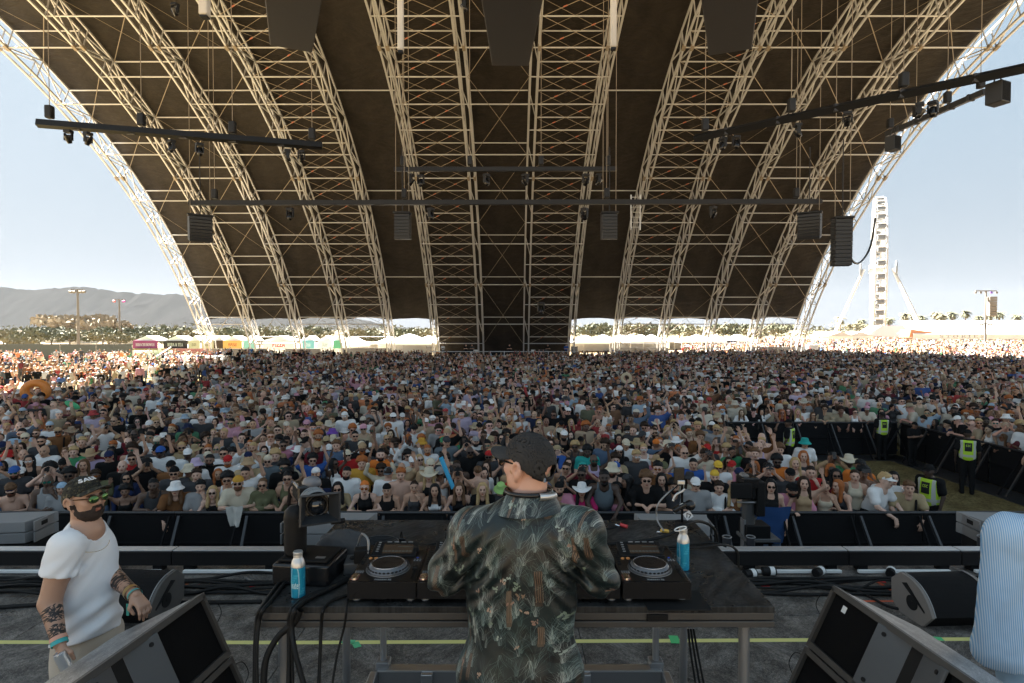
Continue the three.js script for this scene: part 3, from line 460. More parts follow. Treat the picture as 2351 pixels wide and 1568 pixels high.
// ---------- front fill boxes on the stage edge, pit gear ----------
function fillBox(label, x, y, z, turn, w = 0.95) {
  const o = thing('front_fill_speaker', label, 'speaker', V(x, y, z), turn, 'front fill speakers along the stage edge'), g = std([0.24, 0.24, 0.24], 0.7, 0.1);
  for (const k of [0, 1]) { part('cabinet', prism([[-w / 2, 0.2], [w / 2, 0.2], [w * 0.42, -0.2], [-w * 0.42, -0.2]], 0.13, 0.008).rotateX(-Math.PI / 2).translate(0, 0.07 + k * 0.14, 0), k ? g : std([0.19, 0.19, 0.19], 0.7), o); for (const s of [-1, 1]) part('end_plate', rbox(0.02, 0.12, 0.34, 0.004, s * (w / 2 - 0.02), 0.07 + k * 0.14, 0.02), M.dullalu, o); }
  part('sub_cabinet', rbox(w * 0.9, y - 0.02, 0.42, 0.01, 0, -(y - 0.02) / 2 - 0.01, 0), M.black, o);
  for (const s of [-1, 1]) part('carry_hole', rbox(0.024, 0.06, 0.12, 0.01, s * (w / 2 - 0.019), 0.21, 0.02), M.black, o);
}
fillBox('grey two-box front fill speaker at the left stage edge', -6.7, STAGE, -7.15, 0.1, 1.5);
fillBox('grey front fill speaker seen above the table behind the robotic camera', -2.3, STAGE + 0.02, -7.1, 0, 1.1);
fillBox('grey front fill speaker behind the back right table corner', 2.02, STAGE + 0.02, -7.05, -0.06, 0.9);
fillBox('grey two-box front fill speaker at the right stage edge beside the striped shirt', 6.35, STAGE + 0.02, -7.1, -0.1, 1.15);
for (const [i, [x, y]] of [[1669, 1250], [1723, 1252], [2255, 1260], [2312, 1258]].entries()) { const o = thing('pipe_stub', ['short black pipe stub nearest the table on the stage edge', 'short black pipe stub under the pit camera column', 'short black pipe stub left of the right front fill speaker', 'short black pipe stub touching the right front fill speaker'][i], 'pipe', at(x, y, 6.6), 0, 'pipe stubs on the stage edge'); o.position.y = STAGE; part('tube', new THREE.CylinderGeometry(0.05, 0.05, 0.24, 18, 1, true).translate(0, 0.12, 0), std([0.05, 0.05, 0.055], 0.4, 0.3, { side: THREE.DoubleSide }), o); part('collar', new THREE.TorusGeometry(0.05, 0.006, 6, 20).rotateX(Math.PI / 2).translate(0, 0.24, 0), M.dullalu, o); }
{ // camera on a pedestal in the pit
  const b = at(1724, 1258, 8.2), o = thing('pit_camera', 'broadcast camera on a tall grey pedestal in the pit right of the table', 'camera', V(b.x, 0, b.z)), q = (x, y, d = 8.2) => at(x, y, d).sub(o.position);
  bar('column', q(1714, 1420), q(1714, 1190), 0.13, M.dullalu, o); bar('mast', q(1718, 1215), q(1718, 1150), 0.18, std([0.12, 0.12, 0.12], 0.4, 0.5), o, CYL);
  part('shelf', rbox(0.5, 0.05, 0.35, 0.01).translate(...q(1740, 1232).toArray()), std([0.09, 0.09, 0.09], 0.6), o); part('shelf_block', rbox(0.34, 0.2, 0.3, 0.01).translate(...q(1732, 1216).toArray()), M.black, o);
  part('side_panel', rbox(0.12, 0.5, 0.3, 0.02).translate(...q(1738, 1140).toArray()), M.black, o);
  part('viewfinder_hood', rbox(0.28, 0.2, 0.28, 0.03).translate(...q(1706, 1126).toArray()), M.gloss, o); part('hood_front', rbox(0.30, 0.22, 0.03, 0.02).translate(...q(1702, 1127, 8.05).toArray()), M.black, o);
  part('camera_body', rbox(0.22, 0.16, 0.3, 0.02).translate(...q(1716, 1104).toArray()), M.gloss, o); part('top_light', cyl(0.05, 0.05, 0.12, 14).rotateX(1.57).translate(...q(1708, 1093).toArray()), M.dullalu, o);
  part('ring', new THREE.TorusGeometry(0.13, 0.015, 8, 26).rotateX(1.3).translate(...q(1716, 1153).toArray()), M.dullalu, o); part('lead', tube([q(1730, 1170), q(1736, 1180), q(1735, 1190), q(1722, 1194)], 0.012), M.dullalu, o);
  for (const s of [-1, 1]) bar('foot', q(1714, 1400), V(s * 0.5, 0.03, 0.2), 0.05, M.dullalu, o);
}
// ---------- bodies: tapered limbs joined smoothly and meshed on a grid ----------
const C = (a, b, ra, rb = ra, k = 0.03) => ({ a, b, ra, rb, k });
const E = (c, r, k = 0.03, rot = null) => ({ c, r: Array.isArray(r) ? V(...r) : V(r, r, r), k, rot });
const _p = V(), _q = V();
function prim(o, x, y, z) {
  if (o.a) {
    const ax = o.a.x, ay = o.a.y, az = o.a.z, bx = o.b.x - ax, by = o.b.y - ay, bz = o.b.z - az, px = x - ax, py = y - ay, pz = z - az;
    let t = (px * bx + py * by + pz * bz) / (bx * bx + by * by + bz * bz + 1e-9); t = t < 0 ? 0 : t > 1 ? 1 : t;
    const dx = px - bx * t, dy = py - by * t, dz = pz - bz * t; return Math.sqrt(dx * dx + dy * dy + dz * dz) - (o.ra + (o.rb - o.ra) * t);
  }
  _p.set(x - o.c.x, y - o.c.y, z - o.c.z); if (o.rot) _p.applyQuaternion(o.rot);
  const kx = _p.x / o.r.x, ky = _p.y / o.r.y, kz = _p.z / o.r.z, k0 = Math.sqrt(kx * kx + ky * ky + kz * kz), lx = kx / o.r.x, ly = ky / o.r.y, lz = kz / o.r.z, k1 = Math.sqrt(lx * lx + ly * ly + lz * lz);
  return k1 < 1e-9 ? -Math.min(o.r.x, o.r.y, o.r.z) : k0 * (k0 - 1) / k1;
}
const smin = (a, b, k) => { const h = Math.max(k - Math.abs(a - b), 0) / k; return Math.min(a, b) - h * h * k * 0.25; };
const field = (list, grow = 0) => (x, y, z) => { let d = 1e3; for (const o of list) { const q = prim(o, x, y, z); if (o.cut) { const h = Math.max(o.k - Math.abs(-q - d), 0) / o.k; d = Math.max(-q, d) + h * h * o.k * 0.25; } else d = smin(d, q, o.k); } return d - grow; };
function bounds(list, m = 0.03) { const b = new THREE.Box3(); for (const o of list) { if (o.cut) continue; if (o.a) { const r = Math.max(o.ra, o.rb); b.expandByPoint(o.a.clone().addScalar(r)).expandByPoint(o.a.clone().addScalar(-r)).expandByPoint(o.b.clone().addScalar(r)).expandByPoint(o.b.clone().addScalar(-r)); } else { const r = o.rot ? V(1, 1, 1).multiplyScalar(Math.max(o.r.x, o.r.y, o.r.z)) : o.r; b.expandByPoint(o.c.clone().add(r)).expandByPoint(o.c.clone().sub(r)); } } return b.expandByScalar(m); }
function surface(f, b, cell) {   // surface nets
  const nx = Math.ceil((b.max.x - b.min.x) / cell) + 2, ny = Math.ceil((b.max.y - b.min.y) / cell) + 2, nq = Math.ceil((b.max.z - b.min.z) / cell) + 2, S = nx * ny, v = new Float32Array(S * nq), at_ = new Int32Array(S * nq).fill(-1), pos = [], idx = [];
  const X = (i) => b.min.x + (i - 0.5) * cell, Y = (j) => b.min.y + (j - 0.5) * cell, Z = (k) => b.min.z + (k - 0.5) * cell;
  for (let k = 0, o = 0; k < nq; k++) for (let j = 0; j < ny; j++) for (let i = 0; i < nx; i++) v[o++] = f(X(i), Y(j), Z(k));
  for (let k = 0; k < nq - 1; k++) for (let j = 0; j < ny - 1; j++) for (let i = 0; i < nx - 1; i++) {
    const o = i + j * nx + k * S; let mask = 0, n = 0, sx = 0, sy = 0, sz = 0; const c = [];
    for (let q = 0; q < 8; q++) { c[q] = v[o + (q & 1) + ((q >> 1) & 1) * nx + (q >> 2) * S]; if (c[q] < 0) mask |= 1 << q; }
    if (mask === 0 || mask === 255) continue;
    for (let a = 0; a < 8; a++) for (const s of [1, 2, 4]) if (!(a & s)) { const e = a | s; if ((c[a] < 0) !== (c[e] < 0)) { const t = c[a] / (c[a] - c[e]); sx += (a & 1) + (s === 1 ? t : 0); sy += ((a >> 1) & 1) + (s === 2 ? t : 0); sz += (a >> 2) + (s === 4 ? t : 0); n++; } }
    at_[o] = pos.length / 3; pos.push(X(i) + sx / n * cell, Y(j) + sy / n * cell, Z(k) + sz / n * cell);
  }
  const quad = (a, b2, c, d, flip) => { if (a < 0 || b2 < 0 || c < 0 || d < 0) return; flip ? idx.push(a, c, b2, a, d, c) : idx.push(a, b2, c, a, c, d); };
  for (let k = 1; k < nq - 1; k++) for (let j = 1; j < ny - 1; j++) for (let i = 1; i < nx - 1; i++) {
    const o = i + j * nx + k * S, s = v[o] < 0;
    if (s !== v[o + 1] < 0) quad(at_[o], at_[o - nx], at_[o - nx - S], at_[o - S], s);
    if (s !== v[o + nx] < 0) quad(at_[o], at_[o - S], at_[o - 1 - S], at_[o - 1], s);
    if (s !== v[o + S] < 0) quad(at_[o], at_[o - 1], at_[o - 1 - nx], at_[o - nx], s);
  }
  const g = new THREE.BufferGeometry(); g.setAttribute('position', new THREE.Float32BufferAttribute(pos, 3)); g.setIndex(idx); g.computeVertexNormals();
  g.setAttribute('uv', new THREE.BufferAttribute(new Float32Array(pos.length / 3 * 2), 2));
  const nr = g.attributes.normal, p = g.attributes.position; let flip = 0; for (let q = 0; q < p.count; q += 7) { const e = cell * 0.5; flip += f(p.getX(q) + nr.getX(q) * e, p.getY(q) + nr.getY(q) * e, p.getZ(q) + nr.getZ(q) * e) > f(p.getX(q), p.getY(q), p.getZ(q)) ? 1 : -1; }
  if (flip < 0) { for (let q = 0; q < idx.length; q += 3) { const t = idx[q]; idx[q] = idx[q + 1]; idx[q + 1] = t; } g.setIndex(idx); g.computeVertexNormals(); }
  return g;
}
const mesh = (list, cell, grow = 0) => surface(field(list, grow), bounds(list, 0.02 + grow), cell);
const weld = (list) => mergeGeometries(list);   // indexed, same attributes
function headPrims(s = 1, fem = 0) {   // centre of the skull at 0, looking along +z
  const v = (x, y, z) => V(x * s, y * s, z * s), w = fem ? 0.95 : 1, R = (...r) => r.map((q, i) => q * s * (i === 0 ? w : 1));
  return [E(v(0, 0.022, -0.014), R(0.077, 0.094, 0.096)), E(v(0, -0.045, 0.022), R(0.061, 0.072, 0.066), 0.04), E(v(0, -0.098, 0.052), R(0.032, 0.022, 0.026), 0.035 * s), C(v(0, 0.006, 0.084), v(0, -0.026, 0.103), 0.0095 * s, 0.0125 * s, 0.02 * s), E(v(0, 0.024, 0.074), R(0.05, 0.011, 0.014), 0.02 * s),
    ...[-1, 1].flatMap((q) => [E(v(q * 0.045, -0.022, 0.062), R(0.02, 0.018, 0.018), 0.03 * s), E(v(q * 0.08 * w, -0.012, -0.006), R(0.011, 0.032, 0.02), 0.008 * s), { ...E(v(q * 0.031, 0.001, 0.094), R(0.017, 0.011, 0.014), 0.016 * s), cut: 1 }]),
    E(v(0, -0.066, 0.083), R(0.022, 0.0085, 0.01), 0.008 * s), C(v(0, -0.07, -0.02), v(0, -0.19, -0.035), (fem ? 0.046 : 0.055) * s, (fem ? 0.05 : 0.062) * s, 0.03 * s)];
}
function faceUV(g, s = 1) { const p = g.attributes.position, u = g.attributes.uv; for (let k = 0; k < p.count; k++) { const x = p.getX(k) / s, y = p.getY(k) / s, z = p.getZ(k) / s; if (z > 0.0 && y > -0.13) u.setXY(k, Math.min(0.999, Math.max(0.001, 0.5 + x / 0.2)), (y + 0.15) / 0.3); else u.setXY(k, x < 0 ? 0.001 : 0.999, y < -0.13 ? 0.002 : 0.998); } return g; }
function handPrims(w, d, n, side, curl = 0.5, s = 1) {   // wrist, direction of the fingers, direction the palm faces, thumb side
  const D = d.clone().normalize(), N = n.clone().addScaledVector(D, -n.dot(D)).normalize(), S = V().crossVectors(D, N).multiplyScalar(side), P = (a, b, c) => w.clone().addScaledVector(D, a * s).addScaledVector(S, b * s).addScaledVector(N, c * s), L = [];
  for (const b of [-0.026, -0.009, 0.009, 0.026]) L.push(C(P(0.0, b * 0.75, 0), P(0.085, b, 0), 0.0145 * s, 0.012 * s, 0.02 * s));
  [[0.03, 0.062], [0.0105, 0.078], [-0.0095, 0.073], [-0.028, 0.056]].forEach(([b, l], i) => { const c = curl + i * 0.06, a1 = c * 0.7, a2 = c * 1.5, p0 = P(0.088, b, 0), p1 = P(0.088 + l * 0.52 * Math.cos(a1), b * 1.12, l * 0.52 * Math.sin(a1)), p2 = p1.clone().addScaledVector(D, l * 0.52 * s * Math.cos(a2)).addScaledVector(N, l * 0.52 * s * Math.sin(a2)); L.push(C(p0, p1, 0.0095 * s, 0.0085 * s, 0.006 * s), C(p1, p2, 0.0085 * s, 0.007 * s, 0.006 * s)); });
  const t1 = P(0.05, 0.052, 0.012 + curl * 0.02); L.push(C(P(0.015, 0.022, 0.004), t1, 0.0135 * s, 0.0105 * s, 0.012 * s), C(t1, P(0.085, 0.056 - curl * 0.02, 0.02 + curl * 0.03), 0.0105 * s, 0.0085 * s, 0.006 * s));
  return L;
}
const faceTex = (beard, mask) => tex(128, (c, w) => {
  c.fillStyle = '#fff'; c.fillRect(0, 0, w, w); const X = (x) => (0.5 + x / 0.2) * w, Y = (y) => (1 - (y + 0.15) / 0.3) * w;
  if (beard) { c.fillStyle = beard; c.beginPath(); c.moveTo(X(-0.075), Y(-0.02)); c.lineTo(X(-0.05), Y(-0.05)); c.lineTo(X(-0.03), Y(-0.048)); c.lineTo(X(0), Y(-0.05)); c.lineTo(X(0.03), Y(-0.048)); c.lineTo(X(0.05), Y(-0.05)); c.lineTo(X(0.075), Y(-0.02)); c.lineTo(X(0.07), Y(-0.125)); c.lineTo(X(-0.07), Y(-0.125)); c.fill(); }
  for (const s of [-1, 1]) { c.fillStyle = '#efe6de'; c.beginPath(); c.ellipse(X(s * 0.031), Y(-0.001), 9, 4.2, 0, 0, 7); c.fill(); c.fillStyle = '#20150f'; c.beginPath(); c.ellipse(X(s * 0.031), Y(0), 4.4, 4.2, 0, 0, 7); c.fill(); c.fillStyle = '#33231a'; c.fillRect(X(s * 0.031) - 10, Y(0.009), 20, 2.4); c.fillStyle = '#4a3527'; c.beginPath(); c.ellipse(X(s * 0.032), Y(0.022), 13, 2.6, -s * 0.12, 0, 7); c.fill(); c.fillStyle = '#8d6a5c'; c.beginPath(); c.ellipse(X(s * 0.008), Y(-0.034), 2.4, 1.6, 0, 0, 7); c.fill(); }
  c.fillStyle = '#b9665c'; c.beginPath(); c.ellipse(X(0), Y(-0.066), 14, 4, 0, 0, 7); c.fill(); c.fillStyle = '#6d332e'; c.fillRect(X(0) - 13, Y(-0.066) - 0.7, 26, 1.5);
});
const FACE = [faceTex(), faceTex('#6a5344')];
const SKIN = { pale: [0.66, 0.43, 0.33], fair: [0.60, 0.37, 0.27], tan: [0.49, 0.285, 0.19], olive: [0.42, 0.25, 0.16], brown: [0.23, 0.125, 0.08], dark: [0.105, 0.06, 0.04], deep: [0.065, 0.038, 0.027] };
const skinMat = {}; const skin = (n, beard) => skinMat[n + !!beard] ??= new THREE.MeshPhysicalMaterial({ color: new THREE.Color(...SKIN[n]), roughness: 0.55, map: FACE[beard ? 1 : 0] });
const COLOR = { white: [0.78, 0.78, 0.77], cream: [0.62, 0.55, 0.42], grey: [0.30, 0.30, 0.30], charcoal: [0.055, 0.056, 0.06], black: [0.012, 0.012, 0.0125], red: [0.45, 0.03, 0.03], maroon: [0.15, 0.02, 0.03], orange: [0.70, 0.20, 0.04], yellow: [0.72, 0.46, 0.06], gold: [0.55, 0.30, 0.05], green: [0.06, 0.26, 0.12], olive: [0.13, 0.13, 0.07], teal: [0.03, 0.34, 0.31], 'light blue': [0.33, 0.48, 0.62], blue: [0.04, 0.11, 0.36], navy: [0.02, 0.03, 0.08], purple: [0.17, 0.08, 0.38], lilac: [0.50, 0.40, 0.56], pink: [0.63, 0.27, 0.36], magenta: [0.50, 0.03, 0.14], khaki: [0.40, 0.31, 0.18], brown: [0.19, 0.085, 0.035], tan: [0.42, 0.29, 0.17], denim: [0.10, 0.15, 0.23], lime: [0.36, 0.60, 0.20], blond: [0.48, 0.33, 0.16], ginger: [0.38, 0.12, 0.035], 'dark brown': [0.028, 0.016, 0.010], 'light brown': [0.13, 0.07, 0.036], 'slate': [0.13, 0.16, 0.18] };
const weave = noiseTex(128, (u, v) => { const k = 0.5 + 0.35 * tnoise(u, v, 30) + 0.3 * tnoise(u, v, 8, 4); return [k, k, k]; }, false);
const clothMat = {}; const cloth = (n) => clothMat[n] ??= soft(COLOR[n], 0.9, 0.25);
const hairMat = {}; const hairM = (n) => hairMat[n] ??= soft(COLOR[n], 0.6, 0.4);
// hair, hats and glasses around a head centred at 0
function lump(list, cell, amp, fr, cut) { const f = field(list), b = bounds(list, 0.03 + amp); return surface((x, y, z) => { let d = f(x, y, z) + amp * (nz(x * fr, y * fr, z * fr) + 0.6 * nz(x * fr * 2.3, y * fr * 2.3, z * fr * 2.3)); if (cut) d = Math.max(d, cut(x, y, z)); return d; }, b, cell); }
const faceCut = (x, y, z) => Math.min(z - 0.03 - Math.max(0, (y - 0.045) * 2.2), 0.085 - y * 0.9 - 0.0) > 0 ? 0.02 : -0.02;
const HAIR = {
  short: lump([E(V(0, 0.034, -0.02), [0.086, 0.1, 0.1])], 0.014, 0.010, 30, (x, y, z) => Math.max(-0.045 - y + z * 0.15, (z - 0.05) - (y - 0.06) * 2.4)),
  messy: lump([E(V(0, 0.045, -0.012), [0.098, 0.105, 0.108])], 0.016, 0.024, 26, (x, y, z) => Math.max(-0.05 - y, (z - 0.055) - (y - 0.055) * 2.6)),
  curly: lump([E(V(0, 0.06, -0.02), [0.125, 0.125, 0.125])], 0.02, 0.022, 38, (x, y, z) => Math.max(-0.07 - y, (z - 0.05) - (y - 0.05) * 2.4)),
  long: lump([E(V(0, 0.036, -0.02), [0.092, 0.1, 0.102]), C(V(-0.07, 0, -0.02), V(-0.095, -0.27, 0.03), 0.04, 0.034, 0.04), C(V(0.07, 0, -0.02), V(0.095, -0.27, 0.03), 0.04, 0.034, 0.04), C(V(0, 0, -0.07), V(0, -0.27, -0.09), 0.06, 0.05, 0.06)], 0.018, 0.009, 24, (x, y, z) => Math.abs(x) < 0.068 && y < 0.075 ? z - 0.04 : z - 0.10),
  bun: lump([E(V(0, 0.03, -0.02), [0.085, 0.096, 0.1]), E(V(0, 0.07, -0.11), 0.045, 0.02)], 0.016, 0.007, 30, (x, y, z) => Math.max(-0.06 - y, (z - 0.045) - (y - 0.065) * 2.2)),
};
const BEARD = lump([E(V(0, -0.075, 0.03), [0.068, 0.062, 0.066])], 0.014, 0.008, 40, (x, y, z) => Math.max(y + 0.048 + (Math.abs(x) > 0.045 ? -0.03 : 0), -0.005 - z, Math.abs(x) < 0.024 && y > -0.078 && y < -0.056 ? 0.01 : -1));
const brim = (r0, r1, drop, wave = 0) => { const g = lathe([[r0, 0.004], [r1, -drop + 0.004], [r1 + 0.003, -drop], [r1, -drop - 0.004], [r0, -0.004]], 26), p = g.attributes.position; if (wave) for (let k = 0; k < p.count; k++) { const x = p.getX(k), z = p.getZ(k), r = Math.hypot(x, z); if (r > r0 + 0.01) p.setY(k, p.getY(k) + wave * (x * x - z * z) / (r * r) * (r - r0)); } g.computeVertexNormals(); return g; };
const dome = (r, h, flat = 0) => new THREE.SphereGeometry(r, 22, 12, 0, Math.PI * 2, 0, Math.PI / 2).scale(1, h / r, 1.12);
const visor = (sgn = 1) => { const g = new THREE.CylinderGeometry(0.088, 0.088, 0.008, 22, 3, false, -1.15, 2.3).scale(1, 1, 1.2).toNonIndexed(), p = g.attributes.position; for (let k = 0; k < p.count; k++) { const z = p.getZ(k), x = p.getX(k); if (z > 0.03) p.setZ(k, z + 0.075 * Math.sqrt(Math.max(0, 1 - (x / 0.09) ** 2))); p.setY(k, p.getY(k) - 0.012 * Math.max(0, (z - 0.02) / 0.08) - 1.6 * x * x); } g.computeVertexNormals(); return g.scale(1, 1, sgn); };
const HAT = {
  cap: merge([dome(0.093, 0.1).translate(0, 0.035, -0.01), visor().translate(0, 0.042, 0.0)]),
  'backwards cap': merge([dome(0.093, 0.1).translate(0, 0.035, -0.01), visor().rotateY(Math.PI).translate(0, 0.036, -0.02)]),
  'bucket hat': merge([lathe([[0, 0.1], [0.07, 0.1], [0.082, 0.088], [0.095, 0.02]], 24).scale(1, 1, 1.1).translate(0, 0.035, -0.01), brim(0.095, 0.15, 0.055).scale(1, 1, 1.08).translate(0, 0.055, -0.01)]),
  'straw hat': merge([lathe([[0, 0.105], [0.05, 0.115], [0.075, 0.105], [0.09, 0.05], [0.095, 0]], 24).scale(1, 1, 1.12).translate(0, 0.045, -0.01), brim(0.094, 0.185, 0.01, 0.35).translate(0, 0.048, -0.01)]),
  beanie: lump([E(V(0, 0.042, -0.014), [0.089, 0.1, 0.104])], 0.016, 0.004, 40, (x, y, z) => -y - 0.0 + 0.03 - z * -0.1),
};
const SHADES = (() => { const g = []; for (const s of [-1, 1]) { const l = new THREE.CylinderGeometry(0.105, 0.098, 0.036, 8, 1, true, s * 0.36 - 0.24, 0.48).translate(0, -0.0, 0.0); g.push(l, l.clone().scale(1.03, 1, 1.03)); g.push(box(0.006, 0.01, 0.1, s * 0.082, 0.008, 0.045)); } g.push(box(0.03, 0.008, 0.006, 0, 0.01, 0.104)); return merge(g); })();
const SHADE_M = { dark: new THREE.MeshPhysicalMaterial({ color: new THREE.Color(0.01, 0.01, 0.012), roughness: 0.12, side: THREE.DoubleSide }), 'orange mirrored': new THREE.MeshPhysicalMaterial({ color: new THREE.Color(0.75, 0.22, 0.03), roughness: 0.15, metalness: 0.7, side: THREE.DoubleSide }), 'green mirrored': new THREE.MeshPhysicalMaterial({ color: new THREE.Color(0.05, 0.42, 0.36), roughness: 0.15, metalness: 0.7, side: THREE.DoubleSide }), 'white framed': std([0.7, 0.7, 0.7], 0.4, 0, { side: THREE.DoubleSide }) };
// poses: [elbow, wrist, finger direction, palm direction] of the left (+x) and right (-x) arm; head; forward lean
const POSES = {
  standing: { L: [[0.25, 1.15, -0.02], [0.25, 0.91, 0.08], [0, -1, 0.2], [-1, 0, 0]] },
  leaning: { lean: 0.16, L: [[0.29, 1.13, 0.22], [0.07, 1.17, 0.40], [-0.6, -0.4, 0.5], [0, -1, 0]] },
  dangling: { lean: 0.18, L: [[0.27, 1.14, 0.27], [0.15, 0.98, 0.50], [-0.1, -1, 0.15], [-0.3, 0, -1]] },
  crossed: { lean: 0.06, L: [[0.27, 1.14, 0.10], [-0.09, 1.16, 0.24], [-1, 0.1, 0], [0, 0, -1]], R: [[-0.27, 1.14, 0.10], [0.09, 1.20, 0.27], [1, 0.1, 0], [0, 0, -1]] },
  'arm raised': { L: [[0.33, 1.60, 0.10], [0.27, 1.85, 0.12], [-0.1, 1, 0.1], [0, 0, 1]], R: [[-0.26, 1.15, 0.04], [-0.17, 1.14, 0.26], [0.3, 0.1, 1], [0, -1, 0]] },
  'both arms up': { L: [[0.34, 1.58, 0.08], [0.24, 1.85, 0.14], [-0.15, 1, 0.1], [0, 0, 1]] },
  filming: { L: [[0.29, 1.42, 0.20], [0.085, 1.62, 0.30], [-0.25, 1, 0.1], [-0.8, 0, 0.6]] },
  'hand at face': { L: [[0.26, 1.16, 0.17], [0.10, 1.42, 0.19], [-0.4, 0.9, -0.2], [-0.6, 0, -0.8]], R: [[-0.26, 1.14, 0.08], [-0.04, 1.13, 0.25], [1, 0.1, 0.1], [0, 0, -1]] },
};
const figures = {};
function figure(pose, fem) {
  const key = pose + fem; if (figures[key]) return figures[key];
  const P = POSES[pose], lean = P.lean || 0, sw = fem ? 0.152 : 0.188, hz = lean, dy = -lean * 0.42, up = V(0, 1.62 + dy, hz + 0.03 + lean * 0.25), f = {};
  const sh = (s) => V(s * sw, 1.42 + dy, hz * 0.9 - 0.01), arm = (s) => { const a = s < 0 && P.R ? P.R : P.L.map((q) => [q[0] * s, q[1], q[2]]); return a.map((q) => V(...q)); };
  const torso = [E(V(0, 1.27 + dy * 0.8, hz * 0.7), fem ? [0.138, 0.20, 0.094] : [0.172, 0.22, 0.112]), E(V(0, 1.02, 0), fem ? [0.145, 0.13, 0.105] : [0.148, 0.15, 0.104], 0.08), E(V(0, 1.15, hz * 0.4), fem ? [0.108, 0.15, 0.078] : [0.14, 0.16, 0.094], 0.06), C(sh(-1), sh(1), 0.062, 0.062, 0.06), C(sh(-1).lerp(sh(1), 0.25), V(0, 1.5 + dy, hz - 0.01), 0.05, 0.05, 0.05), C(sh(1).lerp(sh(-1), 0.25), V(0, 1.5 + dy, hz - 0.01), 0.05, 0.05, 0.05)];
  if (fem) torso.push(...[-1, 1].map((s) => E(V(s * 0.062, 1.29 + dy, hz * 0.8 + 0.085), [0.055, 0.055, 0.05], 0.03)));
  const upper = [], fore = [], hands = [];
  for (const s of [-1, 1]) { const [e, w, d, n] = arm(s), a = fem ? 0.8 : 1; upper.push(C(sh(s), e, 0.054 * a, 0.042 * a, 0.05)); fore.push(C(e, w, 0.043 * a, 0.029 * a, 0.02)); hands.push(handPrims(w, d, n, s * -1 * (P.R && s < 0 ? 1 : 1), 0.45, fem ? 0.9 : 1)); }
  const hp = headPrims(1, fem).map((o) => { const q = { ...o }; for (const k of ['a', 'b', 'c']) if (q[k]) q[k] = q[k].clone(); return q; });
  const hg = faceUV(surface(field(hp), bounds(hp, 0.02), 0.0145)).translate(up.x, up.y, up.z);
  const bodyList = [...torso, ...upper, ...fore, C(up.clone().add(V(0, -0.15, -0.03)), V(0, 1.45 + dy, hz), 0.05, 0.06, 0.05)];
  const bg = mesh(bodyList, 0.03), hd = hands.map((h) => mesh(h, 0.0095));
  for (const g of [bg, ...hd]) g.attributes.uv.array.fill(0.002);
  f.body = weld([hg, bg, ...hd]);
  const fold = (x, y, z) => 0.006 * nz(x * 9, y * 13, z * 9) + 0.004 * nz(x * 20, y * 26, z * 20);
  const make = (list, grow, clip, cell = 0.027) => { const q = field(list, grow), b = bounds(list, grow + 0.02); return surface((x, y, z) => Math.max(q(x, y, z) + fold(x, y, z), clip(x, y, z)), b, cell); };
  const neck = (y, x, z, low) => y - (1.475 + dy - low) - Math.max(0, Math.abs(x) - 0.06) * 0 - (Math.abs(x) > 0.075 ? 0.3 : 0);
  const sleeve = upper.map((u) => C(u.a, u.a.clone().lerp(u.b, 0.66), u.ra + 0.012, u.rb + 0.022, 0.05));
  f.tee = make([...torso, ...sleeve], 0.016, (x, y, z) => Math.max(0.92 - y, Math.abs(x) < 0.1 ? y - (1.5 + dy) : -1));
  f.shirt = make([...torso, ...upper, ...fore.map((u) => C(u.a, u.a.clone().lerp(u.b, 0.8), u.ra + 0.002, u.rb + 0.008, 0.02))], 0.013, (x, y, z) => Math.max(0.88 - y, Math.abs(x) < 0.1 ? y - (1.5 + dy) : -1));
  f.tank = make(torso, 0.011, (x, y, z) => Math.max(0.95 - y, y - (1.405 + dy) - (Math.abs(Math.abs(x) - 0.085) < 0.028 ? 0.1 : 0), Math.abs(x) - sw * 0.86));
  f.crop = make(torso, 0.009, (x, y, z) => Math.max(1.14 - y, y - (1.35 + dy) - (Math.abs(Math.abs(x) - 0.085) < 0.014 ? 0.12 : 0), Math.abs(x) - sw * 0.84));
  const legs = [-1, 1].flatMap((s) => [C(V(s * 0.09, 0.94, 0), V(s * 0.1, 0.5, 0.02), 0.092, 0.062, 0.03), C(V(s * 0.1, 0.5, 0.02), V(s * 0.105, 0.1, -0.01), 0.062, 0.046, 0.02), C(V(s * 0.105, 0.045, -0.03), V(s * 0.115, 0.04, 0.14), 0.045, 0.038, 0.03)]);
  f.trousers = mesh([E(V(0, 0.97, 0), [0.155, 0.11, 0.112], 0.06), ...legs], 0.04, 0.012);
  f.head = up; f.pose = pose; f.fem = fem; f.wrists = [-1, 1].map((s) => arm(s));
  f.hands = [-1, 1].map((s) => { const [e, w, d] = arm(s); return w.clone().addScaledVector(d.clone().normalize(), 0.07); });
  return figures[key] = f;
}
const TOPNAME = { tee: 't-shirt', shirt: 'long sleeved shirt', tank: 'tank top', crop: 'crop top', none: 'no shirt' };
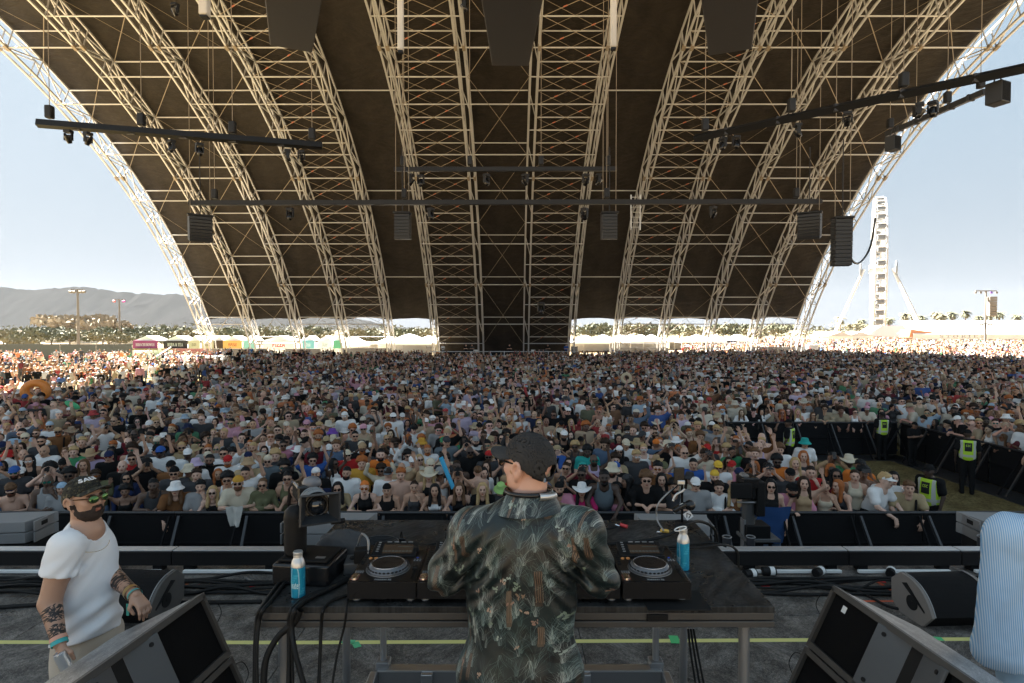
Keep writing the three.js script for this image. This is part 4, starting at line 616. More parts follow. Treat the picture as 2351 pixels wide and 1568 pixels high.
function buildPerson(o, label, group) {   // o: pose, fem, skin, beard, top, topColor, pants, hair, hairColor, hat, hatColor, shades, x, z, scale, turn
  const f = figure(o.pose, o.fem), t = thing('person', label, 'person', V(o.x, 0, o.z), o.turn || 0, group); t.scale.setScalar(o.scale || 1); t.rotation.z = o.lean || 0; t.rotation.x = (o.lean || 0) * -0.6;
  const b = part('body', f.body, skin(o.skin, o.beard), t);
  if (o.top !== 'none') part({ tee: 't_shirt', shirt: 'shirt', tank: 'tank_top', crop: 'crop_top' }[o.top], f[o.top], cloth(o.topColor), t);
  part('trousers', f.trousers, cloth(o.pants), t);
  const put = (n, g, m) => { const q = part(n, g, m, t, f.head); if (o.tilt) q.rotation.x = o.tilt; return q; };
  if (o.hair) put('hair', HAIR[o.hair], hairM(o.hairColor));
  if (o.beard) put('beard', BEARD, hairM(o.hairColor));
  if (o.hat) put(o.hat.replace(/ /g, '_'), HAT[o.hat], cloth(o.hatColor));
  if (o.shades) put('sunglasses', SHADES, SHADE_M[o.shades]);
  if (o.strap) { part('backpack_strap', tube([V(0.1, 1.05, 0.12), V(0.11, 1.3, 0.14), V(0.12, 1.46, 0.04), V(0.12, 1.40, -0.12)].map((q) => q.add(V(0, (POSES[o.pose].lean || 0) * -0.35, (POSES[o.pose].lean || 0) * 0.7))), 0.02, 20, 6), cloth('black'), t); }
  if (o.pose === 'filming') { const ph = solo('mobile_phone', rbox(0.075, 0.15, 0.009, 0.008), o.x > 0 ? M.gloss : M.rubber, ('phone held up by ' + label.split(', ').filter((q) => q !== 'filming' && q !== 'beard').join(', ')).split(' ').slice(0, 16).join(' '), 'phone', null, 'phones held up in the crowd'); const w = V(0, 1.74, 0.34).multiplyScalar(o.scale).applyAxisAngle(UP, o.turn || 0).add(t.position); ph.position.copy(w); ph.rotation.set(-0.2, o.turn || 0, o.x * 7 % 2 > 1 ? Math.PI / 2 : 0); }
  return t;
}
// ---------- barricades ----------
M.barrier = soft([0.012, 0.012, 0.013], 0.8, 0.2, { bumpMap: weave, bumpScale: 0.004 });
M.barsteel = std([0.055, 0.055, 0.058], 0.45, 0.5);
const RAIL = 10.02;
{
  const proto = thing('crowd_barrier', 'black braced crowd barrier panel in the row between the stage and the crowd', 'barrier', V(0, 0, 0), 0, 'front crowd barriers');
  const W = 1.2;
  part('sheet', rbox(W - 0.01, 1.08, 0.02, 0.004, 0, 0.58, 0), M.barrier, proto);
  part('top_rail', cyl(0.03, 0.03, W, 12).rotateZ(Math.PI / 2).translate(0, 1.15, 0), M.barsteel, proto);
  part('base_plate', rbox(W - 0.02, 0.012, 0.9, 0.003, 0, 0.006, 0.42), M.barsteel, proto);
  bar('brace', V(-0.52, 1.10, 0.03), V(-0.46, 0.02, 0.7), 0.045, M.barsteel, proto); bar('brace', V(0.52, 1.10, 0.03), V(0.52, 0.02, 0.7), 0.03, M.barrier, proto);
  bar('mid_rail', V(-W / 2 + 0.01, 0.62, 0.03), V(W / 2 - 0.01, 0.62, 0.03), 0.03, M.barrier, proto);
  for (let i = 0; i < 20; i++) { const c = i ? proto.clone() : proto; if (i) { c.name = numbered('crowd_barrier'); scene.add(c); } c.userData = { label: `black braced panel of the front crowd barrier, ${NUM[i]} from the left`, category: 'barrier', group: 'front crowd barriers' }; c.position.set(-12.6 + i * 1.205, 0, -RAIL); }
  const aisle = (x, z, turn, label, group) => { const c = proto.clone(); c.name = numbered('crowd_barrier'); c.userData = { label, category: 'barrier', group }; c.position.set(x, 0, z); c.rotation.y = turn; scene.add(c); };
  for (let i = 0; i < 5; i++) aisle(8.0 + i * 1.205, -19.75, 0, `black crowd barrier panel across the far end of the grass aisle, ${NUM[i]} from the left`, 'barriers across the far end of the aisle');
  for (let i = 0; i < 8; i++) aisle(13.5 + i * 0.02, -19.1 + i * 1.205, -Math.PI / 2, `slanted braced barrier panel along the right side of the grass aisle, ${NUM[i]} from the back`, 'barriers along the right of the aisle');
}
// ---------- the people who show largest ----------
const WHERE = (x) => x < 260 ? 'far left' : x < 640 ? 'left of the table' : x < 1000 ? 'behind the decks' : x < 1420 ? 'at the centre' : x < 1750 ? 'right of centre' : 'near the right end';
const ROW = ['front row', 'second row', 'third row', 'fourth row', 'fifth row', 'sixth row', 'seventh row', 'eighth row', 'ninth row', 'tenth row', 'eleventh row', 'twelfth row'];
const labels = new Set();
function describe(o, row, px) {
  const hat = o.hat ? `${o.hatColor} ${o.hat}` : o.hair ? `${o.hair === 'bun' ? 'tied' : o.hair} ${o.hairColor.replace('dark brown', 'dark')} hair` : 'shaved head', top = o.top === 'none' ? 'bare chested person' : `person in ${o.topColor} ${({ tee: 't-shirt', shirt: 'shirt', tank: 'tank top', crop: 'crop top' })[o.top]}`;
  const bits = [`${top} with ${hat}`]; if (o.shades) bits[0] += ' and sunglasses'; if (o.beard) bits.push('beard');
  const tail = [({ standing: '', leaning: 'leaning', dangling: 'arms over the rail', crossed: 'arms crossed', 'arm raised': 'arm raised', 'both arms up': 'both arms up', filming: 'filming', 'hand at face': 'hand at face' })[o.pose], ROW[Math.min(row, 11)], WHERE(px)].filter(Boolean);
  let s = [...bits, ...tail].join(', '); const nw = () => s.split(' ').length; if (s.split(' ').length > 16) s = [bits[0], ...tail].join(', '); if (s.split(' ').length > 16) s = [bits[0], tail.at(-2), tail.at(-1)].join(', '); if (nw() > 14) s = [top + (o.hat ? ` with ${hat}` : ''), ...tail].join(', '); if (nw() > 16) s = [top + (o.hat ? ` with ${hat}` : ''), tail.at(-2), tail.at(-1)].join(', '); return s;
}
const taken = [], DARKS = ['dark brown', 'dark brown', 'black', 'black', 'black', 'light brown', 'blond', 'ginger'];
const TOPS = ['white', 'white', 'white', 'white', 'black', 'black', 'black', 'black', 'charcoal', 'charcoal', 'grey', 'grey', 'cream', 'cream', 'navy', 'light blue', 'denim', 'blue', 'olive', 'khaki', 'brown', 'red', 'pink', 'maroon', 'green', 'tan', 'slate', 'white', 'black', 'white', 'black', 'lilac', 'charcoal', 'cream', 'white', 'orange'];
const HATC = ['white', 'white', 'white', 'black', 'black', 'cream', 'navy', 'khaki', 'grey', 'tan', 'black', 'white', 'cream', 'charcoal', 'black', 'red', 'blue', 'pink', 'light blue'];
const SK = ['pale', 'pale', 'fair', 'fair', 'fair', 'tan', 'tan', 'olive', 'olive', 'brown', 'brown', 'dark', 'deep'];
const SHK = ['dark', 'dark', 'dark', 'dark', 'dark', 'orange mirrored', 'green mirrored', 'white framed'];
function randomLook(row) {
  const fem = rnd() < 0.44 ? 1 : 0, o = { fem, skin: pick(SK) }; const q = rnd();
  o.pose = row === 0 ? pick(['leaning', 'leaning', 'dangling', 'crossed']) : q < 0.50 ? 'standing' : q < 0.60 ? 'hand at face' : q < 0.66 ? 'crossed' : q < 0.85 ? 'arm raised' : q < 0.91 ? 'both arms up' : 'filming';
  o.top = fem ? pick(['tank', 'tank', 'tank', 'crop', 'tee', 'tee', 'shirt']) : pick(['tee', 'tee', 'tee', 'shirt', 'tank', 'tee', 'tee', 'tee', rnd() < 0.4 ? 'none' : 'tank']); o.topColor = pick(TOPS); o.pants = pick(['navy', 'black', 'denim', 'khaki', 'charcoal', 'cream']);
  o.hairColor = pick(DARKS); o.hair = fem ? pick(['long', 'long', 'long', 'bun', 'curly']) : pick(['short', 'short', 'short', 'messy', 'messy', 'curly', null]); o.beard = !fem && rnd() < 0.3;
  if (rnd() < (fem ? 0.22 : 0.40)) { o.hat = pick(fem ? ['bucket hat', 'straw hat', 'cap', 'cap'] : ['cap', 'cap', 'cap', 'cap', 'backwards cap', 'bucket hat', 'straw hat', 'beanie']); o.hatColor = o.hat === 'straw hat' ? pick(['cream', 'tan', 'white', 'khaki']) : pick(HATC); if (o.hair === 'messy' || (o.hair === 'curly' && rnd() < 0.7)) o.hair = 'short'; }
  if (rnd() < 0.55) o.shades = pick(SHK);
  if (!fem && rnd() < 0.12) o.strap = 1;
  return o;
}
// seen at pixel (x of the head, y of its top): [x, y, row, pose, woman, skin, hair, hair colour, hat, hat colour, top, top colour, glasses, more]
const S = 'standing', L = 'leaning', D = 'dangling', X = 'crossed', A = 'arm raised', F = 'filming', H = 'hand at face', B = 'both arms up';
const SEEN = [
  [25, 1105, 0, L, 0, 'fair', 'messy', 'light brown', 'beanie', 'navy', 'none', '', 'dark', { beard: 1, tilt: 0.5 }], [110, 1090, 0, H, 0, 'dark', null, 'black', null, '', 'tank', 'grey', 'green mirrored'], [142, 1106, 0, S, 0, 'tan', 'short', 'dark brown', 'backwards cap', 'light blue', 'tee', 'grey', null],
  [287, 1115, 0, B, 1, 'brown', 'curly', 'black', null, '', 'crop', 'black', null, { s: 0.9 }], [352, 1095, 0, L, 0, 'dark', 'short', 'black', null, '', 'tank', 'charcoal', null], [403, 1100, 0, D, 0, 'fair', 'long', 'light brown', 'bucket hat', 'white', 'tee', 'brown', 'dark'],
  [460, 1103, 0, H, 0, 'fair', 'messy', 'black', null, '', 'tee', 'grey', null], [488, 1112, 0, L, 1, 'pale', 'long', 'blond', null, '', 'crop', 'black', 'dark'], [547, 1086, 0, L, 0, 'fair', 'short', 'light brown', 'backwards cap', 'gold', 'tee', 'cream', 'dark', { beard: 1 }],
  [603, 1096, 0, X, 1, 'tan', 'bun', 'light brown', null, '', 'shirt', 'olive', 'dark'], [675, 1105, 0, L, 1, 'tan', 'long', 'dark brown', null, '', 'crop', 'black', null], [726, 1088, 0, L, 0, 'fair', 'short', 'black', 'cap', 'black', 'shirt', 'navy', 'dark'],
  [775, 1102, 0, D, 1, 'tan', 'long', 'black', null, '', 'shirt', 'khaki', 'dark'], [837, 1100, 0, L, 1, 'pale', 'short', 'orange', null, '', 'tank', 'black', 'orange mirrored'], [888, 1108, 0, X, 0, 'tan', null, 'black', 'beanie', 'black', 'tank', 'black', null, { mask: 1 }],
  [951, 1104, 0, H, 1, 'tan', 'bun', 'dark brown', null, '', 'crop', 'charcoal', null], [998, 1106, 0, D, 1, 'tan', 'long', 'black', null, '', 'crop', 'white', null], [1054, 1104, 0, L, 1, 'fair', 'long', 'light brown', null, '', 'tank', 'black', null], [1108, 1104, 0, L, 1, 'fair', 'long', 'blond', null, '', 'shirt', 'black', null],
  [1150, 1108, 0, S, 0, 'fair', 'short', 'dark brown', 'bucket hat', 'lime', 'tee', 'charcoal', null, { tilt: 0.4 }], [1284, 1101, 0, L, 0, 'tan', 'short', 'black', 'beanie', 'black', 'tee', 'pink', null, { beard: 1 }], [1336, 1105, 0, L, 1, 'tan', 'long', 'black', 'straw hat', 'white', 'tee', 'magenta', null],
  [1387, 1070, 0, D, 0, 'deep', 'short', 'black', null, '', 'tank', 'slate', null, { beard: 1 }], [1417, 1112, 0, H, 1, 'brown', 'curly', 'black', null, '', 'crop', 'pink', null, { s: 0.95 }], [1484, 1080, 0, L, 0, 'fair', 'curly', 'light brown', null, '', 'tee', 'black', 'dark'],
  [1549, 1098, 0, L, 0, 'tan', 'curly', 'black', null, '', 'tee', 'charcoal', null, { beard: 1 }], [1591, 1128, 0, D, 0, 'fair', 'short', 'light brown', null, '', 'tee', 'black', 'dark', { tilt: 0.35 }], [1651, 1104, 0, X, 0, 'fair', 'messy', 'dark brown', null, '', 'shirt', 'white', null, { strap: 1 }],
  [1685, 1110, 0, L, 1, 'fair', 'long', 'blond', null, '', 'tank', 'brown', null], [1755, 1114, 0, X, 1, 'tan', 'long', 'black', null, '', 'tee', 'grey', null], [1820, 1104, 0, L, 0, 'tan', 'short', 'black', 'cap', 'black', 'tee', 'pink', null, { beard: 1, wide: 1.28 }],
  [1895, 1104, 0, H, 1, 'tan', 'bun', 'dark brown', null, '', 'crop', 'cream', null], [1950, 1102, 0, L, 1, 'fair', 'long', 'ginger', null, '', 'tank', 'charcoal', null, { yaw: -0.9 }], [2004, 1080, 0, D, 0, 'pale', 'messy', 'blond', 'cap', 'white', 'tee', 'white', null, { yaw: 0.9 }], [2038, 1086, 1, S, 0, 'fair', 'short', 'dark brown', 'cap', 'charcoal', 'tee', 'white', null, { beard: 1 }],
  [2087, 1101, 0, D, 0, 'fair', 'messy', 'light brown', null, '', 'tee', 'khaki', null, { strap: 1 }],
  [33, 1070, 1, S, 0, 'fair', 'short', 'dark brown', 'cap', 'blue', 'tee', 'charcoal', 'green mirrored', { beard: 1 }], [67, 1046, 2, S, 1, 'tan', 'long', 'black', null, '', 'tank', 'black', 'white framed'], [117, 1063, 1, A, 0, 'fair', 'short', 'light brown', 'cap', 'cream', 'tank', 'cream', 'dark'], [159, 1078, 1, S, 0, 'dark', 'curly', 'black', null, '', 'tee', 'charcoal', 'dark'], [207, 1033, 2, S, 0, 'fair', 'short', 'dark brown', 'straw hat', 'tan', 'tee', 'lilac', null], [192, 1056, 1, S, 1, 'tan', 'long', 'light brown', null, '', 'tank', 'cream', null],
  [169, 1027, 3, S, 0, 'pale', 'messy', 'blond', null, '', 'tee', 'green', null], [250, 1035, 2, S, 0, 'fair', 'short', 'dark brown', 'cap', 'navy', 'shirt', 'black', 'orange mirrored'], [304, 1040, 2, X, 0, 'tan', 'messy', 'dark brown', null, '', 'tee', 'red', 'dark'], [281, 1058, 1, A, 0, 'pale', null, 'blond', null, '', 'tee', 'black', null], [145, 1052, 2, S, 0, 'brown', 'short', 'black', 'cap', 'black', 'tee', 'charcoal', null, { beard: 1 }],
  [449, 1053, 2, S, 1, 'tan', 'long', 'dark brown', 'bucket hat', 'lilac', 'tee', 'white', null], [523, 1045, 2, S, 0, 'pale', 'short', 'ginger', 'cap', 'red', 'tee', 'white', null, { beard: 1 }], [481, 1045, 2, S, 0, 'brown', 'short', 'black', null, '', 'tee', 'black', null, { beard: 1, wide: 1.1, strap: 1 }], [433, 1066, 1, S, 1, 'brown', 'short', 'black', 'bucket hat', 'cream', 'shirt', 'khaki', null], [400, 1072, 1, S, 0, 'tan', 'short', 'black', 'beanie', 'black', 'tee', 'charcoal', 'dark'], [563, 1074, 1, A, 0, 'tan', 'short', 'black', null, '', 'tee', 'white', null], [522, 1088, 1, S, 0, 'tan', 'curly', 'black', null, '', 'tank', 'white', 'dark'],
  [615, 1045, 2, S, 0, 'fair', 'short', 'light brown', 'beanie', 'cream', 'shirt', 'slate', 'dark'], [632, 1035, 3, S, 0, 'pale', 'curly', 'blond', null, '', 'tee', 'charcoal', null], [652, 1060, 1, S, 0, 'olive', 'curly', 'black', null, '', 'tee', 'black', 'green mirrored', { beard: 1 }], [660, 1085, 1, A, 1, 'tan', 'short', 'black', null, '', 'tank', 'olive', 'dark'],
  [772, 1022, 3, S, 0, 'fair', 'messy', 'light brown', null, '', 'shirt', 'denim', null, { s: 1.06 }], [948, 1046, 2, S, 0, 'fair', 'short', 'light brown', 'cap', 'white', 'shirt', 'cream', null], [891, 1074, 1, S, 0, 'fair', 'short', 'dark brown', 'backwards cap', 'slate', 'tee', 'white', null, { back: 1 }], [985, 1076, 1, S, 1, 'fair', 'long', 'blond', 'straw hat', 'cream', 'tank', 'black', null], [831, 1052, 2, S, 0, 'fair', 'curly', 'ginger', null, '', 'tee', 'gold', null], [764, 984, 5, S, 0, 'dark', 'short', 'black', 'bucket hat', 'purple', 'shirt', 'slate', null, { yaw: -0.8 }],
  [968, 1006, 4, S, 0, 'tan', 'short', 'black', 'bucket hat', 'gold', 'tee', 'grey', null], [1122, 1035, 3, S, 0, 'dark', 'short', 'black', 'beanie', 'red', 'tee', 'charcoal', 'dark'], [1018, 1003, 4, S, 0, 'brown', 'short', 'black', 'cap', 'green', 'tee', 'black', null, { beard: 1 }], [1010, 1072, 1, S, 0, 'brown', 'short', 'black', 'cap', 'grey', 'tank', 'white', 'dark'], [1052, 1075, 1, F, 0, 'tan', 'short', 'black', null, '', 'tank', 'black', 'dark'], [1097, 1072, 1, S, 1, 'fair', 'bun', 'light brown', null, '', 'crop', 'tan', null, { back: 1 }], [920, 1077, 1, S, 0, 'fair', 'messy', 'ginger', null, '', 'none', '', null],
  [1337, 1061, 1, F, 0, 'tan', 'short', 'black', 'cap', 'teal', 'tee', 'maroon', null], [1414, 1060, 1, S, 0, 'fair', 'short', 'dark brown', 'backwards cap', 'blue', 'tee', 'black', null], [1442, 1090, 1, S, 1, 'brown', 'long', 'black', 'beanie', 'charcoal', 'shirt', 'black', null, { yaw: -1.2 }], [1524, 1060, 1, S, 0, 'fair', 'short', 'light brown', 'cap', 'olive', 'tee', 'blue', null], [1519, 1088, 1, S, 1, 'fair', 'long', 'black', null, '', 'tank', 'charcoal', null], [1597, 1096, 1, S, 0, 'fair', 'short', 'dark brown', 'cap', 'white', 'tee', 'grey', 'dark'], [1592, 1054, 2, S, 0, 'tan', 'short', 'black', null, '', 'tee', 'blue', null], [1624, 1019, 3, S, 0, 'tan', 'short', 'black', 'cap', 'red', 'tee', 'charcoal', 'dark'], [1507, 1009, 4, S, 0, 'brown', null, 'black', 'beanie', 'orange', 'tee', 'denim', null, { back: 1 }], [1478, 1020, 3, S, 0, 'pale', 'short', 'blond', null, '', 'tank', 'white', 'white framed'], [1422, 1024, 3, S, 1, 'tan', 'long', 'black', 'beanie', 'white', 'shirt', 'black', 'dark'], [1349, 1026, 3, S, 0, 'deep', 'curly', 'black', null, '', 'tee', 'teal', null],
  [1649, 1058, 1, S, 0, 'tan', 'short', 'black', 'cap', 'yellow', 'tee', 'white', 'dark'], [1641, 1080, 1, S, 0, 'fair', 'short', 'black', 'beanie', 'yellow', 'tee', 'black', null, { beard: 1 }], [1697, 1074, 1, S, 1, 'fair', 'long', 'pink', 'cap', 'navy', 'tank', 'tan', null], [1848, 1006, 3, S, 1, 'tan', 'short', 'black', 'bucket hat', 'teal', 'tee', 'white', null], [1949, 1046, 2, S, 0, 'deep', 'short', 'black', 'straw hat', 'cream', 'tee', 'green', null], [1784, 1048, 2, S, 0, 'dark', 'curly', 'black', null, '', 'tee', 'orange', 'dark', { beard: 1 }], [1770, 1102, 1, S, 1, 'fair', 'long', 'black', null, '', 'tank', 'black', 'dark'], [1846, 1096, 1, A, 1, 'fair', 'long', 'dark brown', null, '', 'tank', 'tan', null], [1763, 1066, 1, F, 0, 'fair', 'messy', 'black', null, '', 'tee', 'black', null], [1815, 1075, 1, S, 0, 'tan', 'short', 'black', 'cap', 'black', 'shirt', 'charcoal', null], [1862, 1072, 1, H, 0, 'fair', 'short', 'dark brown', null, '', 'tee', 'red', null], [1910, 1040, 2, F, 0, 'brown', 'short', 'black', null, '', 'shirt', 'tan', 'dark'], [1920, 1078, 1, S, 1, 'brown', 'long', 'black', null, '', 'tank', 'maroon', 'dark'], [1963, 1080, 1, S, 1, 'fair', 'bun', 'dark brown', null, '', 'tank', 'cream', null], [1982, 1074, 1, F, 1, 'brown', 'curly', 'black', null, '', 'crop', 'white', null], [1733, 1030, 3, S, 0, 'pale', 'messy', 'light brown', null, '', 'tee', 'black', null], [1790, 1022, 3, S, 0, 'fair', 'curly', 'light brown', null, '', 'tee', 'white', null], [1826, 1052, 2, S, 1, 'fair', 'long', 'blond', null, '', 'tank', 'cream', null], [1845, 1036, 2, S, 1, 'fair', 'long', 'ginger', null, '', 'tank', 'charcoal', null],
];
let count = 0;
for (const [x, y, row, pose, fem, sk, hair, hc, hat, hatc, top, tc, sh, more = {}] of SEEN) {
  const o = { pose, fem, skin: sk, hair, hairColor: hc, hat, hatColor: hatc, top, topColor: tc, shades: sh, pants: pick(['navy', 'black', 'denim', 'charcoal']), ...more }, f = figure(pose, fem), tall = f.head.y + (hat ? 0.135 : 0.118);
  const z = row === 0 ? RAIL + 0.40 : FOCAL * (EYE - 1.74) / (y - HORIZON), p = at(x, y, z); o.scale = row === 0 ? (p.y / tall) : (1.74 / tall) * (more.s || 1); o.scale = Math.min(1.12, Math.max(0.84, o.scale));
  o.x = p.x; o.z = -z - (f.head.z * 0.3); o.turn = more.back ? Math.PI : Math.atan2(-o.x, z) * 0.7 + (more.yaw || 0);
  let label = describe(o, row, x); if (labels.has(label)) label = label.replace(/, [^,]*$/, ', beside another alike'); labels.add(label);
  const t = buildPerson(o, label, row === 0 ? 'people leaning on the front barrier' : 'people in the crowd near the stage'); if (more.wide) t.scale.x *= more.wide; count++;
  taken.push([o.x, o.z]);
}
const edgeX = (z) => z < 19.6 ? 7.3 : 99, free = (x, z, r) => { for (const [a, b] of taken) if ((a - x) ** 2 + (b - z) ** 2 < r * r) return false; return true; };
const aisleClear = (x, d) => !(d < 19.95 && x > (d < 12.3 ? 7.35 : 6.6) && x < 13.75);
for (let row = 0, d = RAIL + 0.40; count < 296; row++, d += row === 1 ? 0.62 : 0.52) {
  const half = 0.905 * d + 0.2;
  for (let x = -half + rr(0, 0.3); x < half && count < 296; x += rr(0.44, 0.60)) {
    const dd = d + (row ? rr(-0.16, 0.16) : rr(0, 0.05)); if (!aisleClear(x, dd) || x > 7.3 || !free(x, -dd, row ? 0.4 : 0.44)) continue;
    const px = 1175 + x * FOCAL / dd; let o, label, k = 0; do { o = randomLook(row); label = describe(o, row, px); } while (labels.has(label) && k++ < 200); labels.add(label);
    Object.assign(o, { x, z: -dd, scale: (o.fem ? rr(0.9, 0.98) : rr(0.96, 1.06)), turn: Math.atan2(-x, dd) * 0.7 + (rnd() < 0.15 ? rr(-1, 1) : rr(-0.25, 0.25)), tilt: rr(-0.12, 0.08) });
    o.lean = row ? rr(-0.07, 0.07) : 0; buildPerson(o, label, row === 0 ? 'people leaning on the front barrier' : 'people in the crowd near the stage'); taken.push([x, -dd]); count++;
  }
  globalThis.crowdStart = d;
}
// ---------- the rest of the crowd ----------
{
  const crowd = new THREE.Group(); crowd.name = 'crowd'; crowd.userData = { label: 'dense festival crowd filling the field under the canopy and beyond', category: 'crowd', kind: 'stuff' }; scene.add(crowd);
  const bins = new Map(), m4 = new THREE.Matrix4(), q4 = new THREE.Quaternion(), EU = new THREE.Euler();
  const plainSkin = new THREE.MeshPhysicalMaterial({ roughness: 0.55, map: FACE[0] }), plainCloth = soft([1, 1, 1], 0.9, 0.25), plainHair = soft([1, 1, 1], 0.6, 0.4);
  const add = (name, geo, mat, mtx, col) => { const key = name; if (!bins.has(key)) bins.set(key, { geo, mat, list: [] }); bins.get(key).list.push([mtx, col]); };
  const place = (x, d, lean) => {
    const o = randomLook(1); if (lean) o.pose = pick(['leaning', 'leaning', 'dangling']); else if (rnd() < 0.25) o.pose = 'standing'; if (o.pose === 'filming' && d > 30) o.pose = 'standing';
    const f = figure(o.pose, o.fem), s = o.fem ? rr(0.87, 0.98) : rr(0.95, 1.09), turn = Math.atan2(-x, d) * 0.7 + (d > 76 ? rr(-3, 3) : rnd() < 0.14 ? rr(-1.6, 1.6) : rr(-0.3, 0.3)) + (lean || 0);
    m4.compose(V(x, 0, -d), q4.setFromEuler(EU.set(lean ? 0 : rr(-0.07, 0.07), turn, lean ? 0 : rr(-0.07, 0.07))), V(s * rr(0.93, 1.08), s, s)); const base = m4.clone(), hd = base.clone().multiply(new THREE.Matrix4().makeRotationX(rr(-0.14, 0.12)).setPosition(f.head));
    const j = rr(0.85, 1.15), tint = (c) => { const g = 0.3 * COLOR[c][0] + 0.55 * COLOR[c][1] + 0.15 * COLOR[c][2]; return COLOR[c].map((k) => (k * 0.75 + g * 0.25) * j); }, id = o.pose.replace(/ /g, '_') + (o.fem ? '_woman' : '_man');
    add('bodies_' + id, f.body, plainSkin, base, SKIN[o.skin].map((k) => k * rr(0.95, 1.15)));
    if (o.top !== 'none') add('tops_' + o.top + '_' + id, f[o.top], plainCloth, base, tint(o.topColor));
    add('trousers_' + id, f.trousers, plainCloth, base, tint(o.pants));
    if (o.hair) add('hair_' + o.hair, HAIR[o.hair], plainHair, hd, COLOR[o.hairColor]);
    if (o.hat) add('hats_' + o.hat.replace(/ /g, '_'), HAT[o.hat], plainCloth, hd, tint(o.hatColor));
    if (o.shades) add('sunglasses_' + o.shades.split(' ')[0], SHADES, SHADE_M[o.shades], hd, [1, 1, 1]);
  };
  let n = 0;
  for (let d = globalThis.crowdStart; d < 66; d += 0.56 + d * 0.0028) {
    const half = 0.93 * d + 2, step = 0.54 + d * 0.0028;
    for (let x = -half; x < half; x += step * rr(0.75, 1.25)) {
      const dd = d + rr(-0.2, 0.2), xx = x; if (!aisleClear(xx, dd) || !free(xx, -dd, 0.36)) continue;
      const loose = xx < -11 - (d < 30 ? (30 - d) * 0.9 : 0) && d > 20 ? THREE.MathUtils.smoothstep(-xx - 11 - (d < 30 ? (30 - d) * 0.9 : 0) + nz(xx * 0.15, d * 0.15, 3) * 9, 0, 16) * (d > 24 ? 1 : 0.5) : 0; if (rnd() < loose * 0.93) continue;
      if (Math.abs(xx) < 9.6 && dd > 64.5) continue; if (nz(xx * 0.22, dd * 0.22, 5) > 0.22 && rnd() < 0.55) continue;
      place(xx, dd); n++;
    }
  }
  for (let x = 7.6; x < 13.3; x += 0.5) place(x, 20.15, 0.001);                                  // leaning along the aisle barriers
  for (let d = 10.6; d < 19.8; d += 0.52) place(13.92, d, -1.3);
  for (let d = 10.4; d < 20; d += 0.55) for (let x = 14.4; x < 0.93 * d + 2; x += rr(0.45, 0.65)) place(x, d + rr(-0.15, 0.15));
  for (let k = 0; k < 3200; k++) { const d = rr(67, 190), x = rr(0.3, 0.95) * d; if (x > RIBS[9] || rnd() < 0.25) { place(x, d); n++; } }
  for (let k = 0; k < 260; k++) { const d = rr(67, 74), x = rr(-40, 40); if (Math.abs(x) > 11) place(x, d); }
  for (let k = 0; k < 330; k++) { const d = rr(36, 74), x = -rr(0.35, 0.95) * d; place(x, d); }
  for (const [name, b] of bins) { const im = new THREE.InstancedMesh(b.geo, b.mat, b.list.length); im.name = name; im.userData.kind = 'stuff'; b.list.forEach(([m, c], i) => { im.setMatrixAt(i, m); im.setColorAt(i, new THREE.Color(...c)); }); shadow(im); crowd.add(im); }
  console.log('crowd', n, 'persons', count, 'bins', bins.size);
}
// ---------- guards in the aisle ----------
{
  const vestTex = tex(256, (c, w, h) => { c.fillStyle = '#c6ef3a'; c.fillRect(0, 0, w, h); c.fillStyle = '#c9cdc6'; for (const x of [34, 190]) c.fillRect(x, 0, 32, h); c.fillRect(0, 176, w, 26); c.fillStyle = '#12181c'; c.fillRect(84, 40, 88, 96); c.fillStyle = '#c6ef3a'; c.font = 'bold 34px sans-serif'; c.textAlign = 'center'; c.fillText('CSC', 128, 84); });
  const vestM = std([0.85, 0.85, 0.85], 0.6, 0, { map: vestTex });
  const vestGeo = (f, pose) => { const lean = POSES[pose].lean || 0, dy = -lean * 0.42, list = [E(V(0, 1.27 + dy * 0.8, lean * 0.7), [0.172, 0.22, 0.112]), E(V(0, 1.15, lean * 0.4), [0.14, 0.16, 0.094], 0.06), E(V(0, 1.02, 0), [0.148, 0.15, 0.104], 0.08), C(V(-0.188, 1.42 + dy, lean * 0.9 - 0.01), V(0.188, 1.42 + dy, lean * 0.9 - 0.01), 0.062, 0.062, 0.06)], q = field(list, 0.034), g = surface((x, y, z) => Math.max(q(x, y, z), 0.93 - y, y - 1.47 - dy, Math.abs(x) - 0.185), bounds(list, 0.06), 0.022), p = g.attributes.position, u = g.attributes.uv; for (let k = 0; k < p.count; k++) u.setXY(k, 0.5 + p.getX(k) / 0.46 * (p.getZ(k) < 0 ? -1 : 1), (p.getY(k) - 0.9) / 0.6); return g; };
  for (const [x, y, z, pose, turn, vest, label, sk, hat] of [
    [2135, 1066, 11.2, 'standing', -1.2, 1, 'guard person in lime vest turned left, just behind the front barrier', 'deep', 'cap'],
    [2222, 986, 15.1, 'standing', 2.6, 1, 'guard person in lime vest and black trousers standing on the grass, back turned', 'deep', 'cap'],
    [2095, 966, 18.2, 'crossed', 0.2, 0, 'guard person all in black with crossed arms in the aisle', 'brown', 'cap'],
    [2026, 945, 19.0, 'standing', 3.1, 1, 'guard person in lime vest facing the crowd at the far aisle barrier', 'deep', null],
    [1812, 962, 16.9, 'standing', -2.4, 1, 'guard person in lime vest half hidden behind the right end of the crowd', 'dark', 'cap']]) {
    const p = at(x, y, z), t = buildPerson({ pose, fem: 0, skin: sk, top: 'tee', topColor: 'black', pants: 'black', hair: hat ? null : 'short', hairColor: 'black', hat, hatColor: 'black', x: p.x, z: -z, scale: p.y / 1.75, turn }, label, 'guards in the aisle');
    if (vest) part('vest', vestGeo(figure(pose, 0), pose), vestM, t);
  }
}
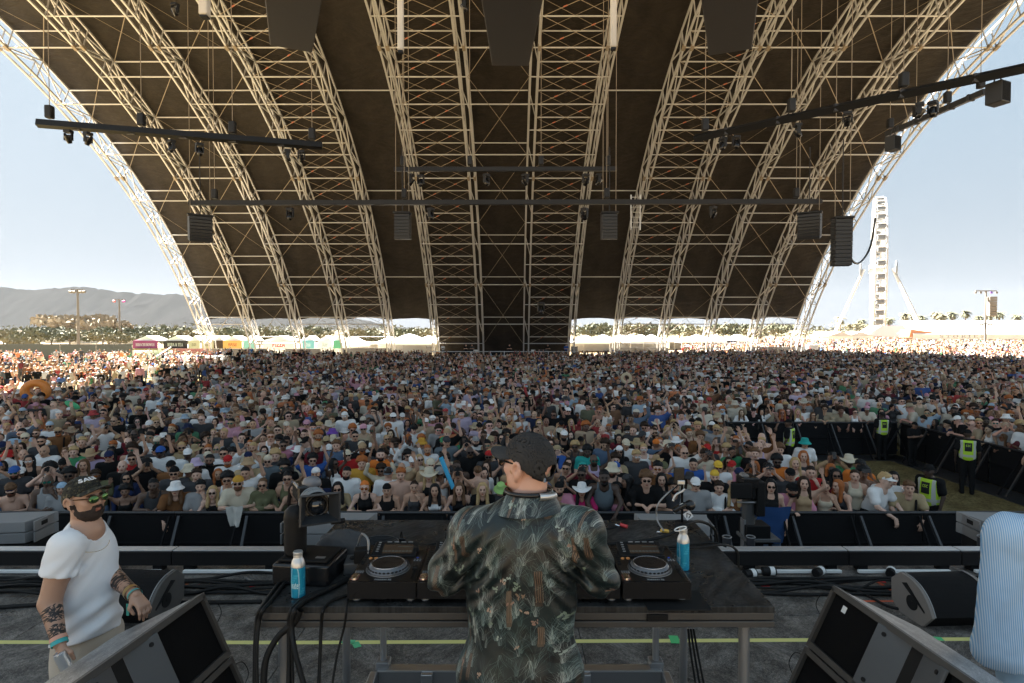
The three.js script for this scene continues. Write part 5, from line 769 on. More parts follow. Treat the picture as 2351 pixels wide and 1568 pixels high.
// things held up or carried in the crowd
{ const p = at(1026, 1086, 10.62), q = at(1012, 1050, 10.7), r = at(1041, 1122, 10.55), o = thing('pool_noodle', 'bright blue foam noodle held up in the crowd left of the man', 'foam noodle', p); bar('tube', r.clone().sub(p), q.clone().sub(p), 0.085, std([0.05, 0.38, 0.62], 0.7), o, new THREE.CylinderGeometry(0.5, 0.5, 1, 20)); const e = bar('end_hole', q.clone().sub(p), q.clone().sub(p).add(V(0, 0.004, 0)), 0.03, M.black, o, CYL); }
solo('swim_ring', new THREE.TorusGeometry(0.37, 0.17, 14, 36).scale(1, 0.9, 0.8), std([0.75, 0.26, 0.05], 0.4), 'orange inflatable ring held above heads at the far left', 'inflatable ring', at(82, 898, 23)).rotation.set(0, 0.3, 0.2);
{ const g = new THREE.SphereGeometry(0.3, 18, 12).scale(1, 0.42, 0.14); solo('leaf_fan', g, std([0.08, 0.45, 0.20], 0.6), 'green leaf shaped fan held up at the left of the crowd', 'fan', at(166, 930, 20.5)).rotation.z = -0.4; }
{ const g = new THREE.TorusGeometry(0.2, 0.07, 10, 26).scale(1, 1, 0.4); solo('hat_in_hand', g, std([0.6, 0.5, 0.34], 0.8), 'pale straw ring hat held high in the middle right crowd', 'hat', at(1438, 868, 27)); }
{ const g = new THREE.PlaneGeometry(0.36, 0.42, 10, 12), p = g.attributes.position; for (let k = 0; k < p.count; k++) { const y = p.getY(k); p.setX(k, p.getX(k) * (0.55 + 0.45 * (y + 0.21) / 0.42)); p.setZ(k, 0.03 * Math.sin(p.getX(k) * 30) + 0.02 * nz(y * 9, p.getX(k) * 9, 1)); } g.computeVertexNormals(); solo('white_cloth', g.clone().scale(0.8, 0.85, 1), std([0.62, 0.60, 0.55], 0.85, 0, { side: THREE.DoubleSide }), 'white cloth hanging over the barrier below the yellow backwards cap', 'cloth', at(538, 1186, RAIL - 0.1)); const b = g.clone().scale(2.2, 1.5, 1); solo('blue_towel', b, std([0.01, 0.05, 0.16], 0.9, 0, { side: THREE.DoubleSide }), 'dark blue towel hanging over the front barrier beside the pink t-shirt', 'towel', at(1768, 1205, RAIL - 0.1)); }
// ---------- beyond the canopy ----------
M.tent = std([0.82, 0.82, 0.80], 0.75, 0, { side: THREE.DoubleSide });
M.pole = std([0.17, 0.155, 0.14], 0.7, 0.2);
const ground = (x, d) => V((x - 1175.5) / FOCAL * d, 0, -d), high = (y, d) => EYE + (HORIZON - y) / FOCAL * d;
// light poles
function lightPole(x, yTop, d, label, heads, lampColor) {
  const o = thing('light_pole', label, 'light pole', ground(x, d)), H = high(yTop, d);
  part('mast', new THREE.CylinderGeometry(0.16, 0.28, H, 12).translate(0, H / 2, 0), M.pole, o); bar('cross_arm', V(-1.3, H - 0.1, 0), V(1.3, H - 0.1, 0), 0.14, M.pole, o);
  heads.forEach(([dx, c]) => part('floodlight', rbox(0.55, 0.45, 0.4, 0.05).rotateX(0.5).rotateZ(dx * 0.12).translate(dx, H - 0.5, 0.1), c || M.pole, o));
}
lightPole(180, 664, 108, 'tall brown light pole with four floodlights, left of the canopy', [[-1.25], [-0.6], [0.6], [1.25]]);
lightPole(275, 687, 142, 'thinner light pole with red and pink lamps beside the canopy\'s left foot', [[-1.2, std([0.5, 0.06, 0.05], 0.5)], [1.2, std([0.6, 0.06, 0.4], 0.5)]]);
{ const d = 118, o = thing('light_tower', 'steel tower with speaker array and cross bar at the far right', 'light tower', ground(2262, d)), H = high(668, d), q = (y) => high(y, d);
  part('mast', new THREE.CylinderGeometry(0.16, 0.24, H, 12).translate(0, H / 2, 0), M.pole, o); for (const [y, w] of [[668, 2.2], [742, 1.2]]) { bar('cross_arm', V(-w, q(y), 0), V(w, q(y), 0), 0.2, M.pole, o); for (const s of [-1, -0.5, 0.5, 1]) part('lamp', rbox(0.36, 0.4, 0.36, 0.04, s * w, q(y) - 0.35, 0), s === 0.5 && w > 2 ? std([0.16, 0.08, 0.45], 0.5) : M.pole, o); }
  for (let k = 0; k < 8; k++) part('array_box', rbox(1.5, 0.46, 1, 0.03).rotateX(0.05 * k).translate(0.7, q(684) - k * 0.5, 0.6), M.pole, o); }
// trees
const leafG = (() => { const g = new THREE.PlaneGeometry(1, 0.42, 2, 1), p = g.attributes.position; for (let k = 0; k < p.count; k++) p.setZ(k, Math.abs(p.getX(k)) * -0.35); g.computeVertexNormals(); return g; })();
const LEAF = [[0.115, 0.12, 0.072], [0.15, 0.14, 0.085], [0.10, 0.108, 0.07], [0.21, 0.17, 0.11]].map((c) => std(c, 0.8, 0, { side: THREE.DoubleSide }));
M.bark = std([0.16, 0.12, 0.085], 0.95);
function crown(list, n, size) { const gs = [], m = new THREE.Matrix4(), q = new THREE.Quaternion(); for (let k = 0; k < n; k++) { const [c, r] = list[Math.floor(rnd() * list.length)], a = V(rr(-1, 1), rr(-1, 1), rr(-1, 1)).normalize(), p = c.clone().add(a.clone().multiply(r).multiplyScalar(0.45 + 0.55 * Math.cbrt(rnd()))), s = size * rr(0.6, 1.4); m.compose(p, q.setFromEuler(new THREE.Euler(rr(-1.2, 1.2), rr(0, 6.3), rr(-0.9, 0.9))), V(s, s, s)); gs.push(leafG.clone().applyMatrix4(m)); } return mergeGeometries(gs); }
function tree(x, yTop, d, w, label, kind = 0, n = 420) {
  const o = thing('tree', label, 'tree', ground(x, d), rr(0, 6), 'bushy trees beyond the field'), H = Math.max(2.5, high(yTop, d)), lobes = [...Array(7)].map(() => [V(rr(-0.34, 0.34) * w, H * rr(0.5, 0.85), rr(-0.3, 0.3) * w), V(w * rr(0.16, 0.27), H * rr(0.12, 0.2), w * rr(0.16, 0.27))]);
  part('trunk', merge([new THREE.CylinderGeometry(0.1, 0.2, H * 0.6, 7).translate(0, H * 0.3, 0), ...lobes.slice(0, 4).map(([c]) => barGeo(V(0, H * 0.35, 0), c, 0.12, CYL))]), M.bark, o); part('crown', crown(lobes, n, w * 0.085 + 0.12), LEAF[kind], o);
}
const TL = [[8, 756, 130, 8, 1], [70, 752, 125, 9, 0], [118, 750, 135, 10, 2], [60, 775, 112, 8, 1], [160, 758, 128, 8, 0], [236, 752, 130, 9, 0], [250, 760, 118, 7, 1], [320, 752, 132, 9, 2], [345, 762, 120, 7, 0], [395, 748, 126, 9, 0], [420, 758, 122, 8, 1], [530, 750, 125, 8, 0], [560, 756, 122, 7, 2], [596, 752, 130, 8, 1], [655, 756, 130, 7, 0], [712, 750, 126, 9, 0], [730, 757, 124, 7, 1], [818, 756, 128, 8, 1], [866, 756, 130, 7, 0], [928, 752, 126, 8, 0], [962, 752, 130, 8, 1], [1355, 745, 190, 14, 2], [1400, 746, 200, 13, 0], [1440, 744, 190, 14, 1], [1500, 742, 190, 14, 2], [1560, 744, 190, 13, 0], [1600, 748, 200, 12, 1], [1660, 742, 190, 13, 0], [1715, 742, 190, 12, 2], [1745, 752, 170, 9, 1], [1780, 745, 190, 12, 0], [1965, 742, 230, 11, 1], [2070, 752, 220, 9, 3]];
const SIDE = (x) => x < 480 ? 'left of the canopy' : x < 1000 ? 'seen through the canopy\'s left legs' : x < 1760 ? 'seen through the canopy\'s right legs' : 'near the big wheel';
{ const cnt = {}; TL.forEach(([x, y, d, w, k]) => { const s = SIDE(x), i = cnt[s] = (cnt[s] ?? -1) + 1; tree(x, y, d, w, `${['green', 'yellowish green', 'dark green', 'brownish'][k]} bushy tree ${s}, ${['first', 'second', 'third', 'fourth', 'fifth', 'sixth', 'seventh', 'eighth', 'ninth', 'tenth', 'eleventh', 'twelfth'][i]} from the left there`, k); }); }
tree(190, 727, 210, 26, 'large tan leafed tree standing behind the tall light pole', 3, 1500); tree(262, 736, 215, 18, 'lower tan leafed tree right of the large tan one', 3, 900);
{ const gs = []; const m = new THREE.Matrix4(), q = new THREE.Quaternion(); for (let k = 0; k < 9000; k++) { const x = rr(-420, 420), d = rr(300, 420), h = rr(0, 1) ** 2 * (6 + 5 * nz(x * 0.03, 2.2)), s = rr(0.8, 2.4); m.compose(V(x, h, -d), q.setFromEuler(new THREE.Euler(rr(-1, 1), rr(0, 6.3), rr(-0.8, 0.8))), V(s, s, s)); gs.push(leafG.clone().applyMatrix4(m)); } const o = part('treeline', mergeGeometries(gs), LEAF[2]); o.userData = { label: 'far hazy line of trees along the whole horizon', category: 'trees', kind: 'stuff' }; }
// palms
const frond = (() => { const gs = []; for (let s = 0; s < 5; s++) { const a = s / 5, b = (s + 1) / 5, f = (t) => V(t * 2.1, 0.55 * Math.sin(t * 2.2) - t * t * 1.15, 0); const A = f(a), B = f(b), w0 = 0.34 * (1 - a * 0.55), w1 = 0.34 * (1 - b * 0.8), g = new THREE.BufferGeometry(); g.setAttribute('position', new THREE.Float32BufferAttribute([A.x, A.y, 0, B.x, B.y, 0, B.x, B.y - w1 * 0.6, w1, A.x, A.y - w0 * 0.6, w0, A.x, A.y, 0, B.x, B.y, 0, B.x, B.y - w1 * 0.6, -w1, A.x, A.y - w0 * 0.6, -w0], 3)); g.setIndex([0, 1, 2, 0, 2, 3, 4, 6, 5, 4, 7, 6]); const n = g.toNonIndexed(); n.computeVertexNormals(); n.setAttribute('uv', new THREE.BufferAttribute(new Float32Array(24), 2)); gs.push(n); } return mergeGeometries(gs); })();
function palm(x, yTop, d, label) { const o = thing('palm_tree', label, 'palm tree', ground(x, d), rr(0, 6), 'palm trees at the right'), H = high(yTop, d) - 1.6, k = d / 240; part('trunk', new THREE.CylinderGeometry(0.22 * k, 0.34 * k, H, 8).translate(0, H / 2, 0), M.bark, o); const gs = []; for (let i = 0; i < 46; i++) gs.push(frond.clone().scale(1.15 * k, 1.15 * k, 1.6 * k).rotateZ(rr(-0.9, 0.75)).rotateY(i * 2.4).translate(0, H, 0)); part('crown', mergeGeometries(gs), LEAF[i2(x)], o); }
const i2 = (x) => Math.round(x) % 2;
[[1929, 724], [2077, 716], [2097, 720], [2116, 722], [2149, 714], [2163, 720], [2186, 713], [2216, 710], [2248, 722], [2272, 716], [2294, 713], [2334, 718], [1976, 730], [2040, 726]].forEach(([x, y], i) => palm(x, y, 230 + (i * 37) % 50, i === 0 ? 'lone palm tree left of the big wheel' : i > 11 ? ['short palm behind the wheel\'s left support', 'short palm close to the wheel\'s right support'][i - 12] : `palm tree right of the big wheel, ${ORD[i - 1] || ['eighth', 'ninth', 'tenth', 'eleventh'][i - 8]} in the row`));
// tents and stalls
function peakTent(x, d, w, yTop, label) { const o = thing('white_tent', label, 'tent', ground(x, d), 0, 'white tents beyond the field'), H = Math.max(3.2, high(yTop, d)), e = Math.min(2.4, H * 0.6), g = new THREE.ConeGeometry(w * 0.72, H - e, 4, 6, true).rotateY(Math.PI / 4), p = g.attributes.position; for (let k = 0; k < p.count; k++) { const v = (p.getY(k) + (H - e) / 2) / (H - e); const f = 1 - 0.35 * Math.sin(v * Math.PI); p.setX(k, p.getX(k) * f); p.setZ(k, p.getZ(k) * f); } g.computeVertexNormals(); part('roof', g.toNonIndexed().translate(0, e + (H - e) / 2, 0), M.tent, o); part('valance', box(w * 1.01, 0.35, w * 1.01, 0, e - 0.15, 0), M.tent, o); for (const [a, b] of [[-1, -1], [1, -1], [-1, 1], [1, 1]]) bar('leg', V(a * w * 0.49, 0, b * w * 0.49), V(a * w * 0.49, e, b * w * 0.49), 0.1, M.white, o); part('back_wall', box(w, e - 0.3, 0.06, 0, (e - 0.3) / 2, -w * 0.48), M.tent, o); }
[[895, 100, 6, 783], [940, 96, 11, 766], [985, 104, 8, 770], [1345, 110, 8, 772], [1385, 112, 9, 768], [1425, 120, 8, 768], [1448, 124, 8, 768], [1470, 124, 8, 768], [1495, 122, 8, 768], [1600, 118, 9, 768], [1640, 126, 7, 772], [1690, 126, 7, 772], [815, 92, 6, 776], [770, 100, 6, 778]].forEach(([x, d, w, y], i) => peakTent(x, d, w, y, `white peaked tent seen under the canopy edge, ${x < 1170 ? 'left' : 'right'} side, ${NUM[x < 1170 ? [895, 940, 985, 815, 770].sort((a, b) => a - b).indexOf(x) : [1345, 1385, 1425, 1448, 1470, 1495, 1600, 1640, 1690].indexOf(x)]} from the left`));
for (let k = 0; k < 16; k++) { const x = k < 11 ? 30 + k * 40 + rr(-10, 10) : 500 + (k - 11) * 95, d = rr(160, 190), w = rr(6, 12), o = thing('canopy_tent', `small low white shelter in the far left row, ${NUM[k]} from the left`, 'tent', ground(x, d), rr(-0.1, 0.1), 'low white shelters at the far left'); part('roof', prism([[-w / 2, 2], [w / 2, 2], [w * 0.3, 3.1], [-w * 0.3, 3.1]], 5), M.tent, o); part('back', box(w * 0.96, 2, 0.05, 0, 1, -2), M.tent, o); }
const signT = (text, bg, fg, font = 'bold 44px sans-serif') => tex(512, (c, w, h) => { c.fillStyle = bg; c.fillRect(0, 0, w, h); c.fillStyle = fg; c.font = font || 'bold 40px sans-serif'; c.textAlign = 'center'; c.textBaseline = 'middle'; c.fillText(text, w / 2, h / 2 + 2, w - 20); }, { h: 96 });
[[334, 58, 'HIBACHI BOWLS', '#a8487a', '#f3e9ee', 'bold 46px serif', 'pink'], [403, 56, 'BOBA & TEA', '#3c2f2f', '#e9e2da', 'bold 54px serif', 'dark brown'], [446, 26, 'CHICKEN', '#d6c9ad', '#5a4a38', 'bold 46px serif', 'tan'], [478, 30, 'TENDERS', '#d2c4a6', '#5a4a38', 'bold 46px serif', 'second tan'], [502, 22, '', '#4d3a2c', '#fff', '', 'plain brown'], [534, 44, 'PUPUSAS', '#efb96a', '#a33c22', 'bold italic 54px sans-serif', 'orange'], [572, 26, '', '#8fcfc4', '#fff', '', 'plain teal'], [640, 74, 'PIZZA', '#f5f1ea', '#b3202a', 'bold 78px sans-serif', 'white'], [708, 28, 'Drinks', '#7cc4cc', '#f6ffff', 'italic 60px serif', 'light teal'], [746, 34, 'Water', '#f2f6f6', '#2a8f93', 'italic 66px serif', 'white and teal'], [776, 22, '', '#63b58f', '#fff', '', 'plain green']].forEach(([x, pw, text, bg, fg, font, nm]) => {
  const d = 84, w = pw / FOCAL * d, o = thing('food_stall', text ? `food stall with a ${nm} sign reading ${text}` : `narrow food stall with a ${nm} sign`, 'food stall', ground(x, d)), y1 = high(782, d), y0 = high(800, d);
  part('sign', box(w * 0.97, y1 - y0, 0.12, 0, (y0 + y1) / 2, 0.06), std([0.9, 0.9, 0.9], 0.7, 0, { map: signT(text, bg, fg, font) }), o); part('roof', prism([[-w / 2, y1 - 0.02], [w / 2, y1 - 0.02], [0, y1 + 0.7]], 3).translate(0, 0, -1.6), M.tent, o); part('back_wall', box(w * 0.98, y0, 0.1, 0, y0 / 2, -3), M.tent, o); part('counter', box(w * 0.9, 0.9, 0.5, 0, 0.45, -0.4), M.white, o);
  for (const s of [-1, 1]) bar('post', V(s * w * 0.48, 0, 0), V(s * w * 0.48, y0, 0), 0.08, M.white, o);
  if (nm === 'pink' || nm === 'dark brown') part('awning', box(w * 0.96, 0.25, 0.6, 0, y0 - 0.1, 0.3), std([0.35, 0.22, 0.14], 0.8), o);
});
solo('banner', box(5.6, 1.3, 0.05), std([0.42, 0.16, 0.18], 0.8, 0, { map: tex(256, (c, w, h) => { c.fillStyle = '#fff'; c.fillRect(0, 0, w, h); c.fillStyle = '#f7d9d9'; for (let i = 0; i < 4; i++) c.fillRect(50, 20 + i * 22, 120 - i * 14, 8); }, { h: 112 }) }), 'red banner with pale lines hanging on the fence beside the stalls', 'banner', V(ground(442, 79).x, high(811, 79), -79));
// screens and fences at the canopy feet, bleachers
M.screen = std([0.20, 0.195, 0.19], 0.85, 0, { bumpMap: weave, bumpScale: 0.01 });
[[-70, 303, 'long dark mesh fence running out of the picture on the left', 2.35], [475, 613, 'dark screen fence under the left canopy legs behind the blue sign', 1.7], [655, 735, 'grey screen fence right of the pizza stall', 1.7], [784, 900, 'grey screen fence left of the sound platform', 1.8], [979, 997, 'small grey screen at the left end of the sound platform', 2.0], [1312, 1326, 'small grey screen at the right end of the sound platform', 2.0], [1402, 1535, 'grey screen fence right of the sound platform', 1.85], [1607, 1640, 'short grey screen between two right canopy legs', 1.9], [1719, 1850, 'long grey screen round the rightmost canopy legs', 1.95]].forEach(([a, b, label, h]) => { const d = 77.4, A = ground(a, d), B = ground(b, d), o = thing('fence_screen', label, 'fence', A), w = B.x - A.x, n = Math.max(1, Math.round(w / 2.4)); for (let k = 0; k < n; k++) part('fence_panel', box(w / n - 0.03, h, 0.06, (k + 0.5) * w / n, h / 2, rr(-0.02, 0.02)), a < 0 ? M.barrier2 ??= std([0.10, 0.10, 0.10], 0.9) : M.screen, o); for (let k = 0; k <= n; k++) bar('post', V(k * w / n, 0, -0.1), V(k * w / n, h + 0.05, -0.1), 0.06, M.pole, o); });
solo('white_cabinet', rbox(1.3, 2.3, 1.0, 0.05, 0, 1.15, 0), M.white, 'white box unit at the right end of the right canopy screens', 'cabinet', ground(1864, 77));
{ const o = thing('bleachers', 'white metal bleachers with railings at the left edge of the crowd', 'bleachers', ground(430, 60)); for (let k = 0; k < 4; k++) { part('bench', box(6.4, 0.07, 0.5, 0, 0.5 + k * 0.32, -k * 0.8), M.white, o); part('riser', box(6.4, 0.3, 0.04, 0, 0.34 + k * 0.32, -k * 0.8 + 0.24), M.white, o); } for (let k = 0; k < 7; k++) bar('rail_post', V(-3.3 + k * 1.1, 0, 0.6), V(-3.3 + k * 1.1, 1.3, 0.6), 0.06, M.white, o); for (const y of [0.9, 1.3]) bar('rail', V(-3.4, y, 0.6), V(3.4, y, 0.6), 0.06, M.white, o); for (const s of [-1, 1]) bar('side_rail', V(s * 3.3, 1.3, 0.6), V(s * 3.3, 2.4, -2.6), 0.06, M.white, o); }
solo('blue_sign', box(0.62, 0.62, 0.05), std([0.9, 0.9, 0.9], 0.6, 0, { map: tex(64, (c) => { c.fillStyle = '#2c77c4'; c.fillRect(0, 0, 64, 64); c.strokeStyle = '#fff'; c.lineWidth = 6; c.beginPath(); c.arc(32, 40, 12, 0, 5); c.stroke(); c.beginPath(); c.moveTo(28, 14); c.lineTo(30, 34); c.lineTo(44, 36); c.stroke(); }) }), 'small blue accessibility sign above the crowd at the left canopy legs', 'sign', at(575, 807, 70));
// sound platform
{ const d = 68, o = thing('sound_platform', 'scaffold sound platform with rails and mixing desks at the back centre of the crowd', 'sound platform', V(-0.9, 0, -d)), w = 8.6, top = high(806, d);
  part('deck', box(w * 2, 0.18, 5, 0, top - 1.0, -1), M.dullalu, o); part('deck_skirt', box(w * 2, top - 1.2, 0.05, 0, (top - 1.2) / 2, 1.4), M.black, o);
  for (let k = 0; k <= 10; k++) bar('scaffold_post', V(-w + k * w / 5, 0, 1.5), V(-w + k * w / 5, top + 0.05, 1.5), 0.09, M.alu, o); for (const y of [top, top - 0.5]) bar('rail', V(-w, y, 1.5), V(w, y, 1.5), 0.08, M.alu, o);
  for (const [x, ww, h] of [[-6.2, 1.2, 0.9], [-3.6, 1.6, 0.7], [-1.2, 1.5, 1.0], [2.2, 2.2, 0.8], [4.6, 1.1, 1.1], [6.6, 1.4, 0.9]]) part('equipment_case', rbox(ww, h, 0.8, 0.03, x, top - 0.9 + h / 2, 0.4), pick([M.black, M.dullalu, M.barsteel]), o); for (const x of [-3.4, 3.4]) part('laptop', box(0.5, 0.35, 0.04, x, top + 0.02, 0.8), M.white, o);
  [[-7.4, 'brown', 'white'], [-4.6, 'fair', 'black'], [-3.9, 'tan', 'charcoal'], [0.6, 'fair', 'black'], [5.2, 'tan', 'black'], [7.4, 'fair', 'blue']].forEach(([x, s, c], i) => { const t = buildPerson({ pose: 'crossed', fem: 0, skin: s, top: 'tee', topColor: c, pants: 'black', hair: 'short', hairColor: 'black', x: x - 0.9, z: -d - 0.6, scale: 1, turn: 0.2 * (i - 3) }, `technician person in ${c} t-shirt on the sound platform, ${NUM[i]} from the left`, 'technicians on the sound platform'); t.position.y = top - 0.9; }); }
// right side: big wheel, tents, buildings
{ const d = 214, yaw = 0.115, o = thing('ferris_wheel', 'tall white observation wheel seen almost edge-on behind the right canopy leg', 'ferris wheel', V(ground(2014, d).x, 0, -d)), hubY = high(618, d), R = high(460, d) - hubY, W = std([0.46, 0.46, 0.46], 0.6), G = std([0.13, 0.14, 0.15], 0.35), wheel = new THREE.Group(); wheel.name = 'wheel'; wheel.position.y = hubY; const sight = Math.atan2(o.position.x, d); wheel.rotation.y = Math.PI / 2 - sight + yaw * 0.3; wheel.rotation.z = 0; o.add(wheel);
  for (const s of [-1, 1]) { part('rim', new THREE.TorusGeometry(R, 0.22, 8, 90).translate(0, 0, s * 1.7), W, wheel); part('inner_rim', new THREE.TorusGeometry(R * 0.93, 0.14, 6, 90).translate(0, 0, s * 1.5), W, wheel); }
  const rungs = []; for (let k = 0; k < 84; k++) { const a = k / 84 * Math.PI * 2, b = (k + 1) / 84 * Math.PI * 2, u = V(Math.cos(a) * R, Math.sin(a) * R, 0), v = V(Math.cos(b) * R, Math.sin(b) * R, 0); rungs.push(barGeo(u.clone().setZ(-1.7), u.clone().setZ(1.7), 0.16), barGeo(u.clone().setZ(-1.7), v.clone().setZ(1.7), 0.1), barGeo(u.clone().setZ(1.7), u.clone().multiplyScalar(0.93).setZ(1.5), 0.1), barGeo(u.clone().setZ(-1.7), u.clone().multiplyScalar(0.93).setZ(-1.5), 0.1)); } part('rim_lattice', merge(rungs), W, wheel).userData.kind = 'stuff';
  for (let k = 0; k < 36; k++) { const a = (k + 0.5) / 36 * Math.PI * 2; bar('spoke', V(0, 0, k % 2 ? 1.6 : -1.6), V(Math.cos(a) * R, Math.sin(a) * R, k % 2 ? 1.6 : -1.6), 0.1, W, wheel, CYL); }
  for (let k = 0; k < 36; k++) { const a = k / 36 * Math.PI * 2, g = part('cabin', rbox(2.1, 1.7, 2.5, 0.5, Math.cos(a) * (R - 0.2), Math.sin(a) * (R - 0.2) - 0.4, 0), G, wheel); part('cabin_roof', rbox(2.15, 0.35, 2.55, 0.15, Math.cos(a) * (R - 0.2), Math.sin(a) * (R - 0.2) + 0.55, 0), W, g); }
  part('hub', cyl(1.6, 1.6, 6, 24).rotateX(Math.PI / 2), W, wheel); for (const s of [-1, 1]) part('hub_disc', lathe([[0, 0.5], [2.4, 0.35], [3.1, 0], [2.4, -0.3], [0, -0.4]], 30).rotateX(s * Math.PI / 2).translate(0, 0, s * 5.6), G, wheel);
  const tr = wheel.rotation.y, ax = V(Math.sin(tr), 0, Math.cos(tr)), al = V(Math.cos(tr), 0, -Math.sin(tr)); for (const s of [-1, 1]) for (const q of [-1, 1]) bar('support_leg', V(0, hubY, 0).addScaledVector(ax, s * 4.6), ax.clone().multiplyScalar(s * 15).addScaledVector(al, q * 7), 1.0, W, o, CYL);
  part('base_building', box(32, 2.1, 14, 0, 1.05, 0), W, o); part('base_sign', box(30, 1.0, 0.3, 0, 1.9, 7.3), std([0.55, 0.54, 0.52], 0.7), o); }
{ const d = 150, o = thing('large_tent', 'huge long white tent with lettering on its valance at the far right', 'tent', ground(2330, d)), yr = high(736, d), ye = high(766, d), L2 = 27; part('roof', prism([[-L2, ye], [-L2 + 9, yr], [L2, yr], [L2 + 9, ye]], 0.3).translate(0, 0, -6).rotateX(0), M.tent, o); part('valance', box(L2 * 2, 1.5, 0.2, 0, ye - 0.75, 0.2), std([0.85, 0.85, 0.83], 0.8, 0, { map: tex(1024, (c, w, h) => { c.fillStyle = '#f1efea'; c.fillRect(0, 0, w, h); c.fillStyle = '#9a948c'; c.font = '40px serif'; c.fillText('S T O R I E S', 130, 44); }, { h: 64 }) }), o); part('roof_front', prism([[-L2, 0], [L2, 0], [L2, 0.1], [-L2, 0.1]], 7).rotateX(0.55).translate(0, ye + 1.6, -2.6), M.tent, o); for (let k = 0; k < 7; k++) bar('post', V(-L2 + k * 9, 0, 0), V(-L2 + k * 9, ye - 1.4, 0), 0.35, M.white, o); part('back_wall', box(L2 * 2, 2, 0.1, 0, 1, -6), std([0.30, 0.27, 0.24], 0.8), o); }
{ const o = thing('orange_awning', 'orange draped awning beside the huge white tent', 'awning', ground(2105, 152)); part('cloth', prism([[-3.5, 2.2], [4.5, 2.4], [2.5, 3.6], [-3, 4.3]], 4), std([0.62, 0.26, 0.12], 0.8), o); for (const s of [-3, 3]) bar('post', V(s, 0, 0), V(s, 2.4, 0), 0.15, M.white, o); }
{ const o = thing('pink_tent', 'low pale pink tent in front of the big wheel\'s right support', 'tent', ground(2040, 170)); part('roof', prism([[-9, 2.2], [9, 2.2], [5, 5.2], [-4, 5.4]], 6), std([0.72, 0.52, 0.55], 0.8), o); for (const s of [-8, -3, 3, 8]) bar('post', V(s, 0, 0), V(s, 2.3, 0), 0.15, M.white, o); }
for (const [x, d, w, l] of [[1920, 165, 8, 'grey roofed hut nearest the canopy\'s right leg'], [1965, 168, 8, 'second grey roofed hut left of the wheel base'], [1890, 170, 6, 'white low hut behind the canopy\'s right foot']]) { const o = thing('low_hut', l, 'hut', ground(x, d)); part('roof', prism([[-w / 2, 2.3], [w / 2, 2.3], [0, 3.6]], 5), std([0.5, 0.48, 0.46], 0.8), o); part('walls', box(w * 0.9, 2.3, 4.4, 0, 1.15, 0), M.white, o); }
// ---------- hung from the canopy ----------
M.rig = std([0.012, 0.012, 0.013], 0.5, 0.2);
const hangWire = (o, p, h = 9) => bar('wire', p, p.clone().add(V(0, h, 0)), 0.03, M.cable, o, CYL);
function rigBar(label, a, b, w) { const o = thing('lighting_bar', label, 'lighting bar', a), d = b.clone().sub(a); bar('beam', V(0, 0, 0), d, w, M.rig, o); for (const t of [0.04, 0.34, 0.66, 0.96]) { const p = d.clone().multiplyScalar(t); part('hoist', rbox(0.26, 0.5, 0.26, 0.05).translate(p.x, p.y + w / 2 + 0.35, p.z), M.rig, o); hangWire(o, p.clone().add(V(0, 0.5, 0))); } for (let k = 0; k < 5; k++) { const p = d.clone().multiplyScalar((k + 0.7) / 5.6); part('clamp', rbox(w * 1.3, w * 1.2, 0.12, 0.02).translate(p.x, p.y, p.z), M.barsteel, o); } return o; }
const H8 = EYE + 8;
rigBar('long black lighting bar at the upper left crossing the canopy edge', onY(85, 283, H8), onY(740, 335, H8), 0.25);
rigBar('long straight black lighting bar across the middle of the canopy', at(435, 466, 30), at(1886, 463, 30), 0.24);
rigBar('shorter black lighting bar above the long middle one', at(905, 389, 31), at(1416, 388, 31), 0.22);
rigBar('long black lighting bar at the right running out of the picture', onY(1595, 318, H8), onY(2420, 142, H8), 0.24);
rigBar('short black lighting bar at the right pointing away', onY(2262, 210, EYE + 10), onY(2036, 308, EYE + 10), 0.24);
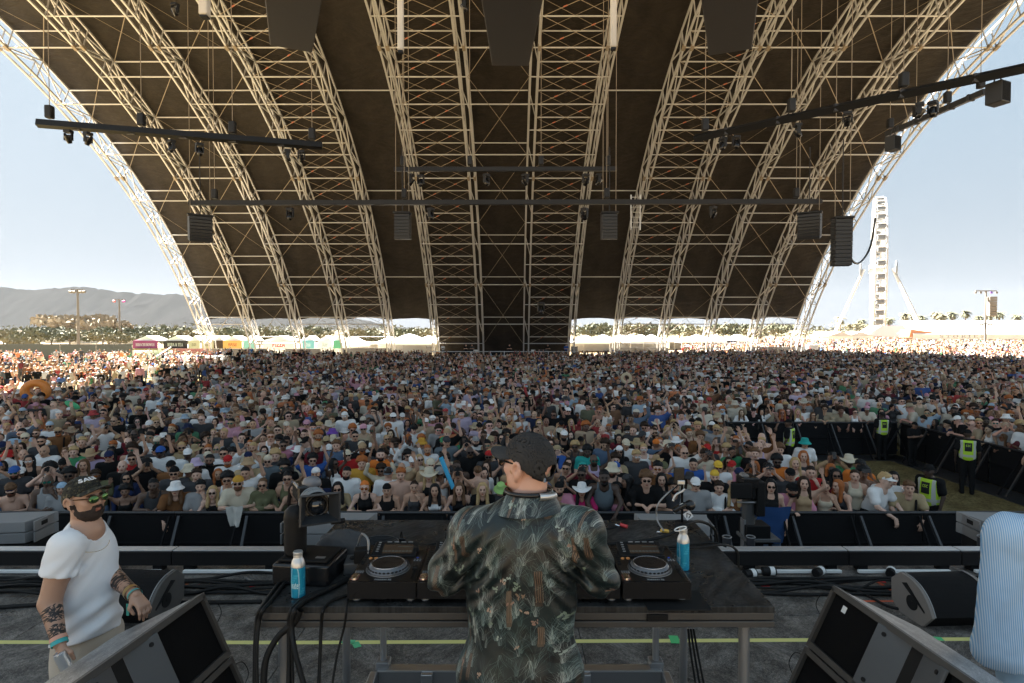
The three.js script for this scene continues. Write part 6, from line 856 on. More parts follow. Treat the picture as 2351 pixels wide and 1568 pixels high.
// moving lights
const ml = thing('moving_light', 'black moving head light', 'stage light'); part('base', rbox(0.34, 0.14, 0.3, 0.03, 0, -0.15, 0), M.rig, ml); for (const s of [-1, 1]) part('yoke', rbox(0.05, 0.36, 0.16, 0.02, s * 0.17, -0.4, 0), M.rig, ml); part('head', lathe([[0, -0.2], [0.1, -0.19], [0.13, -0.05], [0.15, 0.18], [0.12, 0.2], [0, 0.2]], 18).rotateX(0.5).translate(0, -0.52, 0), M.gloss, ml);
{ const put = (o, p, label, s = 1.4, r = 0) => { o.position.copy(p); o.scale.setScalar(s); o.rotation.y = r; o.userData = { label, category: 'stage light', group: 'moving lights hung from the bars' }; };
  [[157, 295, 22.3, 'pale backlit moving light under the left bar, outside the canopy'], [202, 300, 22.5, 'small moving light under the left bar beside the outer truss'], [394, 318, 23.2, 'moving light under the middle of the upper left bar'], [458, 325, 23.5, 'rounder moving light right of the middle of the upper left bar'], [660, 340, 24.6, 'moving light near the right end of the upper left bar'], [692, 342, 24.7, 'outermost moving light at the right end of the upper left bar'],
   [943, 396, 31, 'leftmost moving light under the short upper bar'], [966, 398, 31, 'second moving light under the short upper bar'], [1117, 396, 31, 'moving light left of centre under the short upper bar'], [1206, 396, 31, 'moving light right of centre under the short upper bar'], [1345, 396, 31, 'moving light near the right end of the short upper bar'], [1374, 396, 31, 'rightmost moving light under the short upper bar'],
   [666, 474, 30, 'square moving light under the left half of the long bar'], [989, 474, 30, 'moving light under the long bar by a left inner truss'], [1342, 474, 30, 'moving light under the long bar by a right inner truss'], [1637, 470, 30, 'square moving light under the right half of the long bar'],
   [1660, 312, 23, 'moving light near the left end of the right bar'], [1690, 308, 22.5, 'second moving light on the right bar'], [1832, 280, 21, 'moving light under the middle of the right bar'], [1946, 252, 20, 'moving light on the right half of the right bar'], [2112, 232, 19, 'moving light under the right bar near the outer truss'], [2142, 228, 19, 'outer moving light under the right bar near the canopy edge'], [1242, 690, 60, 'tiny round light hanging low at the back of the canopy'],
   [1066, -6, 24, 'dark light at the top edge near the middle'], [402, 4, 24, 'black light at the very top left']].forEach(([x, y, d, label], i) => { const c = i ? ml.clone() : ml; if (i) { c.name = numbered('moving_light'); scene.add(c); } put(c, at(x, y, d), label, 1.0 * (d > 50 ? 2 : 1) * (d < 26 ? 0.8 : 1), i * 1.3); }); }
// line arrays
function lineArray(label, x, y, d, n, w, h, curve, lean, side) { const o = thing('line_array', label, 'speaker array', at(x, y, d), lean); part('top_frame', rbox(w * 1.05, 0.09, 0.6, 0.02, 0, 0.06, 0), M.rig, o); let yy = 0, zz = 0, a = 0; for (let k = 0; k < n; k++) { const m = part('array_box', prism([[-w / 2, 0.22], [w / 2, 0.22], [w * 0.44, -0.22], [-w * 0.44, -0.22]], h * 0.94, 0.01).rotateX(-Math.PI / 2), M.arr ??= std([0.020, 0.0205, 0.022], 0.5), o); m.position.set(0, yy - h / 2, zz); m.rotation.x = a; const gl = part('grille_seam', box(w * 0.04, h * 0.8, 0.01, 0, 0, -0.235), M.barsteel, m); yy -= h * Math.cos(a); zz -= h * Math.sin(a) * -1; a += curve; } for (const s of [-1, 1]) hangWire(o, V(s * w * 0.4, 0.1, 0), 12); bar('sling', V(0, 0.1, 0), V(0, 3.5, 0), 0.05, M.rig, o, CYL); }
lineArray('black curved speaker array hung at the left end of the long bar', 460, 498, 30, 8, 1.15, 0.165, 0.055, 0.55);
lineArray('straight black speaker array in the dark bay left of centre', 924, 492, 30, 8, 0.85, 0.165, 0.01, 0.0);
lineArray('straight black speaker array in the dark bay right of centre', 1399, 492, 30, 8, 0.85, 0.165, 0.01, 0.0);
lineArray('black curved speaker array hung at the right end of the long bar', 1858, 492, 30, 8, 1.15, 0.165, 0.055, -0.55);
lineArray('tall black speaker array beside the right outer truss', 1934, 504, 25, 12, 0.76, 0.168, -0.004, -0.15);
function hungBox(label, x, y, d, s) { const o = thing('hung_speaker', label, 'speaker', at(x, y, d), 0.4); part('cabinet', rbox(0.55 * s, 0.72 * s, 0.5 * s, 0.03), M.arr, o); part('grille', rbox(0.47 * s, 0.62 * s, 0.02, 0.01, 0, 0, 0.25 * s), M.grille, o); for (const q of [-1, 1]) bar('strap', V(q * 0.26 * s, 0.3 * s, 0), V(q * 0.05, 0.75 * s, 0), 0.03, M.rig, o); }
hungBox('single pale speaker box hanging in the sky at the upper right', 2291, 215, 18.5, 0.95); hungBox('speaker box hanging beside the right outer truss below the short bar', 2050, 330, 26, 0.9);
solo('hanging_cable', tube([at(2010, 500, 30), at(2000, 560, 30), at(1975, 602, 28), at(1958, 600, 26.5), at(1946, 570, 25)], 0.05, 40, 6), M.rig, 'dark cable looping between the right outer truss and the tall speaker array', 'cable');
// overhead video blades and hanging tubes
function blade(label, a, b, w) { const o = thing('overhead_blade', label, 'hanging panel', a), d = b.clone().sub(a), L2 = d.length(); const m = part('panel', rbox(w, 0.22, L2 + 6, 0.03), std([0.05, 0.042, 0.036], 0.7), o); m.position.copy(d.clone().multiplyScalar(0.5).addScaledVector(d.clone().normalize(), -3)); m.lookAt(o.position.clone().add(m.position).add(d)); }
{ const mk = (xl0, xr0, y0, xl1, xr1, y1, W) => [at((xl0 + xr0) / 2, y0, FOCAL * W / (xr0 - xl0)), at((xl1 + xr1) / 2, y1, FOCAL * W / (xr1 - xl1))];
  let [a, b] = mk(614, 731, 0, 624, 714, 102, 1); blade('dark brown hanging panel overhead, left of three', a, b, 1); [a, b] = mk(1105, 1247, -20, 1130, 1214, 141, 1); blade('dark brown hanging panel overhead, middle of three', a, b, 1); [a, b] = mk(1617, 1735, 0, 1630, 1722, 110, 1); blade('dark brown hanging panel overhead, right of three', a, b, 1); }
for (const [x, y, w, label] of [[920, 117, 14, 'white wrapped hanging tube left of the middle panel'], [1408, 110, 14, 'white wrapped hanging tube right of the middle panel'], [1071, 27, 15, 'short end of a white tube at the top edge left of the middle'], [470, 37, 20, 'white tube end at the top left between two trusses']].filter((q) => q[0] !== 1071)) { const d = 16, o = thing('hanging_tube', label, 'hanging tube', at(x, y, d), 0, 'white hanging tubes'); part('sleeve', rbox(w / FOCAL * d, 5, w / FOCAL * d, 0.05, 0, 2.5, 0), std([0.62, 0.57, 0.50], 0.8, 0, { bumpMap: weave, bumpScale: 0.01 }), o); part('end_cap', rbox(w / FOCAL * d * 0.8, 0.06, w / FOCAL * d * 0.8, 0.01, 0, -0.03, 0), M.rig, o); }
{ const o = thing('ladder_truss', 'short pale vertical ladder truss beside the right inner speaker array', 'ladder truss', at(1459, 528, 31)), W = std([0.7, 0.69, 0.66], 0.4, 0.3); for (const s of [-0.25, 0.25]) bar('rail', V(s, 0, 0), V(s, 1.9, 0), 0.07, W, o, CYL); for (let k = 0; k < 7; k++) bar('rung', V(-0.25, 0.15 + k * 0.27, 0), V(0.25, 0.15 + k * 0.27, 0), 0.04, W, o, CYL); }
// ---------- the three people on the stage ----------
const turned = (list, m) => list.map((o) => { const q = { ...o }; for (const k of ['a', 'b', 'c']) if (q[k]) q[k] = q[k].clone().applyMatrix4(m); if (q.c) { const r = new THREE.Quaternion().setFromRotationMatrix(m).invert(); q.rot = q.rot ? q.rot.clone().multiply(r) : r; } return q; });
const looking = (pos, dir, tilt = 0) => { const m = new THREE.Matrix4(), z = dir.clone().normalize(), x = UP.clone().cross(z).normalize(), y = z.clone().cross(x); return m.makeBasis(x, y, z).multiply(new THREE.Matrix4().makeRotationX(-tilt)).setPosition(pos); };
function heroHead() {   // finer head: jaw, lips, nostrils, ears with a rim and a hollow
  const L = headPrims(1, 0).filter((o) => !(o.r && Math.abs(Math.abs(o.c.x) - 0.08) < 0.004));
  for (const s of [-1, 1]) { L.push(E(V(s * 0.083, -0.010, -0.012), [0.014, 0.038, 0.025], 0.008), { ...E(V(s * 0.098, -0.004, -0.008), [0.01, 0.022, 0.012], 0.006), cut: 1 }, E(V(s * 0.08, -0.046, -0.004), [0.01, 0.012, 0.011], 0.006), E(V(s * 0.013, -0.03, 0.094), [0.0085, 0.0075, 0.01], 0.008), E(V(s * 0.05, -0.07, 0.02), [0.018, 0.03, 0.03], 0.03), E(V(s * 0.031, 0.003, 0.08), [0.012, 0.009, 0.009], 0.004)); }
  for (const s of [-1, 1]) for (let i = 0; i < 9; i++) { const f = (k) => { const a = -1.2 + k * 0.52; return V(s * (0.090 + 0.010 * Math.max(0, -Math.cos(a)) + 0.004 * Math.sin(a)), -0.008 + 0.033 * Math.sin(a), -0.014 + 0.021 * Math.cos(a)); }; L.push(C(f(i), f(i + 1), 0.0055, 0.0055, 0.005)); }
  L.push(E(V(0, -0.061, 0.087), [0.021, 0.0045, 0.008], 0.004), E(V(0, -0.071, 0.086), [0.018, 0.005, 0.008], 0.004), C(V(0, -0.08, -0.02), V(0.0, -0.2, -0.04), 0.058, 0.064, 0.03));
  return L;
}
const remesh = (list, cell, disp, clip, grow = 0, extra = 0.03) => { const q = field(list, grow); return surface((x, y, z) => { let d = q(x, y, z); if (disp && Math.abs(d) < 0.06) d += disp(x, y, z); return clip ? Math.max(d, clip(x, y, z)) : d; }, bounds(list, extra + grow), cell); };
const white1 = (g) => { g.attributes.uv.array.fill(0.002); return g; };
const xf = (g, m) => g.applyMatrix4(m);
function crownCap(dir, opening) {   // baseball cap around a head at 0: panels, brim, button, optional strap opening behind
  const list = [E(V(0, 0.034, -0.012), [0.09, 0.102, 0.11]), E(V(0, 0.0, -0.024), [0.088, 0.085, 0.1], 0.03)], g = surface((x, y, z) => { const q = field(list)(x, y, z), seam = Math.abs(Math.sin(3 * Math.atan2(x, z + 0.012))); let d = q + 0.0016 * Math.exp(-seam * 30) + 0.0012 * nz(x * 40, y * 40, z * 40); d = Math.max(d, 0.022 + (z > 0 ? 0.28 : 0.62) * z - y); if (opening) { const e = Math.hypot(x / 0.036, (y + 0.004) / 0.026); if (z < -0.06) d = Math.max(d, (1 - e) * 0.02); } return Math.max(d, -(q + 0.006)); }, bounds(list, 0.02), 0.0055);
  return g;
}
function capBrim() { const g = new THREE.PlaneGeometry(1, 1, 24, 14), p = g.attributes.position, uv = g.attributes.uv; for (let k = 0; k < p.count; k++) { const a = (uv.getX(k) - 0.5) * 2.5, t = uv.getY(k), x = Math.sin(a) * 0.086, z0 = Math.cos(a) * 0.098 - 0.01, ext = 0.088 * Math.max(0, Math.cos(a * 0.62)) ; const z = z0 + ext * t, xx = x * (1 + 0.05 * t); p.setXYZ(k, xx, 0.046 - 0.012 * t - 2.6 * xx * xx + 0.006, z); } const top = g.toNonIndexed(), bot = top.clone().translate(0, -0.005, 0); top.computeVertexNormals(); bot.computeVertexNormals(); const edge = []; for (let i = 0; i < 24; i++) { const f = (u) => { const a = (u - 0.5) * 2.5, x = Math.sin(a) * 0.086 * 1.05, z = Math.cos(a) * 0.098 - 0.01 + 0.088 * Math.max(0, Math.cos(a * 0.62)); return V(x, 0.040 - 2.6 * x * x - 0.0025 + 0.0, z); }; edge.push(f(i / 24)); } return merge([top, bot, tube(edge, 0.0035, 40, 6)]); }
function sunglassesGeo() { const g = []; for (const s of [-1, 1]) { const l = new THREE.SphereGeometry(0.03, 14, 10).scale(0.9, 0.72, 0.22).rotateY(s * 0.22).translate(s * 0.034, 0, 0.107); g.push(l); } return merge(g); }
function templesGeo() { const g = [barGeo(V(-0.012, 0.008, 0.115), V(0.012, 0.008, 0.115), 0.006)]; for (const s of [-1, 1]) g.push(barGeo(V(s * 0.06, 0.008, 0.1), V(s * 0.079, 0.012, 0.0), 0.007, BOX, 0.004), barGeo(V(s * 0.079, 0.012, 0.0), V(s * 0.082, -0.004, -0.03), 0.006, BOX, 0.004), new THREE.TorusGeometry(0.028, 0.0035, 6, 24).scale(0.95, 0.78, 1).rotateY(s * 0.22).translate(s * 0.034, 0, 0.107)); return merge(g); }
const camo = (base, f) => tex(1024, (c, w, h) => { let sd = 3; const r = () => { sd = (sd * 16807) % 2147483647; return sd / 2147483647; }; c.fillStyle = base; c.fillRect(0, 0, w, h); f(c, w, h, r); });
const wrap9 = (c, w, h, fn) => { for (const dx of [-w, 0, w]) for (const dy of [-h, 0, h]) { c.save(); c.translate(dx, dy); fn(); c.restore(); } };
M.jacket = (() => {
  const t = camo('#12191a', (c, w, h, r) => {
    for (let i = 0; i < 60; i++) { const x = r() * w, y = r() * h, q = 40 + r() * 120, col = ['#16242688', '#1d302f77', '#06090a99', '#22302a66', '#2c3a3855'][Math.floor(r() * 5)]; wrap9(c, w, h, () => { c.fillStyle = col; c.beginPath(); c.ellipse(x, y, q, q * (0.4 + r() * 0 + 0.4), i, 0, 7); c.fill(); }); }
    for (let k = 0; k < 84; k++) { const x = r() * w, y = r() * h, n = 18 + r() * 26, up = r() < 0.8 ? -1 : 1, tone = r() < 0.5 ? [150, 166, 160] : r() < 0.6 ? [186, 190, 180] : [96, 116, 110], strokes = []; for (let i = 0; i < n; i++) strokes.push([(r() - 0.5) * 80, (r() - 0.5) * 220, 60 + r() * 150, 0.12 + r() * 0.4, 0.8 + r() * 1.6]); wrap9(c, w, h, () => { for (const [a, b, l, al, lw] of strokes) { c.strokeStyle = `rgba(${tone.join(',')},${al})`; c.lineWidth = lw; c.beginPath(); c.moveTo(x + a * 0.3, y); c.quadraticCurveTo(x + a, y + up * l * 0.5, x + b, y + up * l); c.stroke(); } }); }
    for (let k = 0; k < 6; k++) { const x = r() * w, y = r() * h, l = 130 + r() * 170, q = 12 + r() * 22, J = [...Array(10)].map(() => r() * 12); wrap9(c, w, h, () => { c.fillStyle = k % 3 ? '#3c3128dd' : '#57483add'; c.beginPath(); c.moveTo(x, y); for (let i = 0; i <= 9; i++) c.lineTo(x + q * 0.3 + J[i], y + i / 9 * l); for (let i = 9; i >= 0; i--) c.lineTo(x - q - J[9 - i], y + i / 9 * l + J[i]); c.fill(); c.strokeStyle = '#9a7c62'; c.lineWidth = 2; for (let i = 0; i < 4; i++) { c.beginPath(); c.moveTo(x - q + i * q * 0.5, y + 8); c.lineTo(x - q + i * q * 0.5 + J[i] * 0.6, y + l * 0.9); c.stroke(); } }); }
    for (let k = 0; k < 22; k++) { const x = r() * w, y = r() * h, n = 3 + Math.floor(r() * 5), P = [...Array(n)].map(() => [(r() - 0.5) * 70, (r() - 0.5) * 46, 6 + r() * 12, 4 + r() * 8, r() * 3]), col = ['#8d7060', '#75604f', '#a58a76', '#6f7d6d', '#8f9a90'][Math.floor(r() * 5)]; wrap9(c, w, h, () => { c.fillStyle = col; for (const [a, b, p, q, s] of P) { c.beginPath(); c.ellipse(x + a, y + b, p, q, s, 0, 7); c.fill(); } }); }
    for (let k = 0; k < 26; k++) { const x = r() * w, y = r() * h, a = r() * 6, l = 60 + r() * 120; wrap9(c, w, h, () => { c.strokeStyle = '#6d7f73aa'; c.lineWidth = 2; c.beginPath(); c.moveTo(x, y); c.lineTo(x + Math.cos(a) * l, y + Math.sin(a) * l); for (let i = 1; i < 5; i++) { const bx = x + Math.cos(a) * l * i / 5, by = y + Math.sin(a) * l * i / 5; c.moveTo(bx, by); c.lineTo(bx + Math.cos(a + 0.8) * l * 0.25, by + Math.sin(a + 0.8) * l * 0.25); } c.stroke(); }); }
  });
  t.repeat.set(2.0, 2.0); return new THREE.MeshPhysicalMaterial({ map: t, roughness: 0.42, bumpMap: weave, bumpScale: 0.0012, sheen: 0.5, sheenRoughness: 0.4, sheenColor: new THREE.Color(0.5, 0.55, 0.55) });
})();
const heroFace = tex(128, (c, w) => { c.fillStyle = '#fff'; c.fillRect(0, 0, w, w); c.fillStyle = '#d9a59a'; c.beginPath(); c.ellipse(64, 92, 13, 4, 0, 0, 7); c.fill(); for (const s of [-1, 1]) { c.fillStyle = '#54402f'; c.beginPath(); c.ellipse(64 + s * 20, 55, 13, 2.8, 0, 0, 7); c.fill(); } });
// --- the man at the decks, seen from behind
{
  const Z = -2.36, K = 556, P = (x, y, dz = 0) => V((x - 1175.5) / K * ((-Z - dz) / 2.36), EYE - (y - HORIZON) / K * ((-Z - dz) / 2.36), Z + dz), Y = (y) => EYE - (y - HORIZON) / K;
  const t = thing('person', 'person at the decks seen from behind in black cap and dark camouflage jacket', 'person', V(0.03, EYE - 2.26, Z)), O = t.position, loc = (v) => v.clone().sub(O);
  const head = loc(P(1211, 1068, 0.0)), hm = looking(head, V(-0.80, 0.03, -0.60), 0.04), hp = turned(heroHead(), hm);
  const nb = loc(P(1213, 1165, 0.02)), sL = loc(P(1084, 1222, 0.02)), sR = loc(P(1338, 1222, 0.02)), eL = loc(P(1022, 1325, -0.03)), eR = loc(P(1378, 1330, -0.01)), wL = loc(V(-0.17, TABLE + 0.19, -2.86)), wR = loc(V(0.23, TABLE + 0.19, -2.86));
  const skinM = new THREE.MeshPhysicalMaterial({ color: new THREE.Color(0.60, 0.34, 0.25), roughness: 0.48, map: heroFace, bumpMap: weave, bumpScale: 0.0006 });
  const hg = faceUV(surface(field(turned(heroHead(), new THREE.Matrix4())), bounds(heroHead(), 0.02), 0.005)).applyMatrix4(hm);
  const neck = white1(mesh([C(head.clone().add(V(0.02, -0.06, 0.02)), nb, 0.064, 0.072), C(nb, nb.clone().add(V(0, -0.06, 0)), 0.074, 0.078)], 0.012)), arms = [[eL, wL], [eR, wR]].map(([e, w]) => white1(mesh([C(e, w, 0.045, 0.03)], 0.014)));
  const hands = [[wL, 1], [wR, -1]].map(([w, s]) => white1(mesh(handPrims(w, V(s * 0.15, -0.35, -1), V(0, -1, 0.2), -s, 0.5, 1.02), 0.0055)));
  part('body', weld([hg, neck, ...arms, ...hands]), skinM, t);
  const cm = hm.clone(), cap = part('cap', xf(crownCap(0, true), cm), std([0.022, 0.021, 0.021], 0.85, 0, { bumpMap: weave, bumpScale: 0.0006 }), t);
  part('cap_brim', xf(capBrim(), cm), std([0.035, 0.034, 0.033], 0.85, 0, { bumpMap: weave, bumpScale: 0.001, side: THREE.DoubleSide }), cap);
  part('cap_button', xf(new THREE.SphereGeometry(0.008, 10, 6).scale(1, 0.5, 1).translate(0, 0.136, -0.012), cm), M.black, cap);
  part('cap_strap', xf(tube([V(-0.07, -0.02, -0.078), V(-0.035, -0.036, -0.102), V(0, -0.04, -0.108), V(0.035, -0.036, -0.102), V(0.07, -0.02, -0.078)], 0.0085, 24, 8).scale(1, 1, 1), cm), M.black, cap);
  part('cap_buckle', xf(rbox(0.016, 0.02, 0.008, 0.002, 0.03, -0.036, -0.109), cm), M.chrome, cap);
  part('beard', xf(remesh(headPrims(1, 0).slice(0, 3), 0.007, (x, y, z) => -0.001 + 0.0016 * nz(x * 180, y * 180, z * 180), (x, y, z) => Math.max(y + 0.042 - Math.abs(x) * 0.35, -0.02 - z), 0.0022), hm), std([0.44, 0.24, 0.13], 0.85), t);
  const sg = part('sunglasses', xf(templesGeo(), hm), M.gloss, t); part('lenses', xf(sunglassesGeo(), hm), new THREE.MeshPhysicalMaterial({ color: new THREE.Color(0.015, 0.03, 0.018), roughness: 0.06, clearcoat: 1 }), sg);
  // jacket
  const hip = loc(P(1195, 1560, 0.0)), mid = loc(P(1198, 1380, 0.0)), chest = loc(P(1208, 1255, 0.01));
  const J = [E(chest, [0.235, 0.16, 0.135]), E(mid, [0.232, 0.22, 0.145], 0.12), E(hip, [0.268, 0.22, 0.165], 0.14), E(hip.clone().add(V(0, -0.2, 0)), [0.272, 0.16, 0.165], 0.1), C(sL, sR, 0.083, 0.083, 0.06), C(sL.clone().lerp(sR, 0.2), nb.clone().add(V(-0.03, 0.0, 0)), 0.075, 0.066, 0.06), C(sR.clone().lerp(sL, 0.2), nb.clone().add(V(0.03, 0.0, 0)), 0.075, 0.066, 0.06), C(sL, eL, 0.086, 0.076, 0.05), C(eL, wL, 0.076, 0.058, 0.03), C(sR, eR, 0.086, 0.075, 0.05), C(eR, wR, 0.075, 0.058, 0.03)];
  const fold = (x, y, z) => {   // folds that run from the armpits and round the elbows, gathers at the hem
    const a = Math.abs(x - 0.02), s = x < 0 ? -1 : 1, e = s < 0 ? eL : eR, de = Math.hypot(x - e.x, y - e.y, z - e.z); let d = 0.004 * nz(x * 9, y * 7, z * 9) + 0.003 * nz(x * 22, y * 12, z * 22);
    d += 0.011 * Math.exp(-de * de / 0.02) * Math.sin((y * 62 + a * 48) + 2 * nz(x * 8, y * 8, z * 8));
    const ax = a - 0.2, ay = y - (chest.y - 0.08); d += 0.010 * Math.exp(-(ax * ax) / 0.012 - ay * ay / 0.02) * Math.sin((ay * 1.2 + ax * 1.4) * 70 + 1.5 * nz(x * 6, y * 6, 2));
    d += 0.008 * nz(x * 13 + 4, y * 3.2, z * 8) * THREE.MathUtils.smoothstep(chest.y - y, 0.02, 0.5);
    if (z > 0) d -= 0.0035 * Math.exp(-Math.pow((x - 0.012) / 0.004, 2)); const yk = Math.abs(y - (chest.y + 0.065)); if (z > 0 && a < 0.2) d += 0.0 * yk;
    const sl = Math.hypot(a - 0.205 - (y - sL.y) * -0.1); if (y > chest.y - 0.1) d -= 0.003 * Math.exp(-Math.pow(sl / 0.005, 2)); return d;
  };
  const jg = remesh(J, 0.0095, fold, (x, y, z) => Math.max(hip.y - 0.19 - y, y - nb.y - 0.035), 0, 0.04), p = jg.attributes.position, u = jg.attributes.uv;
  for (let k = 0; k < p.count; k++) u.setXY(k, p.getX(k) + p.getZ(k) * 0.8 + 0.13, p.getY(k) + Math.abs(p.getX(k)) * 0.1);
  const jk = part('jacket', jg, M.jacket, t);
  const cg = []; { const ring = (r, h, q) => [...Array(41)].map((_, i) => { const a = i / 40 * Math.PI * 1.72 + Math.PI * 0.64 - Math.PI / 2; const f = Math.cos((i / 40 - 0.5) * Math.PI); return nb.clone().add(V(-Math.cos(a) * r * 1.08 - 0.0, h + 0.012 * f, -Math.sin(a) * r * 0.92 + q)); }); const A = ring(0.085, 0.056, 0.0), B = ring(0.092, 0.058, 0.004), D = ring(0.128, -0.018, 0.016), F = ring(0.118, -0.02, 0.01), rows = [F, A, B, D, F], ps = rows.flat(), g = new THREE.BufferGeometry(), idx = []; g.setAttribute('position', new THREE.Float32BufferAttribute(ps.flatMap((v) => v.toArray()), 3)); g.setAttribute('uv', new THREE.Float32BufferAttribute(ps.flatMap((v) => [v.x + v.z * 0.8 + 0.4, v.y]), 2)); for (let r = 0; r < 4; r++) for (let i = 0; i < 40; i++) { const a = r * 41 + i; idx.push(a, a + 1, a + 42, a, a + 42, a + 41); } g.setIndex(idx); const n = g.toNonIndexed(); n.computeVertexNormals(); cg.push(n); }
  const colm = M.jacket.clone(); colm.side = THREE.DoubleSide; part('collar', merge(cg), colm, jk);
  part('trousers', mesh([-1, 1].flatMap((s) => [C(V(s * 0.1, 0.86, 0), V(s * 0.11, 0.48, 0.01), 0.11, 0.085), C(V(s * 0.11, 0.48, 0.01), V(s * 0.115, 0.1, 0.02), 0.085, 0.07), C(V(s * 0.115, 0.05, 0.05), V(s * 0.12, 0.045, -0.14), 0.05, 0.045)]).concat([E(V(0, 0.9, 0), [0.19, 0.13, 0.14], 0.06)]), 0.022), cloth('black'), t);
  const hp2 = thing('headphones', 'black and silver headphones worn round the neck above the jacket collar', 'headphones', O.clone().add(nb));
  part('band', tube([...Array(15)].map((_, i) => { const a = i / 14 * Math.PI * 1.25 - 0.35; return V(Math.cos(a) * 0.092, 0.062 + 0.006 * Math.sin(a), Math.sin(a) * 0.094); }), 0.010, 50, 8), M.gloss, hp2);
  part('silver_band', tube([V(0.04, 0.062, 0.092), V(0.08, 0.058, 0.07), V(0.105, 0.05, 0.03), V(0.104, 0.04, -0.01)], 0.014, 30, 8), M.chrome2, hp2);
  for (const s of [-1, 1]) part('ear_cup', cyl(0.038, 0.042, 0.04, 20).rotateZ(Math.PI / 2).translate(s * 0.085, 0.0, -0.06), M.gloss, hp2);
}
// --- the man in the white t-shirt
{
  const K = FOCAL / 3.36, P = (x, y, dz = 0) => { const q = (3.36 - dz) / FOCAL; return V((x - 1175.5) * q, EYE - (y - HORIZON) * q, -3.36 + dz); };
  const t = thing('person', 'person in white t-shirt, camouflage cap and beige trousers holding a drink can, left', 'person', V(P(190, 1500).x, STAGE, -3.36)), O = t.position, G = (x, y, dz) => P(x, y, dz).sub(O);
  const fw = V(0.86, 0, 0.5).normalize(), rt = V(-fw.z, 0, fw.x), at2 = (r, u, f) => rt.clone().multiplyScalar(r).addScaledVector(fw, f).setY(u);
  const head = G(190, 1147, 0.02), hm = looking(head, V(0.955, 0.09, 0.26), 0.04), sR = G(143, 1258, 0.17), sL = G(204, 1250, -0.15), nb = G(192, 1222, 0.02);
  const eR = G(103, 1390, 0.22), wR = G(124, 1484, 0.30), eL = G(243, 1320, -0.12), wL = G(301, 1373, 0.06);
  const inkT = tex(512, (c, w) => { c.fillStyle = '#fff'; c.fillRect(0, 0, w, w); let sd = 11; const r = () => { sd = (sd * 16807) % 2147483647; return sd / 2147483647; }; const blob = (x, y, q, n) => { for (let i = 0; i < n; i++) { const a = r() * 7, d = Math.sqrt(r()) * q; c.fillStyle = `rgba(34,40,48,${0.45 + r() * 0.45})`; c.beginPath(); c.ellipse(x + Math.cos(a) * d * 0.7, y + Math.sin(a) * d, 3 + r() * 9, 2 + r() * 5, r() * 3, 0, 7); c.fill(); } c.strokeStyle = '#2b3138'; c.lineWidth = 3; for (let i = 0; i < 14; i++) { const a = r() * 7; c.beginPath(); c.moveTo(x, y); c.quadraticCurveTo(x + Math.cos(a) * q * 0.5, y + Math.sin(a + 0.8) * q * 0.5, x + Math.cos(a) * q * 0.8, y + Math.sin(a) * q); c.stroke(); } }; blob(150, 150, 60, 60); blob(150, 300, 84, 190); blob(370, 200, 74, 130); blob(370, 360, 60, 80); blob(250, 230, 60, 70); });
  const skinM = new THREE.MeshPhysicalMaterial({ color: new THREE.Color(0.45, 0.26, 0.175), roughness: 0.46, map: heroFace, bumpMap: weave, bumpScale: 0.0006 }), inkM = new THREE.MeshPhysicalMaterial({ color: new THREE.Color(0.45, 0.26, 0.175), roughness: 0.46, map: inkT });
  const hg = faceUV(surface(field(heroHead()), bounds(heroHead(), 0.02), 0.005)).applyMatrix4(hm);
  const torso = [E(at2(0, nb.y - 0.20, -0.005), [0.155, 0.24, 0.098], 0.05, new THREE.Quaternion().setFromAxisAngle(UP, -Math.atan2(fw.x, fw.z))), E(at2(0, 0.98, 0.0), [0.138, 0.2, 0.095], 0.12, new THREE.Quaternion().setFromAxisAngle(UP, -Math.atan2(fw.x, fw.z))), C(sR, sL, 0.064, 0.06, 0.06), C(sR.clone().lerp(sL, 0.3), nb.clone().add(V(0, 0.01, 0)), 0.06, 0.058, 0.06), C(sL.clone().lerp(sR, 0.3), nb.clone().add(V(0, 0.01, 0)), 0.06, 0.058, 0.06)];
  const body = white1(mesh([...torso, C(head.clone().add(V(-0.01, -0.07, -0.005)), nb, 0.064, 0.074, 0.04), C(sR, eR, 0.068, 0.054, 0.05), C(sL, eL, 0.066, 0.052, 0.05), C(eR, wR, 0.052, 0.034, 0.02), C(eL, wL, 0.052, 0.033, 0.02)], 0.011));
  const hR = white1(mesh(handPrims(wR.clone().add(V(0.005, -0.01, 0)), V(0.22, -0.9, 0.25), V(0.5, 0.1, -0.8), 1, 0.75, 1.05), 0.005)), hL = white1(mesh(handPrims(wL.clone(), V(0.75, -0.55, 0.3), V(-0.4, -0.8, -0.2), -1, 0.7, 1.0), 0.005));
  part('body', weld([hg, body, hR, hL]), skinM, t);
  // tattooed skin of the forearms: a thin print on the limb
  for (const [a, b, r0, r1, su] of [[sL.clone().lerp(eL, 0.72), wL.clone().lerp(eL, 0.14), 0.0575, 0.037, 0], [sR.clone().lerp(eR, 0.98), wR.clone().lerp(eR, 0.2), 0.0545, 0.038, 0.42]]) {
    const list = su ? [C(a, b, r0, r1)] : [C(a, eL, 0.0545, 0.0535), C(eL, b, 0.0535, r1, 0.02)], g = remesh(list, 0.008, null, null, 0.0005), p = g.attributes.position, u = g.attributes.uv, ax = b.clone().sub(a), len = ax.length(); ax.normalize(); const q = V();
    for (let k = 0; k < p.count; k++) { q.fromBufferAttribute(p, k).sub(a); const v = q.dot(ax) / len; q.addScaledVector(ax, -v * len); const side = q.dot(V(0.3, 0.2, 0.9).normalize()); u.setXY(k, 0.29 + su + q.dot(V(0.7, -0.6, 0)) * 3.4 * (side > 0 ? 1 : 1) + (side < 0 ? 0.01 : 0), 1 - (0.12 + v * 0.62)); }
    part('tattooed_forearm', g, inkM, t);
  }
